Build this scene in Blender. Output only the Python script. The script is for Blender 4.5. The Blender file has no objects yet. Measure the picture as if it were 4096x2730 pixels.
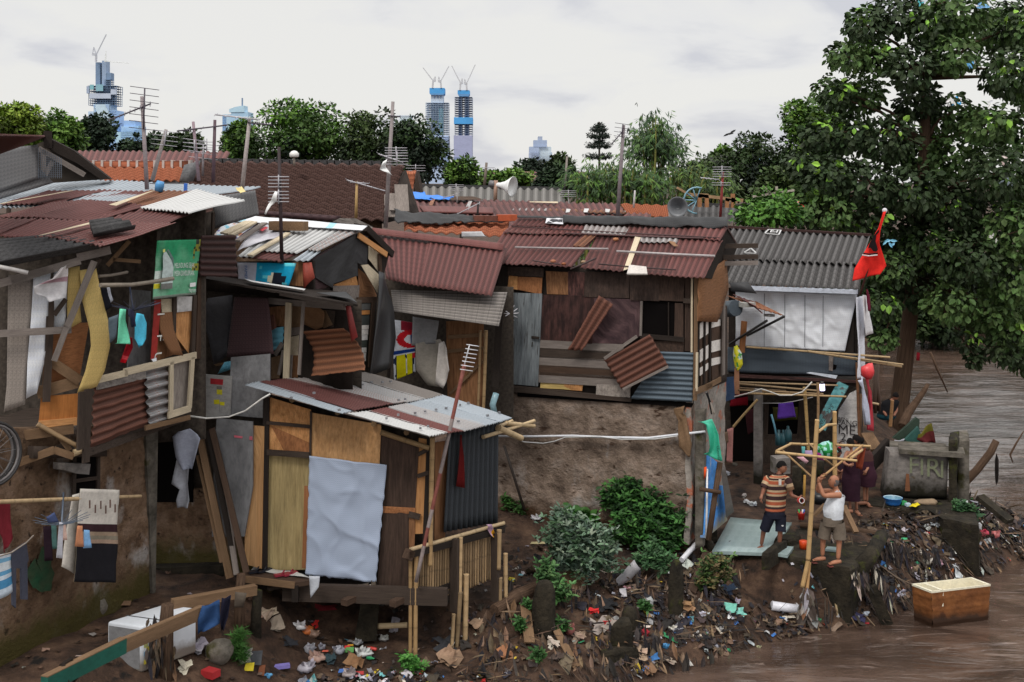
import bpy,bmesh,math,random
from mathutils import Vector,Matrix,noise
RN=random.Random(11)
SC=bpy.context.scene
C=SC.collection
H,FPX,CX,HY=8.0,4700.0,2048.0,731.0
CAM=Vector((0,0,H))
VIEWS={'D':(0,0,0.57446),'A':(0,0,2.24),'B':(0,650,2.24),'C':(0,1300,2.24),'DD':(0,2000,2.1476),'E':(1000,200,2.24),'F':(750,800,2.24),'G':(950,1450,2.139),'H':(950,2050,2.139),'I':(1900,450,2.24),'J':(1900,1000,2.24),'K':(1950,1600,2.24),'L':(1950,2050,2.139),'M':(2800,750,2.0905),'N':(2800,1450,2.6133),'O':(2800,1750,1.6003),'Q':(2800,0,1.568),'R':(3300,1100,1.7425)}
_v=[VIEWS['D']]
def V(k):_v[0]=VIEWS[k]
def ray(p):
 x0,y0,s=_v[0]
 return Vector(((x0+p[0]/s-CX)/FPX,1.0,-(y0+p[1]/s-HY)/FPX))
def at(p,Y):return CAM+ray(p)*Y
class Pl:
 def __init__(s,p,n):
  s.p=Vector(p);s.n=Vector(n).normalized()
  if s.n.dot(CAM-s.p)<0:s.n=-s.n
 def hit(s,p,off=0.0):
  r=ray(p);t=(s.p+s.n*off-CAM).dot(s.n)/r.dot(s.n)
  return CAM+r*t
def vpl(p,Y,d=(1,-.45)):
 return Pl(at(p,Y),Vector((d[0],d[1],0)).cross(Vector((0,0,1))))
def vpw(x,y,d):return Pl((x,y,0),Vector((d[0],d[1],0)).cross(Vector((0,0,1))))
def hpl(z):return Pl((0,0,z),(0,0,1))
def tri(a,b,c):return Pl(a,(Vector(b)-Vector(a)).cross(Vector(c)-Vector(a)))
def G(p,z):return hpl(z).hit(p)
def lin(c):c/=255.0;return c/12.92 if c<.04045 else((c+.055)/1.055)**2.4
def sr(r,g,b,k=1.0):return(min(lin(r)*k,.9),min(lin(g)*k,.9),min(lin(b)*k,.9))
def al(r,g,b):return sr(r,g,b,1.45)
def ar(r,g,b):return sr(r,g,b,1.0)
def jit(c,a=.15,rn=RN):
 k=1+rn.uniform(-a,a);return tuple(max(.003,min(.9,x*k*(1+rn.uniform(-a,a)*.3)))for x in c[:3])
def nz(*a):return noise.noise(Vector(a if len(a)==3 else(a[0],a[1],0)))
def sm(a,b,x):
 t=max(0,min(1,(x-a)/(b-a)));return t*t*(3-2*t)
MATS={}
def surf(name,cols,scale=4,stretch=(1,1,1),coord='UV',rough=.85,bump=.3,bs=15,stains=(),spec=.3,vcol=False,metal=0,big=.35,zg=None,emit=None,rv=0.0,detail=8,bd=.02,tl=False):
 """cols: colour ramp over a noise; stains: (colour, scale, stretch, threshold, softness); zg: (z0, z1, colour) growth near the foot"""
 if name in MATS:return MATS[name]
 m=bpy.data.materials.new(name);m.use_nodes=True
 t=m.node_tree;N=t.nodes;L=t.links;b=N['Principled BSDF']
 def new(ty,**k):
  n=N.new(ty)
  for a,v in k.items():setattr(n,a,v)
  return n
 tc=new('ShaderNodeTexCoord');co=tc.outputs[coord]
 oi=new('ShaderNodeObjectInfo')
 add=new('ShaderNodeVectorMath',operation='MULTIPLY_ADD')
 cmb=new('ShaderNodeCombineXYZ');L.new(oi.outputs['Random'],cmb.inputs[0]);L.new(oi.outputs['Random'],cmb.inputs[1])
 L.new(cmb.outputs[0],add.inputs[0]);add.inputs[1].default_value=(37,53,0);L.new(co,add.inputs[2]);co=add.outputs[0]
 def nse(sc,st,det=detail,ro=.62):
  mp=new('ShaderNodeMapping');mp.inputs['Scale'].default_value=st;L.new(co,mp.inputs[0])
  n=new('ShaderNodeTexNoise');n.inputs['Scale'].default_value=sc;n.inputs['Detail'].default_value=det
  n.inputs['Roughness'].default_value=ro;L.new(mp.outputs[0],n.inputs['Vector']);return n.outputs['Fac']
 def ramp(fac,pts):
  r=new('ShaderNodeValToRGB');e=r.color_ramp.elements
  while len(e)<len(pts):e.new(.5)
  for q,(po,c)in zip(e,pts):q.position=po;q.color=(*c[:3],1)if not isinstance(c,float)else(c,c,c,1)
  L.new(fac,r.inputs[0]);return r.outputs[0]
 def mix(fac,a,bb,bt='MIX'):
  x=new('ShaderNodeMix',data_type='RGBA',blend_type=bt)
  for s_,v in((x.inputs[0],fac),(x.inputs[6],a),(x.inputs[7],bb)):
   if isinstance(v,(tuple,list)):s_.default_value=(*v[:3],1)
   elif isinstance(v,(int,float)):s_.default_value=v
   else:L.new(v,s_)
  return x.outputs[2]
 n=len(cols)
 col=ramp(nse(scale,stretch),[(.32+.36*i/max(1,n-1),c)for i,c in enumerate(cols)])if n>1 else None
 if col is None:
  rg=new('ShaderNodeRGB');rg.outputs[0].default_value=(*cols[0],1);col=rg.outputs[0]
 if vcol:
  a=new('ShaderNodeAttribute');a.attribute_name='Col';col=mix(1.0,col,a.outputs['Color'],'MULTIPLY')
 if big:
  col=mix(1.0,col,ramp(nse(1.1,(1,1,1),4),[(.3,1.0-big),(.7,1.0+big*.0)]),'MULTIPLY')
 if big:col=mix(1.0,col,ramp(nse(scale*4.3,(stretch[0]*.6,stretch[1]*.6,1),6,.75),[(.30,1-.38*min(1,big*3)),(.52,1.0),(.72,1+.18*min(1,big*3))]),'MULTIPLY')
 for(sc_,scl,st,th,so)in stains:
  col=mix(ramp(nse(scl,st),[(th,0.0),(th+so,1.0)]),col,sc_)
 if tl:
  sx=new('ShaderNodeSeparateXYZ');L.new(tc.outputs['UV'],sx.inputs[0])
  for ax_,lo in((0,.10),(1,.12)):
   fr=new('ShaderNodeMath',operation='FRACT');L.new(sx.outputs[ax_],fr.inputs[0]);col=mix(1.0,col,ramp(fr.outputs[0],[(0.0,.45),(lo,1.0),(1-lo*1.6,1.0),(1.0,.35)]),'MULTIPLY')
 if zg:
  ge=new('ShaderNodeNewGeometry');sp=new('ShaderNodeSeparateXYZ');L.new(ge.outputs['Position'],sp.inputs[0])
  mr=new('ShaderNodeMapRange');mr.inputs[1].default_value=zg[1];mr.inputs[2].default_value=zg[0];L.new(sp.outputs[2],mr.inputs[0])
  ad=new('ShaderNodeMath',operation='ADD');L.new(mr.outputs[0],ad.inputs[0]);L.new(nse(3,(1,1,1)),ad.inputs[1])
  col=mix(ramp(ad.outputs[0],[(.62,0.0),(1.0,.95)]),col,zg[2])
 if rv:col=mix(1.0,col,ramp(oi.outputs['Random'],[(0,1-rv),(1,1.0)]),'MULTIPLY')
 L.new(col,b.inputs['Base Color'])
 b.inputs['Roughness'].default_value=rough;b.inputs['Specular IOR Level'].default_value=spec;b.inputs['Metallic'].default_value=metal
 if emit:b.inputs['Emission Color'].default_value=(*emit[:3],1);b.inputs['Emission Strength'].default_value=emit[3]
 if bump:
  bp=new('ShaderNodeBump');bp.inputs['Strength'].default_value=bump;bp.inputs['Distance'].default_value=bd
  L.new(nse(bs,stretch,5,.7),bp.inputs['Height']);L.new(bp.outputs[0],b.inputs['Normal'])
 MATS[name]=m;return m
STR=(9,1,1)
STU=(1,9,1)
def rust(nm,a,b_,pale=.6,pc=(.35,.30,.27),orange=.66):
 return surf(nm,[tuple(x*.5 for x in a),a,b_,tuple(x*1.5 for x in b_)],3,(3,.6,1),rough=.7,bump=.25,bs=14,spec=.3,rv=.35,vcol=True,stains=((sr(150,85,50),2.2,(1.5,.7,1),orange,.06),(pc,1.7,(.8,.5,1),pale+.07,.04),(sr(30,18,18),5,(2,.5,1),.62,.12)))
def M(k):return MATS[k]
def mk_mats():
 rust('rust_roof',ar(104,58,55),ar(134,84,80),.60);rust('rust_dark',al(52,32,30),al(78,50,46),.75)
 rust('rust_brown',al(92,58,48),al(122,80,66),.70);rust('rust_purple',al(70,50,54),al(88,66,68),.78,(.2,.18,.18),.8)
 rust('rust_bare',ar(126,68,46),ar(170,120,88),.58)
 surf('zinc',vcol=True,rv=.15,cols=[ar(128,138,148),ar(168,178,188),ar(196,202,208)],scale=3,stretch=(4,.5,1),rough=.5,spec=.5,bump=.2,bs=25,big=.25,stains=((sr(120,70,50),2.5,(2,.6,1),.70,.06),(sr(90,92,98),6,(3,.4,1),.66,.1)))
 surf('zinc_rusty',vcol=True,rv=.15,cols=[ar(130,135,140),ar(175,178,180),ar(200,196,190)],scale=3,stretch=(4,.5,1),rough=.55,spec=.4,bump=.2,bs=25,stains=((sr(135,75,48),2.2,(1.6,.7,1),.52,.08),(sr(92,50,48),1.6,(1.2,.6,1),.6,.06)))
 surf('zinc_white',vcol=True,rv=.15,cols=[ar(190,190,190),ar(225,225,224)],scale=3,stretch=(3,.6,1),rough=.55,spec=.4,bump=.15,big=.2,stains=((sr(150,130,112),3,(2,.6,1),.66,.08),))
 surf('zinc_dark',vcol=True,rv=.15,cols=[al(24,26,29),al(48,52,57),al(74,80,86)],scale=5,stretch=(5,.5,1),rough=.55,bump=.2,big=.2,stains=((al(88,92,96),5,(4,.4,1),.64,.08),))
 surf('zinc_blue',vcol=True,rv=.15,cols=[al(62,72,82),al(92,106,118),al(112,124,134)],scale=3,stretch=(1,3,1),rough=.6,bump=.2,big=.3,stains=((sr(98,66,52),2.5,(1,2,1),.68,.06),))
 surf('zinc_awning',vcol=True,rv=.15,cols=[al(78,72,68),al(118,112,108),al(140,132,126)],scale=3,stretch=(1,3,1),rough=.7,bump=.2,stains=((sr(110,74,54),2.5,(1,2,1),.62,.08),))
 surf('asbestos',vcol=True,rv=.15,cols=[ar(76,75,76),ar(108,106,106),ar(136,133,132)],scale=6,stretch=(1,.6,1),rough=.95,spec=.1,bump=.35,bs=60,stains=((sr(58,57,56),9,(1,1,1),.6,.1),))
 surf('asbestos_dark',vcol=True,rv=.15,cols=[ar(66,65,66),ar(98,97,98)],scale=6,stretch=(1,.6,1),rough=.95,spec=.1,bump=.35,bs=60,stains=((sr(42,42,42),9,(1,1,1),.56,.1),))
 surf('asbestos_pale',vcol=True,rv=.15,cols=[ar(112,110,108),ar(150,146,142)],scale=6,stretch=(1,.6,1),rough=.95,spec=.1,bump=.3,bs=60)
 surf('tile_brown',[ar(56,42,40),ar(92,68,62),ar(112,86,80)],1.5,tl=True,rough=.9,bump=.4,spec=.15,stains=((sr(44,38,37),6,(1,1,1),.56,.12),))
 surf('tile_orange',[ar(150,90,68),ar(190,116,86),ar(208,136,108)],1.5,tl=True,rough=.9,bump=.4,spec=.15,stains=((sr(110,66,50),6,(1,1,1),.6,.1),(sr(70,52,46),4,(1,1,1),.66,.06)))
 for nm,a,b_ in(('wood_dark',al(46,39,35),al(78,67,60)),('wood_brown',al(54,42,36),al(88,70,58)),('wood_grey',al(92,84,80),al(138,129,123)),('wood_mid',al(92,72,54),al(132,106,82)),('wood_pale',al(164,148,122),al(206,194,172)),('wood_black',al(31,27,25),al(52,45,41))):
  surf(nm,[a,b_],6,STR,rough=.9,bump=.4,bs=30,spec=.15,stains=((tuple(x*.45 for x in a),5,(6,.5,1),.62,.1),))
 for nm,a,b_ in(('ply_orange',al(160,110,66),al(196,146,98)),('ply_tan',al(158,118,78),al(184,144,102)),('ply_brown',al(96,66,44),al(140,100,70)),('ply_yellow',al(172,146,88),al(200,176,116)),('ply_khaki',al(142,124,86),al(166,148,106)),('ply_rusty',al(120,78,50),al(156,106,70)),('ply_dark',al(48,38,33),al(74,58,50)),('ply_grey',al(112,104,98),al(150,141,134)),('ply_soot',al(44,36,33),al(70,56,50))):
  surf(nm,[a,b_],3,(4,.7,1),rough=.8,bump=.15,spec=.2,stains=((tuple(x*.5 for x in a),2.2,(1,.6,1),.64,.12),))
 surf('shutter',[al(140,86,40),al(182,118,62)],60,(1,.01,1),rough=.8,bump=.5,bs=60)
 surf('door_grey',[al(84,90,94),al(124,130,134)],4,(3,.6,1),rough=.7,bump=.2,stains=((al(50,47,46),4,(4,.6,1),.56,.08),))
 surf('panel_grey',[al(98,98,100),al(126,126,128)],3,rough=.8,bump=.1,stains=((al(150,148,146),30,(1,1,1),.72,.03),(al(96,80,66),3,(1,.6,1),.66,.08)))
 surf('mud_wall',[al(80,62,50),al(114,92,74),al(134,112,96)],3,coord='Object',rough=.95,bump=1.0,bs=20,spec=.1,bd=.05,stains=((al(140,134,130),1.4,(1,1,.7),.57,.1),(al(40,32,28),7,(1,1,1),.60,.1)),zg=(1.5,2.45,sr(70,64,34,1.2)))
 surf('cement_wall',[al(92,79,70),al(126,110,98),al(146,132,122)],2.5,coord='Object',rough=.95,bump=1.0,bs=7,spec=.1,bd=.09,stains=((al(142,138,136),1.4,(1,1,.6),.60,.12),(al(60,46,38),6,(.5,.5,1.5),.60,.06)),zg=(1.1,1.8,sr(74,54,38)))
 surf('brick_old',[al(120,112,104),al(146,140,134)],4,coord='Object',rough=.95,bump=.7,bs=12,stains=((al(140,84,64),3,(1,1,1),.56,.06),))
 surf('concrete',[al(66,62,56),al(108,102,94)],4,coord='Object',rough=.95,bump=.7,bs=14,spec=.15,stains=((al(52,50,26),2.2,(1,1,1),.58,.1),))
 surf('concrete_grey',[al(98,94,92),al(126,120,116)],3,coord='Object',rough=.95,bump=.5,bs=14,spec=.15,stains=((al(70,66,58),2.5,(1,1,1),.58,.1),(al(112,92,62),3,(1,1,1),.66,.06)),zg=(.9,1.75,sr(24,22,12)))
 surf('concrete_moss',[al(22,19,14),al(52,46,36)],4,coord='Object',rough=.9,bump=1.0,bs=10,bd=.05,spec=.25,stains=((al(54,56,22),2.5,(1,1,1),.58,.1),(al(82,74,64),5,(1,1,1),.68,.06)))
 surf('wall_white',[al(168,166,166),al(196,194,192)],3,coord='Object',rough=.9,bump=.4,stains=((al(104,128,158),1.5,(1,1,1),.60,.08),(al(150,112,96),3,(1,1,2),.63,.06)))
 surf('wall_blue',[al(62,124,200),al(84,146,216)],4,coord='Object',rough=.8,bump=.3,stains=((al(164,156,140),3,(1,1,.5),.60,.05),),zg=(1.1,1.6,sr(142,134,112)))
 surf('tarp_white',[al(176,182,196),al(206,210,220)],2.5,rough=.6,bump=.25,bs=9,spec=.35,big=.18,stains=((al(146,150,160),3,(1,1,1),.62,.2),))
 surf('tarp_grey',[al(86,86,88),al(112,112,114)],2,rough=.75,bump=.2,bs=9)
 surf('tarp_black',[al(30,30,31),al(56,56,58)],3,rough=.65,bump=.3,bs=9)
 surf('tarp_blue',[ar(30,110,210),ar(60,140,232)],3,rough=.5,bump=.3,bs=9,big=.1)
 surf('sheet_cloth',[al(124,136,154),al(150,162,182)],2,rough=.9,bump=.1,bs=20,big=.1,stains=((al(176,164,178),2,(1,1,1),.56,.15),))
 surf('wall_steel',[al(54,62,70),al(76,86,96)],2.5,rough=.7,bump=.2,stains=((al(62,46,42),3,(1,1.5,1),.62,.08),))
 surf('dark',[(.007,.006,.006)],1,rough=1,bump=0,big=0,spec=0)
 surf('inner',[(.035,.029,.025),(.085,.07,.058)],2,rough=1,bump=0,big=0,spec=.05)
 surf('bamboo',[al(146,125,96),al(182,161,128)],5,(1,.3,1),rough=.6,bump=.15,spec=.35,vcol=True,big=.2,stains=((al(104,82,56),6,(2,.5,1),.66,.1),))
 surf('painted',[(.82,.82,.82),(1,1,1)],5,coord='Object',rough=.6,bump=.1,vcol=True,big=.25,spec=.35)
 surf('cloth',[(.78,.78,.78),(1,1,1)],9,coord='Object',rough=.95,bump=.2,bs=90,vcol=True,big=.15,spec=.1)
 surf('plastic',[(.85,.85,.85),(1,1,1)],7,coord='Object',rough=.35,bump=.1,vcol=True,big=.15,spec=.5)
 surf('metal_grey',[(.6,.6,.6),(1,1,1)],7,coord='Object',rough=.45,bump=.1,vcol=True,big=.2,spec=.5)
 surf('leafy',[(.75,.75,.75),(1,1,1)],2,coord='Object',rough=.6,bump=0,vcol=True,big=.25,spec=.25)
 surf('bark',[al(56,44,36),al(98,78,64)],5,(1,.4,1),rough=.95,bump=.6,bs=20,spec=.1)
 surf('skin',[(.85,.85,.85),(1,1,1)],9,coord='Object',rough=.55,bump=.1,vcol=True,big=.1,spec=.35)
 surf('far',[(.92,.92,.92),(1,1,1)],.05,coord='Object',rough=.7,bump=0,vcol=True,big=.1,spec=.2)
 surf('scrap',[(.55,.55,.55),(1,1,1)],8,coord='Object',rough=.7,bump=.4,bs=40,vcol=True,big=.2,spec=.3)
 surf('fridge_paint',[al(176,180,186),al(188,192,198)],2,coord='Object',rough=.4,bump=.03,big=.06,spec=.45,zg=(1.35,1.75,sr(120,110,100)))
 surf('tub_rust',[al(96,56,28),al(132,84,46)],3,coord='Object',rough=.7,bump=.4,zg=(-.1,.32,sr(44,28,18)),stains=((al(70,40,22),3,(1,1,.6),.56,.1),))
 surf('tile_floor',[ar(138,158,158),ar(164,180,180)],2,rough=.3,bump=.06,spec=.5,big=.15,stains=((sr(96,98,92),3,(1,1,1),.66,.06),(sr(60,52,44),5,(1,1,1),.72,.04)))
mk_mats()
class MB:
 def __init__(s):s.v=[];s.f=[];s.uv=[];s.c=[];s.sm=[];s.col=(1,1,1)
 def face(s,idx,uv=None,col=None,smooth=False):
  s.f.append(tuple(idx));s.uv.append(uv or[(0,0)]*len(idx));s.c.append(col or s.col);s.sm.append(smooth)
 def grid(s,fn,us,vs,lu=1,lv=1,th=0,n=None,col=None,smooth=True):
  b=len(s.v);nu,nv=len(us),len(vs)
  P=[[fn(u,v)for u in us]for v in vs]
  for r in P:s.v+=r
  cf=col if callable(col)else(lambda u,v:col)
  for j in range(nv-1):
   for i in range(nu-1):
    a=b+j*nu+i
    s.face((a,a+nu,a+nu+1,a+1),[(us[i]*lu,vs[j]*lv),(us[i]*lu,vs[j+1]*lv),(us[i+1]*lu,vs[j+1]*lv),(us[i+1]*lu,vs[j]*lv)],cf((us[i]+us[i+1])/2,(vs[j]+vs[j+1])/2),smooth)
  if th and n is not None:
   b2=len(s.v)
   for r in P:s.v+=[p-n*th for p in r]
   for j in range(nv-1):
    for i in range(nu-1):
     a=b2+j*nu+i
     s.face((a,a+1,a+nu+1,a+nu),[(us[i]*lu,vs[j]*lv),(us[i+1]*lu,vs[j]*lv),(us[i+1]*lu,vs[j+1]*lv),(us[i]*lu,vs[j+1]*lv)],cf(.5,.5),smooth)
   rim=[i for i in range(nu)]+[j*nu+nu-1 for j in range(1,nv)]+[(nv-1)*nu+i for i in range(nu-2,-1,-1)]+[j*nu for j in range(nv-2,0,-1)]
   for k in range(len(rim)):
    p,q=rim[k],rim[(k+1)%len(rim)]
    up,vp_=us[p%nu]*lu,vs[p//nu]*lv;uq,vq=us[q%nu]*lu,vs[q//nu]*lv
    s.face((b+p,b+q,b2+q,b2+p),[(up,vp_),(uq,vq),(uq,vq),(up,vp_)],cf(.5,.5))
 def hexa(s,p8,col=None,sc=1):
  b=len(s.v);s.v+=[Vector(p)for p in p8]
  for q in((0,3,2,1),(4,5,6,7),(0,1,5,4),(1,2,6,5),(2,3,7,6),(3,0,4,7)):
   A=[s.v[b+i]for i in q];w=(A[1]-A[0]).length*sc;h=(A[2]-A[1]).length*sc
   uv=[(0,0),(w,0),(w,h),(0,h)]if h>w else[(0,0),(0,w),(h,w),(h,0)]
   s.face([b+i for i in q],uv,col)
 def box(s,c,sx,sy,sz,rz=0,col=None):
  c=Vector(c);a=Vector((math.cos(rz),math.sin(rz),0))*sx/2;d=Vector((-math.sin(rz),math.cos(rz),0))*sy/2;u=Vector((0,0,sz))
  q=[c-a-d,c+a-d,c+a+d,c-a+d];s.hexa(q+[p+u for p in q],col)
 def bar(s,p,q,w,h,up=Vector((0,0,1)),col=None):
  p,q=Vector(p),Vector(q);d=(q-p).normalized();a=d.cross(up)
  if a.length<1e-3:a=d.cross(Vector((1,0,0)))
  a.normalize();u=a.cross(d).normalized();a*=w/2;u*=h/2
  s.hexa([p-a-u,p+a-u,p+a+u,p-a+u,q-a-u,q+a-u,q+a+u,q-a+u],col)
 def tube(s,pts,r,seg=8,col=None,cap=True,smooth=True,cols=None):
  pts=[Vector(p)for p in pts];n=len(pts);rs=r if isinstance(r,(list,tuple))else[r]*n
  b=len(s.v);ref=None;L=0
  for i,p in enumerate(pts):
   d=(pts[min(i+1,n-1)]-pts[max(i-1,0)]).normalized()
   if ref is None:ref=d.cross(Vector((0,0,1))if abs(d.z)<.9 else Vector((1,0,0))).normalized()
   ref=(ref-d*ref.dot(d)).normalized();e=d.cross(ref)
   for k in range(seg):
    t=2*math.pi*k/seg;s.v.append(p+(ref*math.cos(t)+e*math.sin(t))*rs[i])
  for i in range(n-1):
   l2=L+(pts[i+1]-pts[i]).length;cc=cols[i]if cols else col
   for k in range(seg):
    k2=(k+1)%seg;u0,u1=k/seg*6.28*rs[i],(k+1)/seg*6.28*rs[i]
    s.face((b+i*seg+k,b+i*seg+k2,b+(i+1)*seg+k2,b+(i+1)*seg+k),[(u0,L),(u1,L),(u1,l2),(u0,l2)],cc,smooth)
   L=l2
  if cap:
   s.face([b+k for k in range(seg)][::-1],None,col or(cols and cols[0]));s.face([b+(n-1)*seg+k for k in range(seg)],None,col or(cols and cols[-1]))
 def bamboo(s,p,q,r,seg=8,col=(1,1,1),node=.33,bend=0):
  p,q=Vector(p),Vector(q);L=(q-p).length;n=max(1,int(L/node));pts=[];rs=[];cs=[]
  bv=Vector((nz(p.x,p.z,1),nz(p.y,p.z,2),nz(p.x,p.y,3)))*bend
  o=RN.random()*.5
  for i in range(n):
   for t,rr,c in((0,1.0,.72),(.07,.95,.97),(.5,.94,1.0),(.93,.95,.93)):
    f=min(1,(i+t)/n);pts.append(p.lerp(q,f)+bv*math.sin(f*3.14));rs.append(r*rr*(1.04-.12*f));cs.append(tuple(c*x for x in col))
  pts.append(q);rs.append(r*.92);s.tube(pts,rs,seg,cols=cs+[col],col=col)
 def poly(s,pts,th,n,col=None):
  pts=[Vector(p)for p in pts];k=len(pts);b=len(s.v);s.v+=pts+[p-n*th for p in pts]
  o=pts[0];ax=(pts[1]-o).normalized();ay=n.cross(ax);uv=[((p-o).dot(ax),(p-o).dot(ay))for p in pts]
  s.face(range(b,b+k),uv,col);s.face([b+2*k-1-i for i in range(k)],uv[::-1],col)
  for i in range(k):
   j=(i+1)%k;s.face((b+i,b+k+i,b+k+j,b+j),[uv[i],uv[i],uv[j],uv[j]],col)
 def lathe(s,c,prof,axis=Vector((0,0,1)),seg=16,col=None,cols=None):
  axis=axis.normalized();a=axis.orthogonal().normalized();e=axis.cross(a);b=len(s.v);c=Vector(c)
  for(r,z)in prof:
   for k in range(seg):
    t=2*math.pi*k/seg;s.v.append(c+axis*z+(a*math.cos(t)+e*math.sin(t))*r)
  for i in range(len(prof)-1):
   for k in range(seg):
    k2=(k+1)%seg;s.face((b+i*seg+k,b+i*seg+k2,b+(i+1)*seg+k2,b+(i+1)*seg+k),None,cols[i]if cols else col,True)
 def ball(s,c,rx,ry=None,rz=None,col=None,seg=12,n=0.0,sd=0):
  c=Vector(c);ry=ry or rx;rz=rz or rx;b=len(s.v);m=seg//2
  for j in range(m+1):
   p=math.pi*j/m
   for k in range(seg):
    t=2*math.pi*k/seg;d=Vector((math.sin(p)*math.cos(t),math.sin(p)*math.sin(t),math.cos(p)))
    q=1+n*noise.noise(d*1.8+Vector((sd,sd,0)));s.v.append(c+Vector((d.x*rx,d.y*ry,d.z*rz))*q)
  for j in range(m):
   for k in range(seg):
    k2=(k+1)%seg;s.face((b+j*seg+k,b+(j+1)*seg+k,b+(j+1)*seg+k2,b+j*seg+k2),None,col,True)
 def leaf(s,p,d,nrm,L,w,col):
  d=d.normalized();a=d.cross(nrm)
  if a.length<1e-4:a=d.orthogonal()
  a=a.normalized()*w/2;u=a.cross(d).normalized()*w*.18;b=len(s.v)
  s.v+=[p,p+d*L*.35+a+u,p+d*L*.72+a*.8+u,p+d*L,p+d*L*.72-a*.8+u,p+d*L*.35-a+u]
  s.face((b,b+1,b+2,b+3),None,col);s.face((b,b+3,b+4,b+5),None,col)
 def quadleaf(s,p,d,nrm,L,w,col):
  d=d.normalized();a=d.cross(nrm)
  if a.length<1e-4:a=d.orthogonal()
  a=a.normalized()*w/2;b=len(s.v);s.v+=[p,p+d*L*.5+a,p+d*L,p+d*L*.5-a];s.face((b,b+1,b+2,b+3),None,col)
 def scrap(s,p,n,sx,sy,col,cr=.3,rn=RN):
  n=n.normalized();a=n.orthogonal().normalized();e=n.cross(a);t=rn.random()*6.3;x=a*math.cos(t)+e*math.sin(t);y=n.cross(x)
  k=rn.random()*50
  def fn(u,v):
   return p+x*sx*(u-.5)*(1+.4*nz(v*2,k))+y*sy*(v-.5)*(1+.4*nz(u*2,k+5))+n*(cr*min(sx,sy)*(nz(u*2.3+k,v*2.3)+.4)+.012)
  s.grid(fn,[0,.33,.66,1],[0,.5,1],col=col,smooth=False)
 def text(s,body,o,ax,ay,h,col=None,n=None,th=.004):
  """o: lower-left corner, ax/ay: unit directions, h: letter height"""
  cu=bpy.data.curves.new('t','FONT');cu.body=body;cu.size=1;ob=bpy.data.objects.new('t',cu);C.objects.link(ob)
  dg=bpy.context.evaluated_depsgraph_get();me=ob.evaluated_get(dg).to_mesh()
  b=len(s.v);k=h/.7
  for v in me.vertices:s.v.append(o+ax*v.co.x*k+ay*v.co.y*k+(n*th if n is not None else Vector()))
  for p in me.polygons:s.face([b+i for i in p.vertices],None,col)
  ob.evaluated_get(dg).to_mesh_clear();bpy.data.objects.remove(ob);bpy.data.curves.remove(cu)
 def mesh(s,me,col=None,off=Vector()):
  b=len(s.v);s.v+=[v.co+off for v in me.vertices]
  for p in me.polygons:s.face([b+i for i in p.vertices],None,col,True)
 def build(s,name,mat,parent=None,label=None,kind=None,cat=None,group=None,loc=None,sharp=True):
  me=bpy.data.meshes.new(name)
  if parent is not None:o0=world(parent)
  elif loc is not None:o0=Vector(loc)
  else:
   xs=[v.x for v in s.v];ys=[v.y for v in s.v];o0=Vector(((min(xs)+max(xs))/2,(min(ys)+max(ys))/2,min(v.z for v in s.v)))
  me.from_pydata([tuple(v-o0)for v in s.v],[],s.f)
  uvl=me.uv_layers.new(name='UVMap');ca=me.color_attributes.new('Col','FLOAT_COLOR','CORNER')
  uf=[];cf=[]
  for u,c,f in zip(s.uv,s.c,s.f):
   for q in u:uf+=[q[0],q[1]]
   cf+=[c[0],c[1],c[2],1.0]*len(f)
  uvl.data.foreach_set('uv',uf);ca.data.foreach_set('color',cf)
  me.polygons.foreach_set('use_smooth',s.sm)
  me.materials.append(MATS[mat]if isinstance(mat,str)else mat);me.update()
  ob=bpy.data.objects.new(name,me);C.objects.link(ob)
  if parent is not None:ob.parent=parent
  else:ob.location=o0
  tag(ob,label,cat,group,kind);return ob
def world(o):
 p=Vector(o.location)
 while o.parent:o=o.parent;p+=o.location
 return p
def tag(o,label=None,cat=None,group=None,kind=None):
 for k,v in(('label',label),('category',cat),('group',group),('kind',kind)):
  if v:o[k]=v
def thing(name,label,cat,loc,group=None):
 o=bpy.data.objects.new(name,None);C.objects.link(o);o.location=loc;o.empty_display_size=.2
 tag(o,label,cat,group);return o
def lins(n):return[i/n for i in range(n+1)]
def c3(pl,pts,off):return[pl.hit(p,off)if len(p)==2 else Vector(p)for p in pts]
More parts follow.
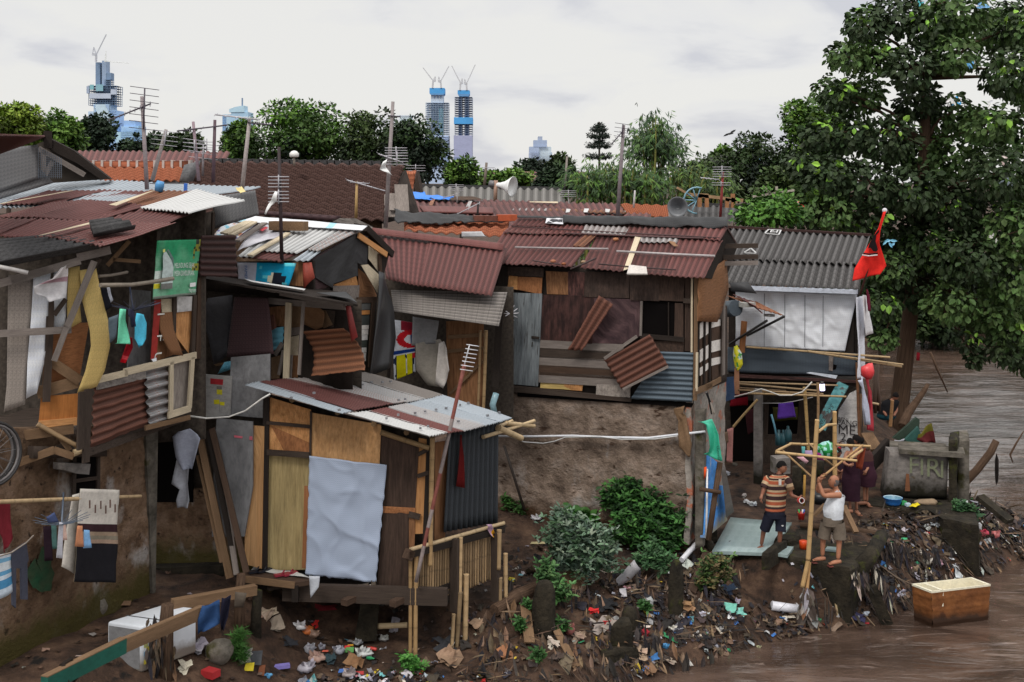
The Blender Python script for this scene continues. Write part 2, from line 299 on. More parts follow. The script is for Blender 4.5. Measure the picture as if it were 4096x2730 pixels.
def sheet(mb,pl,pts,off=.0,th=.006,corr=None,pitch=.076,amp=.010,cr=0,cs=2.5,bow=0,bowu=0,jag=0,res=.2,col=None,fold=0,ff=9,wr=0,tile=None,sd=0,smooth=True):
 """quad TL,TR,BR,BL on a plane; corr 'u'/'v': corrugation varies along that side; fold: hanging folds"""
 A,B,D_,E=c3(pl,pts,off)
 n=(E-A).cross(B-A).normalized()
 if n.dot(CAM-A)<0:n=-n
 lu=((B-A).length+(D_-E).length)/2;lv=((E-A).length+(D_-B).length)/2
 k=sd or(A.x*3.1+A.z*1.7)
 if pitch<0:pitch=(lv if corr=='v' else lu)/-pitch;amp=pitch*.24
 nu=max(1,int(lu/res));nv=max(1,int(lv/res))
 if corr=='u':nu=max(4,int(lu/pitch*5))
 if corr=='v':nv=max(4,int(lv/pitch*5))
 if cr or fold or wr:nu=max(nu,int(lu/.07)+3);nv=max(nv,int(lv/.09)+3)
 if jag:nu=max(nu,int(lu/.04));nv=max(nv,int(lv/.06),2)
 if bow:nv=max(nv,6)
 if bowu:nu=max(nu,6)
 us,vs=lins(nu),lins(nv)
 if tile:
  tw,tl,ta=tile;nu=max(6,int(lu/tw)*6);us=lins(nu);nr=max(2,int(lv/tl));vs=[]
  for i in range(nr):vs+=[i/nr,(i+.999)/nr]
 def fn(u,v):
  p=A.lerp(B,u).lerp(E.lerp(D_,u),v);d=0
  if corr=='u':d+=amp*math.sin(6.2832*u*lu/pitch)
  if corr=='v':d+=amp*math.sin(6.2832*v*lv/pitch)
  if tile:d+=ta*abs(math.sin(3.1416*u*lu/tw))**1.5+ta*1.1*((v*nr)%1.0)+.012*nz(int(u*lu/tw)*1.3,int(v*nr)*2.1,k)
  if cr:d+=cr*(nz(u*lu*cs+k,v*lv*cs,k)+.5*nz(u*lu*cs*2.7+k,v*lv*cs*2.7,k))
  if wr:
   x,y=u*lu,v*lv
   for q_ in range(2):d+=wr*(1-min(1,abs(nz(x*(1.1+q_)+y*(.5-.4*q_)+k,y*(1.5+.9*q_)-x*.8,k+q_*3))*4.5))**1.6/(1+.5*q_)
  if fold:d+=fold*math.sin(u*lu*ff+1.5*nz(v*lv*1.5,k))*(.3+.7*v)
  if bow:d+=bow*math.sin(v*3.1416)
  if bowu:d+=bowu*math.sin(u*3.1416)
  p=p+n*d
  if jag:
   q=(D_-B).normalized()if v>.99 else None
   if q is not None:p=p+q*jag*nz(u*lu*14,k)
   if u>.99 or u<.01:p=p+(B-A).normalized()*jag*.6*nz(v*lv*9,k+u*3)
  return p
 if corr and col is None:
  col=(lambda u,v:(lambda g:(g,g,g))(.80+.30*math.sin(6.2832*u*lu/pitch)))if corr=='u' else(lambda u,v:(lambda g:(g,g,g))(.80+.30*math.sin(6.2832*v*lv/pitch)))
 if tile:mb.grid(fn,us,vs,int(lu/tw),nr,th,n,col,smooth)
 else:mb.grid(fn,us,vs,lu,lv,th,n,col,smooth)
def pn(par,name,mat,pl,pts,label=None,kind=None,**k):
 mb=MB();sheet(mb,pl,pts,**k);return mb.build(name,mat,par,label,kind)
def strip(mb,pl,Lp,Rp,off=0,th=.01,n=5,col=None,fn2=None,sub=3):
 """sheet between two outline polylines with the same number of points"""
 a=c3(pl,Lp,off);b=c3(pl,Rp,off);k=len(a)
 nn=(a[-1]-a[0]).cross(b[0]-a[0]).normalized()
 if nn.dot(CAM-a[0])<0:nn=-nn
 lv=sum((a[i+1]-a[i]).length for i in range(k-1));lu=(b[0]-a[0]).length
 def pt(l,v):
  x=v*(k-1);i=min(int(x),k-2);return l[i].lerp(l[i+1],x-i)
 mb.grid(lambda u,v:pt(a,v).lerp(pt(b,v),u)+nn*(fn2(u,v)if fn2 else 0),lins(n),lins((k-1)*sub),lu,lv,th,nn,col)
def plank(mb,pl,p,q,w,th=.03,off=.03,col=None):
 a,b=c3(pl,[p,q],off);mb.bar(a,b,th,w,up=pl.n.cross(b-a).normalized()if pl else Vector((0,0,1)),col=col)
def plk(par,name,mat,pl,lst,label=None,**k):
 """each (p, q, w) a board of its own"""
 out=[]
 for(p,q,w)in lst:
  mb=MB();plank(mb,pl,p,q,w,**k);out.append(mb.build(name,mat,par,label))
 return out
def pol(par,name,pl,p,q,r,col=(1,1,1),off=.05,mat='bamboo',label=None,bend=.02):
 a,b=c3(pl,[p,q],off);mb=MB();mb.bamboo(a,b,r,col=col,bend=bend);return mb.build(name,mat,par,label)
def pgon(par,name,mat,pl,pts,th=.008,off=.01,label=None,col=None):
 mb=MB();P=c3(pl,pts,off)
 if off>-.2 and len(pts)<7 and mat!='dark':P=[p+pl.n*RN.uniform(0,.03)+Vector((RN.uniform(-.012,.012),0,RN.uniform(-.012,.012)))for p in P]
 mb.poly(P,th,pl.n,col);return mb.build(name,mat,par,label)
def wall_solid(par,name,mat,pts,thick,label=None):
 """upright wall: bottom-left/right and top-right/left world points, thickened away from the camera"""
 A,B,D_,E=[Vector(p)for p in pts];n=(B-A).cross(E-A).normalized()
 if n.dot(CAM-A)>0:n=-n
 mb=MB();mb.hexa([A,B,B+n*thick,A+n*thick,E,D_,D_+n*thick,E+n*thick]);return mb.build(name,mat,par,label)
def skin(js,es,root=0,sub=2):
 """one continuous limb-and-body surface: js = [(pos, rx, ry)], es = edges"""
 me=bpy.data.meshes.new('sk');me.from_pydata([tuple(j[0])for j in js],es,[]);ob=bpy.data.objects.new('sk',me);C.objects.link(ob)
 md=ob.modifiers.new('S','SKIN');md.branch_smoothing=.6;md.use_smooth_shade=True
 for i,j in enumerate(js):
  d=me.skin_vertices[0].data[i];d.radius=(j[1],j[2]if len(j)>2 else j[1]);d.use_root=(i==root)
 if sub:s2=ob.modifiers.new('U','SUBSURF');s2.levels=sub;s2.render_levels=sub
 dg=bpy.context.evaluated_depsgraph_get();out=bpy.data.meshes.new_from_object(ob.evaluated_get(dg))
 bpy.data.objects.remove(ob);bpy.data.meshes.remove(me);return out
E1=Vector((1,-.45,0)).normalized();E2=Vector((.45,1,0)).normalized()
cam=bpy.data.cameras.new('camera');co=bpy.data.objects.new('camera',cam);C.objects.link(co);SC.camera=co
co.location=CAM;co.rotation_euler=(math.pi/2,0,0);cam.sensor_width=36;cam.lens=36*FPX/4096;cam.shift_y=-(1365-HY)/4096
cam.clip_start=.1;cam.clip_end=20000
SC.render.engine='CYCLES';SC.view_settings.view_transform='Standard';SC.view_settings.look='None';SC.view_settings.exposure=0
SUN_EL,SUN_AZ=math.radians(52),math.radians(205)
w=bpy.data.worlds.new('World');SC.world=w;w.use_nodes=True
t=w.node_tree;N=t.nodes;L=t.links;N.clear()
out=N.new('ShaderNodeOutputWorld');mx=N.new('ShaderNodeMixShader');b1=N.new('ShaderNodeBackground');b2=N.new('ShaderNodeBackground')
sk=N.new('ShaderNodeTexSky');sk.sky_type='NISHITA';sk.sun_disc=False;sk.sun_elevation=SUN_EL;sk.sun_rotation=SUN_AZ
L.new(sk.outputs[0],b1.inputs[0]);b1.inputs[1].default_value=.08
tc=N.new('ShaderNodeTexCoord');sp=N.new('ShaderNodeSeparateXYZ');L.new(tc.outputs['Generated'],sp.inputs[0])
za=N.new('ShaderNodeMath');za.operation='ADD';za.inputs[1].default_value=.30;L.new(sp.outputs[2],za.inputs[0])
dv=N.new('ShaderNodeVectorMath');dv.operation='DIVIDE';cz=N.new('ShaderNodeCombineXYZ')
for i in range(3):L.new(za.outputs[0],cz.inputs[i])
L.new(tc.outputs['Generated'],dv.inputs[0]);L.new(cz.outputs[0],dv.inputs[1])
n1=N.new('ShaderNodeTexNoise');n1.inputs['Scale'].default_value=2.7;n1.inputs['Detail'].default_value=7;n1.inputs['Roughness'].default_value=.5;n1.inputs['Distortion'].default_value=.3
L.new(dv.outputs[0],n1.inputs['Vector'])
rp=N.new('ShaderNodeValToRGB');e=rp.color_ramp.elements;e[0].position=.34;e[0].color=(.66,.665,.71,1);e[1].position=.52;e[1].color=(.86,.85,.825,1)
x=e.new(.44);x.color=(.82,.815,.815,1)
L.new(n1.outputs['Fac'],rp.inputs[0]);zr=N.new('ShaderNodeMapRange');zr.interpolation_type='SMOOTHSTEP';L.new(sp.outputs[2],zr.inputs[0])
for i_,v_ in((1,.22),(2,.85),(3,1.0),(4,2.1)):zr.inputs[i_].default_value=v_
vm=N.new('ShaderNodeVectorMath');vm.operation='SCALE';L.new(rp.outputs[0],vm.inputs[0]);L.new(zr.outputs[0],vm.inputs['Scale']);L.new(vm.outputs[0],b2.inputs[0]);b2.inputs[1].default_value=1.0
mx.inputs[0].default_value=.93;L.new(b1.outputs[0],mx.inputs[1]);L.new(b2.outputs[0],mx.inputs[2]);L.new(mx.outputs[0],out.inputs[0])
sl=bpy.data.lights.new('sun','SUN');so=bpy.data.objects.new('sun',sl);C.objects.link(so);sl.energy=1.4;sl.angle=math.radians(14);sl.color=(1,.95,.87)
sd_=Vector((math.sin(SUN_AZ)*math.cos(SUN_EL),math.cos(SUN_AZ)*math.cos(SUN_EL),math.sin(SUN_EL)))
so.rotation_euler=sd_.to_track_quat('Z','Y').to_euler()
BANK=[(-16,-6),(-9,2),(-4.5,9),(-2,13),(.2,16.4),(1.91,18.8),(3.06,19.5),(4.34,20.4),(5.44,20.9),(6.85,21.5),(7.7,22.3),(8.6,23.2),(9.9,24.1),(11.2,25.2),(12.0,26.2),(11.9,27),(11.3,28.2),(11.0,30.5),(11.5,33.5),(12.6,38),(13.2,44),(15,54),(22,66),(50,76),(300,110)]
def bank_d(x,y):
 best=1e9;sg=1
 for i in range(len(BANK)-1):
  ax,ay=BANK[i];bx,by=BANK[i+1];dx,dy=bx-ax,by-ay;t_=max(0,min(1,((x-ax)*dx+(y-ay)*dy)/(dx*dx+dy*dy)))
  px,py=ax+dx*t_,ay+dy*t_;d=math.hypot(x-px,y-py)
  if d<best:best=d;sg=1 if dx*(y-ay)-dy*(x-ax)>0 else-1
 return best*sg
def gh(x,y):
 d=bank_d(x,y)
 base=1.05+.72*sm(2.6,.4,x-(-5.44+.4*(y-17.9)))*sm(24,20,y)-.35*sm(-4.2,-3,x)*sm(.8,-.5,x)*sm(19.4,18.6,y)+.45*sm(22.5,24,y)*sm(3,1,x)*sm(-4,-1,x)+.5*sm(34,60,y)-.4*sm(9.3,11,x)*sm(23.5,25,y)*sm(33,30,y)
 wd=2.3-1.1*sm(3.5,5,x)*sm(30,26,y)
 if d<0:return max(-1.2,d*.7)-.02
 r=1-(1-min(1,d/wd))**1.7
 n=.10*nz(x*.9,y*.9,3)+.05*nz(x*2.6,y*2.6,5)+.03*nz(x*6,y*6,8)
 if 3.2<x<8:r*=1-(.78*sm(.25,-.15,y-(22.1-.437*(x-3.79)))*sm(3.3,5.0,x)*sm(7.0,6.2,x)if y<23 else 0)
 far=sm(60,34,y)*sm(-40,-14,x)
 return base*r+n*far*min(1,d*1.2)+.0
def axis(a,b,st,lo,hi):
 v=[a+st*i for i in range(int((b-a)/st)+1)];s_=st;x_=v[-1]
 while x_<hi:s_*=1.35;x_+=s_;v.append(x_)
 s_=st;x_=v[0]
 while x_>lo:s_*=1.35;x_-=s_;v.insert(0,x_)
 return v
gx=axis(-9.5,14,.14,-6000,6000);gy=axis(13,34,.14,-60,9000)
mb=MB();mb.grid(lambda x_,y_:Vector((x_,y_,gh(x_,y_))),gx,gy,1,1,col=(1,1,1))
surf('ground',[sr(40,29,23),sr(76,56,44),sr(98,76,60)],2.2,coord='Object',rough=.85,bump=.9,bs=9,bd=.06,spec=.3,stains=((sr(40,44,20),.9,(1,1,1),.64,.06),(sr(112,96,82),7,(1,1,1),.68,.06),(sr(22,18,16),3,(1,1,1),.58,.1)))
g_=mb.build('ground','ground',kind='structure',loc=(0,0,0))
wm=bpy.data.materials.new('river_water');wm.use_nodes=True;t=wm.node_tree;N=t.nodes;L=t.links;b=N['Principled BSDF']
tc=N.new('ShaderNodeTexCoord')
def wn(sc,st,det=4,ro=.55,di=0,rot=0):
 mp=N.new('ShaderNodeMapping');mp.inputs['Scale'].default_value=st;mp.inputs['Rotation'].default_value=(0,0,rot);L.new(tc.outputs['Object'],mp.inputs[0])
 n=N.new('ShaderNodeTexNoise');n.inputs['Scale'].default_value=sc;n.inputs['Detail'].default_value=det;n.inputs['Roughness'].default_value=ro;n.inputs['Distortion'].default_value=di
 L.new(mp.outputs[0],n.inputs['Vector']);return n.outputs['Fac']
r_=N.new('ShaderNodeValToRGB');r_.color_ramp.elements[0].position=.36;r_.color_ramp.elements[0].color=(*sr(60,47,40),1);r_.color_ramp.elements[1].position=.66;r_.color_ramp.elements[1].color=(*sr(98,80,70),1)
L.new(wn(.55,(.7,1.2,1),5,.6,1.2,.5),r_.inputs[0]);glint_mix=N.new('ShaderNodeMix');glint_mix.data_type='RGBA';glint_ramp=N.new('ShaderNodeValToRGB');glint_ramp.color_ramp.elements[0].position=.60;glint_ramp.color_ramp.elements[0].color=(0,0,0,1);glint_ramp.color_ramp.elements[1].position=.72;glint_ramp.color_ramp.elements[1].color=(.75,.75,.75,1)
L.new(wn(.9,(.35,1.9,1),9,.72,2.2,.12),glint_ramp.inputs[0]);L.new(glint_ramp.outputs[0],glint_mix.inputs[0]);L.new(r_.outputs[0],glint_mix.inputs[6]);glint_mix.inputs[7].default_value=(*sr(168,150,140),1);L.new(glint_mix.outputs[2],b.inputs['Base Color'])  # pale streaks mixed into the water colour imitate sky reflections
b.inputs['Roughness'].default_value=.12;b.inputs['IOR'].default_value=1.5;b.inputs['Specular IOR Level'].default_value=.5
p1=N.new('ShaderNodeBump');p1.inputs['Strength'].default_value=1;p1.inputs['Distance'].default_value=.05;L.new(wn(1.5,(.42,1.5,1),4,.55,1.0,.12),p1.inputs['Height'])
p2=N.new('ShaderNodeBump');p2.inputs['Strength'].default_value=1;p2.inputs['Distance'].default_value=.007;L.new(wn(7,(.6,1.5,1),3,.5,.6,-.2),p2.inputs['Height']);L.new(p1.outputs[0],p2.inputs['Normal'])
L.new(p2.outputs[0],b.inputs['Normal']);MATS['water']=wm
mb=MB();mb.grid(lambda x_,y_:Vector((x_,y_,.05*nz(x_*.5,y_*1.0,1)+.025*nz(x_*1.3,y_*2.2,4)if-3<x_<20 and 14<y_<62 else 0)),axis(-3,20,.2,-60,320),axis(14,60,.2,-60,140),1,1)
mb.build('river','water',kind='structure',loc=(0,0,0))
def gp(p,up=0.0):
 r=ray(p);Y=12.0
 while Y<80:
  q=CAM+r*Y
  if q.z<gh(q.x,q.y):break
  Y+=.05
 return CAM+r*Y+Vector((0,0,up))
YF=1500.0
def fbox(mb,x0,y0,x1,y1,col,Y=YF,dep=30,dy=0):
 a=at((x0,y1),Y);c=at((x1,y0),Y);mb.hexa([(a.x,Y+dy,a.z),(c.x,Y+dy,a.z),(c.x,Y+dy+dep,a.z),(a.x,Y+dy+dep,a.z),(a.x,Y+dy,c.z),(c.x,Y+dy,c.z),(c.x,Y+dy+dep,c.z),(a.x,Y+dy+dep,c.z)],col)
def fline(mb,p,q,w,col,Y=YF,dy=0):
 a,c=at(p,Y),at(q,Y);a.y+=dy;c.y+=dy;mb.bar(a,c,w,w,up=Vector((0,1,0)),col=col)
def lattice(mb,x0,y0,x1,y1,nx,ny,col,Y=YF,dep=26,w=1.0):
 for i in range(ny+1):
  y=y0+(y1-y0)*i/ny;fbox(mb,x0,y-w*1.1,x1,y+w*1.1,col,Y,dep,1)
 for i in range(nx+1):
  x=x0+(x1-x0)*i/nx
  for dy in(1.5,dep-2):fbox(mb,x-w,y0,x+w,y1,col,Y,1.5,dy)
def fal(r,g,b):return sr(r*.76+54,g*.76+56,b*.76+58,1.45)  # lifts each colour toward pale sky: distance haze put into the paint
def crane(label,mast,top,tip,cab,apex,counter,col,w=.9):
 o=thing('tower_crane',label,'crane',at(mast,YF),'cranes on the unfinished towers')
 m=MB();fline(m,mast,top,w*2.4,col);m.build('mast','far',o)
 m=MB();fline(m,top,tip,w*1.2,col);fline(m,(top[0]+2,top[1]-6),(tip[0],tip[1]),w*.7,col);m.build('jib','far',o)
 m=MB();fline(m,top,apex,w*1.3,col);fline(m,apex,counter,w,col);m.build('jib_support','far',o)
 m=MB();fline(m,top,counter,w*3.2,col);m.build('counterweight','far',o)
def skyline():
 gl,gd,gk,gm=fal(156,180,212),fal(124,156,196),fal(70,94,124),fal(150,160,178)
 V('A')
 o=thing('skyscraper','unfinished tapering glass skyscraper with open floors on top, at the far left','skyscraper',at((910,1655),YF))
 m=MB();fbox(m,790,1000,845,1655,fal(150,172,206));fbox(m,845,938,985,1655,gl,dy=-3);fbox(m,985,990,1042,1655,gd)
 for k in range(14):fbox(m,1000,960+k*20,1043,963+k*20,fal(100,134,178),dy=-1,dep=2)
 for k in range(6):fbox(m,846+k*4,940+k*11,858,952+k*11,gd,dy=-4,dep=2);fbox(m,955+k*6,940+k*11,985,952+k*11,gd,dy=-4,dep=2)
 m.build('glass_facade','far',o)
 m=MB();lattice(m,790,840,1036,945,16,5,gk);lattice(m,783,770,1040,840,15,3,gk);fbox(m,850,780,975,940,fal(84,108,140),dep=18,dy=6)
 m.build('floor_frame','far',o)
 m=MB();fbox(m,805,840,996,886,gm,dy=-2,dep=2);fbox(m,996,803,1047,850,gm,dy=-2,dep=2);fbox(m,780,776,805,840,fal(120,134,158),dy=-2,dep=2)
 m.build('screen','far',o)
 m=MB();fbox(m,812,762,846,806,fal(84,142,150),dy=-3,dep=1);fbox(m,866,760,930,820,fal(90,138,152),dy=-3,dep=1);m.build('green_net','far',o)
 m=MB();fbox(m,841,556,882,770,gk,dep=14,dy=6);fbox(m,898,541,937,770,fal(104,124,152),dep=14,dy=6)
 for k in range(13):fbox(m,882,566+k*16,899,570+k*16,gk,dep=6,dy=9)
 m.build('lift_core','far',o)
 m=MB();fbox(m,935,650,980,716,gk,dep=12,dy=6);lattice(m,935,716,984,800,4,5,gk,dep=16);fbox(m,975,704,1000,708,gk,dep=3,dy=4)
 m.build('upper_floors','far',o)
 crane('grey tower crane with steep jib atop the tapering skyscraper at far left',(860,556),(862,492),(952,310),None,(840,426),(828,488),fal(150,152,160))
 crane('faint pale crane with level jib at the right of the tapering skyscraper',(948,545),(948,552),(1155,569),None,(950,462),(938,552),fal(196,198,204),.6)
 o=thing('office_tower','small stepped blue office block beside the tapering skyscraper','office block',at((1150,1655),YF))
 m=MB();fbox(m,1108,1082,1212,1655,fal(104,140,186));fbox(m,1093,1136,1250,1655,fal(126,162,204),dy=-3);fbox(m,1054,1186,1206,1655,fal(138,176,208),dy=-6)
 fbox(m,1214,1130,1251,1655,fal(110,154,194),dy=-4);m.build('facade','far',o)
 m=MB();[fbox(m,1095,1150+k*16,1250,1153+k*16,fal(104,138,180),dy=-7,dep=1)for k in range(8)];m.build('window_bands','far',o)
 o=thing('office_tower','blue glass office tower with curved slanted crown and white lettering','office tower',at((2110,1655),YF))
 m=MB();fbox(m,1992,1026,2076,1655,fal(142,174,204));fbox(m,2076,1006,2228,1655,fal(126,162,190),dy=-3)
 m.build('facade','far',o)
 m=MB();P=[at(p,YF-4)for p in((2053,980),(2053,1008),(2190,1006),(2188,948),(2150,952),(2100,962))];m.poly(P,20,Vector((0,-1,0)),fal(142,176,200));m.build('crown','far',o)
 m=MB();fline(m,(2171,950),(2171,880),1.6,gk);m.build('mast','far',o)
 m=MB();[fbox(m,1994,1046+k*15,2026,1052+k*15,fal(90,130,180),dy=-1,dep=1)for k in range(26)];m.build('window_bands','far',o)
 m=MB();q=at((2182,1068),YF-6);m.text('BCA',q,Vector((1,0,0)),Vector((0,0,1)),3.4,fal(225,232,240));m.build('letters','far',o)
 V('E')
 o=thing('office_tower','pale tower with a saucer roof half hidden by trees','office tower',at((1390,900),YF))
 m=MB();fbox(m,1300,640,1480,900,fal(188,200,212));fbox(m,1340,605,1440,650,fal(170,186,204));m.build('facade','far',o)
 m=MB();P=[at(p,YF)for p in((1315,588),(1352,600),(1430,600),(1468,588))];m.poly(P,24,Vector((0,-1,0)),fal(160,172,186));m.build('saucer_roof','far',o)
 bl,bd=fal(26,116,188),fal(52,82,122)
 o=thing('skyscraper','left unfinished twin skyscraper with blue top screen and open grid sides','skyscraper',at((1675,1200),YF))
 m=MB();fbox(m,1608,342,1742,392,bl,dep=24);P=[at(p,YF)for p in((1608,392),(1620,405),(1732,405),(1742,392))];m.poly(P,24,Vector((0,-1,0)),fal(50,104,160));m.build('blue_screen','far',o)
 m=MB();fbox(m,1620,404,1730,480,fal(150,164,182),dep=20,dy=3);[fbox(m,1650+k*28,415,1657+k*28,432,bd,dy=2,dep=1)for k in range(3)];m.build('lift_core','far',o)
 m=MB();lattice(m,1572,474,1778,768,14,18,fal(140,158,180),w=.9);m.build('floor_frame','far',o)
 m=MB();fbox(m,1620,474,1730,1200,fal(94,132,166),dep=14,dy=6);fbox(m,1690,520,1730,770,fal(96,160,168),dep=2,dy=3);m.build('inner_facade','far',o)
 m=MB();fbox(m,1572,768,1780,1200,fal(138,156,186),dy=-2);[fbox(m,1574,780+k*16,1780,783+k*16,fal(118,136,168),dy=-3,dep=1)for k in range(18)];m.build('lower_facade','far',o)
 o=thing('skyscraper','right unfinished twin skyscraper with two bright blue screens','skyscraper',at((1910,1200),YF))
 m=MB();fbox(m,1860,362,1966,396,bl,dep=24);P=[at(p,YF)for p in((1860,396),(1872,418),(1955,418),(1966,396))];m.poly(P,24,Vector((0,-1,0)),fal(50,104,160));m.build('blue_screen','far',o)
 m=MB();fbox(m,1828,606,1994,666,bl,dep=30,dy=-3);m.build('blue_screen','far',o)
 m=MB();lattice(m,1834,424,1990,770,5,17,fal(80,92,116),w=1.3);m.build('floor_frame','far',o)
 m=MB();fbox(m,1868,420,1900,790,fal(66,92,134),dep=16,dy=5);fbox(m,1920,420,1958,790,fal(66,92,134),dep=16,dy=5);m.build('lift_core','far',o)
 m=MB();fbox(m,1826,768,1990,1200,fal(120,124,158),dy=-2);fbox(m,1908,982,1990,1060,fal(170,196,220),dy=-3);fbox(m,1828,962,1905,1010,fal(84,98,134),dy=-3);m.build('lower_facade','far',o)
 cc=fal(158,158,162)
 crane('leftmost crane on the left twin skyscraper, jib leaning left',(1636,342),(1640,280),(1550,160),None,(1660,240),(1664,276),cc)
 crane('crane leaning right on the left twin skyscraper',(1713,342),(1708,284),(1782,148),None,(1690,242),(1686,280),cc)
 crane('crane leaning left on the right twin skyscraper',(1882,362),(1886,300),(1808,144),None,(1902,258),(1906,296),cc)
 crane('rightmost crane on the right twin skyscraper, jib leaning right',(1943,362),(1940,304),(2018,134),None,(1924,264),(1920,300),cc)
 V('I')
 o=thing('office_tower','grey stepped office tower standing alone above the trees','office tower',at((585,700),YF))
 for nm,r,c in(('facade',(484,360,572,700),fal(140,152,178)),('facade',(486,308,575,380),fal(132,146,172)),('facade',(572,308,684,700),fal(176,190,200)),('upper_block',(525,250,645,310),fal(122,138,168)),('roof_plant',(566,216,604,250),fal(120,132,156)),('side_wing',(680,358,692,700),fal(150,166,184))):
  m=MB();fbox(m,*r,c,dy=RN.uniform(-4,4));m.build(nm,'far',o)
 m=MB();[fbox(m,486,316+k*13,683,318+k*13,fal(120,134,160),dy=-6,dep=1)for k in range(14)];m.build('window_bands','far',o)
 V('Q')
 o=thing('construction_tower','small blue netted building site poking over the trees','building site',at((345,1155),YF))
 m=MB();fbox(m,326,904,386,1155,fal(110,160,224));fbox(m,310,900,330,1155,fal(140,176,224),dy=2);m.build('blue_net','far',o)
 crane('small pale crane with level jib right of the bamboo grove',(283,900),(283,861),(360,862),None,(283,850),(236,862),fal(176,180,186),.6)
skyline()
V('D')
PL_L=vpl((355,1355),17.9,(.4,1));PL_U=vpl((440,900),17.9,(.4,1));PL_N=vpl((245,800),15.9,(1,.45));PL_B=vpl((480,1200),18.9,(1,-.2))
def left_house():
 V('D')
 h=thing('shack','tall two-storey shack at far left with layered rusty roof and closed balcony','shack',G((200,1420),1.6))
 pn(h,'lower_wall','mud_wall',PL_L,[(-120,990),(358,975),(354,1375),(-120,1680)],th=.18,cr=.03,res=.12)
 pgon(h,'wall_corner','concrete',PL_L,[(334,985),(362,980),(356,1362),(349,1366)],th=.05,off=.03)
 V('C')
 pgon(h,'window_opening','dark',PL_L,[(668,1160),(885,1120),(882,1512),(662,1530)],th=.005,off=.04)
 V('DD');m_=MB();m_.grid(lambda u,v:PL_L.hit((360+110*math.cos(u*6.283)*v*(1+.9*nz(u*9,2)),630+170*math.sin(u*6.283)*v*(1+.8*nz(u*11,7))),.06),lins(24),lins(4));m_.build('green_paint',surf('green_paint',[al(20,74,50),al(60,66,48)],3,coord='Object'),h);V('C')
 plk(h,'window_frame','wood_dark',PL_L,[((666,1150),(660,1530),.06),((880,1120),(878,1515),.06),((668,1400),(880,1370),.05)],off=.06)
 pgon(h,'lintel_block','concrete_grey',PL_L,[(568,1235),(812,1240),(800,1335),(680,1338),(570,1300)],th=.2,off=.30)
 pn(h,'roof_beam','wood_dark',PL_L,[(300,1090),(960,1110),(960,1180),(300,1200)],off=.2,th=.1)
 V('D')
 mb=MB();P=[G(p,4.42)for p in((205,1032),(442,948))];q=[P[0],P[1],P[1]+Vector((-2.6,.6,0)),P[0]+Vector((-2.6,.4,0))]
 mb.hexa([p-Vector((0,0,.1))for p in q]+q);mb.build('floor','wood_dark',h)
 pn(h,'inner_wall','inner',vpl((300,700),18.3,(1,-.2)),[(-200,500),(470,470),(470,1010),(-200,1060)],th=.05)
 V('C')
 pn(h,'balcony_sheet','rust_brown',PL_U,[(858,520),(1302,415),(1338,892),(798,1112)],corr='v',pitch=.105,amp=.018,cr=.05,cs=2,jag=.02,label='brown rusty corrugated balcony sheet with horizontal dents')
 pn(h,'balcony_strip','zinc_rusty',PL_U,[(1296,385),(1500,335),(1512,832),(1338,892)],off=.06,corr='v',pitch=.135,amp=.035,label='pale wavy corrugated strip with rust patches')
 pgon(h,'balcony_board','ply_grey',PL_U,[(1536,330),(1716,288),(1712,745),(1512,800)],off=.0,label='grey-brown board of the balcony')
 plk(h,'balcony_rail','wood_pale',PL_U,[((880,492),(1140,430),.09),((1110,425),(1755,272),.10),((1505,812),(1705,748),.10),((1535,330),(1530,780),.08),((1724,290),(1695,745),.09)],off=.10)
 plk(h,'floor_board','wood_mid',PL_U,[((1300,925),(1700,828),.07)],off=.1)
 plk(h,'rail_board','zinc_awning',PL_U,[((870,530),(1300,430),.16)],off=.09)
 plk(h,'post','wood_dark',PL_U,[((790,575),(768,1235),.12),((735,600),(720,1120),.12)],off=.10)
 pn(h,'wall_panel','ply_rusty',PL_N,[(400,-10),(800,-20),(705,530),(380,600)],off=-.12,label='orange-brown inner board')
 pgon(h,'shutter','shutter',PL_N,[(362,640),(716,605),(705,850),(345,900)],th=.03,off=-.05,label='orange slatted shutter')
 plk(h,'shutter_rail','ply_orange',PL_N,[((345,895),(708,862),.10)],off=-.02)
 plk(h,'floor_board','wood_mid',PL_N,[((60,1010),(660,930),.13),((330,610),(700,510),.16)],off=-.02)
 plk(h,'floor_board','wood_mid',PL_N,[((90,1262),(490,1120),.10),((480,1120),(660,1180),.09)],off=.12)
 plk(h,'brace','wood_mid',PL_N,[((468,335),(720,505),.13),((520,980),(625,1125),.07)],off=.0)
 pol(h,'brace',PL_N,(335,890),(690,1085),.035,(.62,.55,.5),off=.06)
 pol(h,'floor_beam',PL_N,(660,1150),(745,1115),.05,off=.12)
 plk(h,'stud','wood_dark',PL_N,[((450,-80),(415,690),.10)],off=.05)
 V('B')
 strip_p=MB();strip(strip_p,PL_N,[(75,1010),(68,1400),(65,1700),(60,2000),(35,2240)],[(310,1020),(280,1400),(255,1700),(235,2000),(225,2170)],off=.02,th=.012);strip_p.build('wall_board','ply_grey',h,'weathered grey board with frayed foot')
 s2=MB();strip(s2,PL_N,[(300,1000),(285,1300),(270,1500),(245,1800),(235,2120)],[(455,960),(440,1300),(430,1500),(395,1800),(330,2070)],off=.05,th=.008,fn2=lambda u,v:.02*math.sin(v*16+u*3));s2.build('wall_sheet','tarp_white',h,'dirty white plastic sheet')
 s2=MB();strip(s2,PL_N,[(480,960),(480,1250),(475,1490)],[(612,920),(600,1200),(580,1470)],off=.0,th=.008,fn2=lambda u,v:.03*math.sin(v*12+u*4));s2.build('wall_sheet','tarp_white',h)
 s2=MB();strip(s2,PL_N,[(612,945),(600,1300),(605,1500)],[(715,930),(718,1300),(730,1430)],off=.04,th=.01);s2.build('wall_board','ply_yellow',h,'narrow torn yellow board')
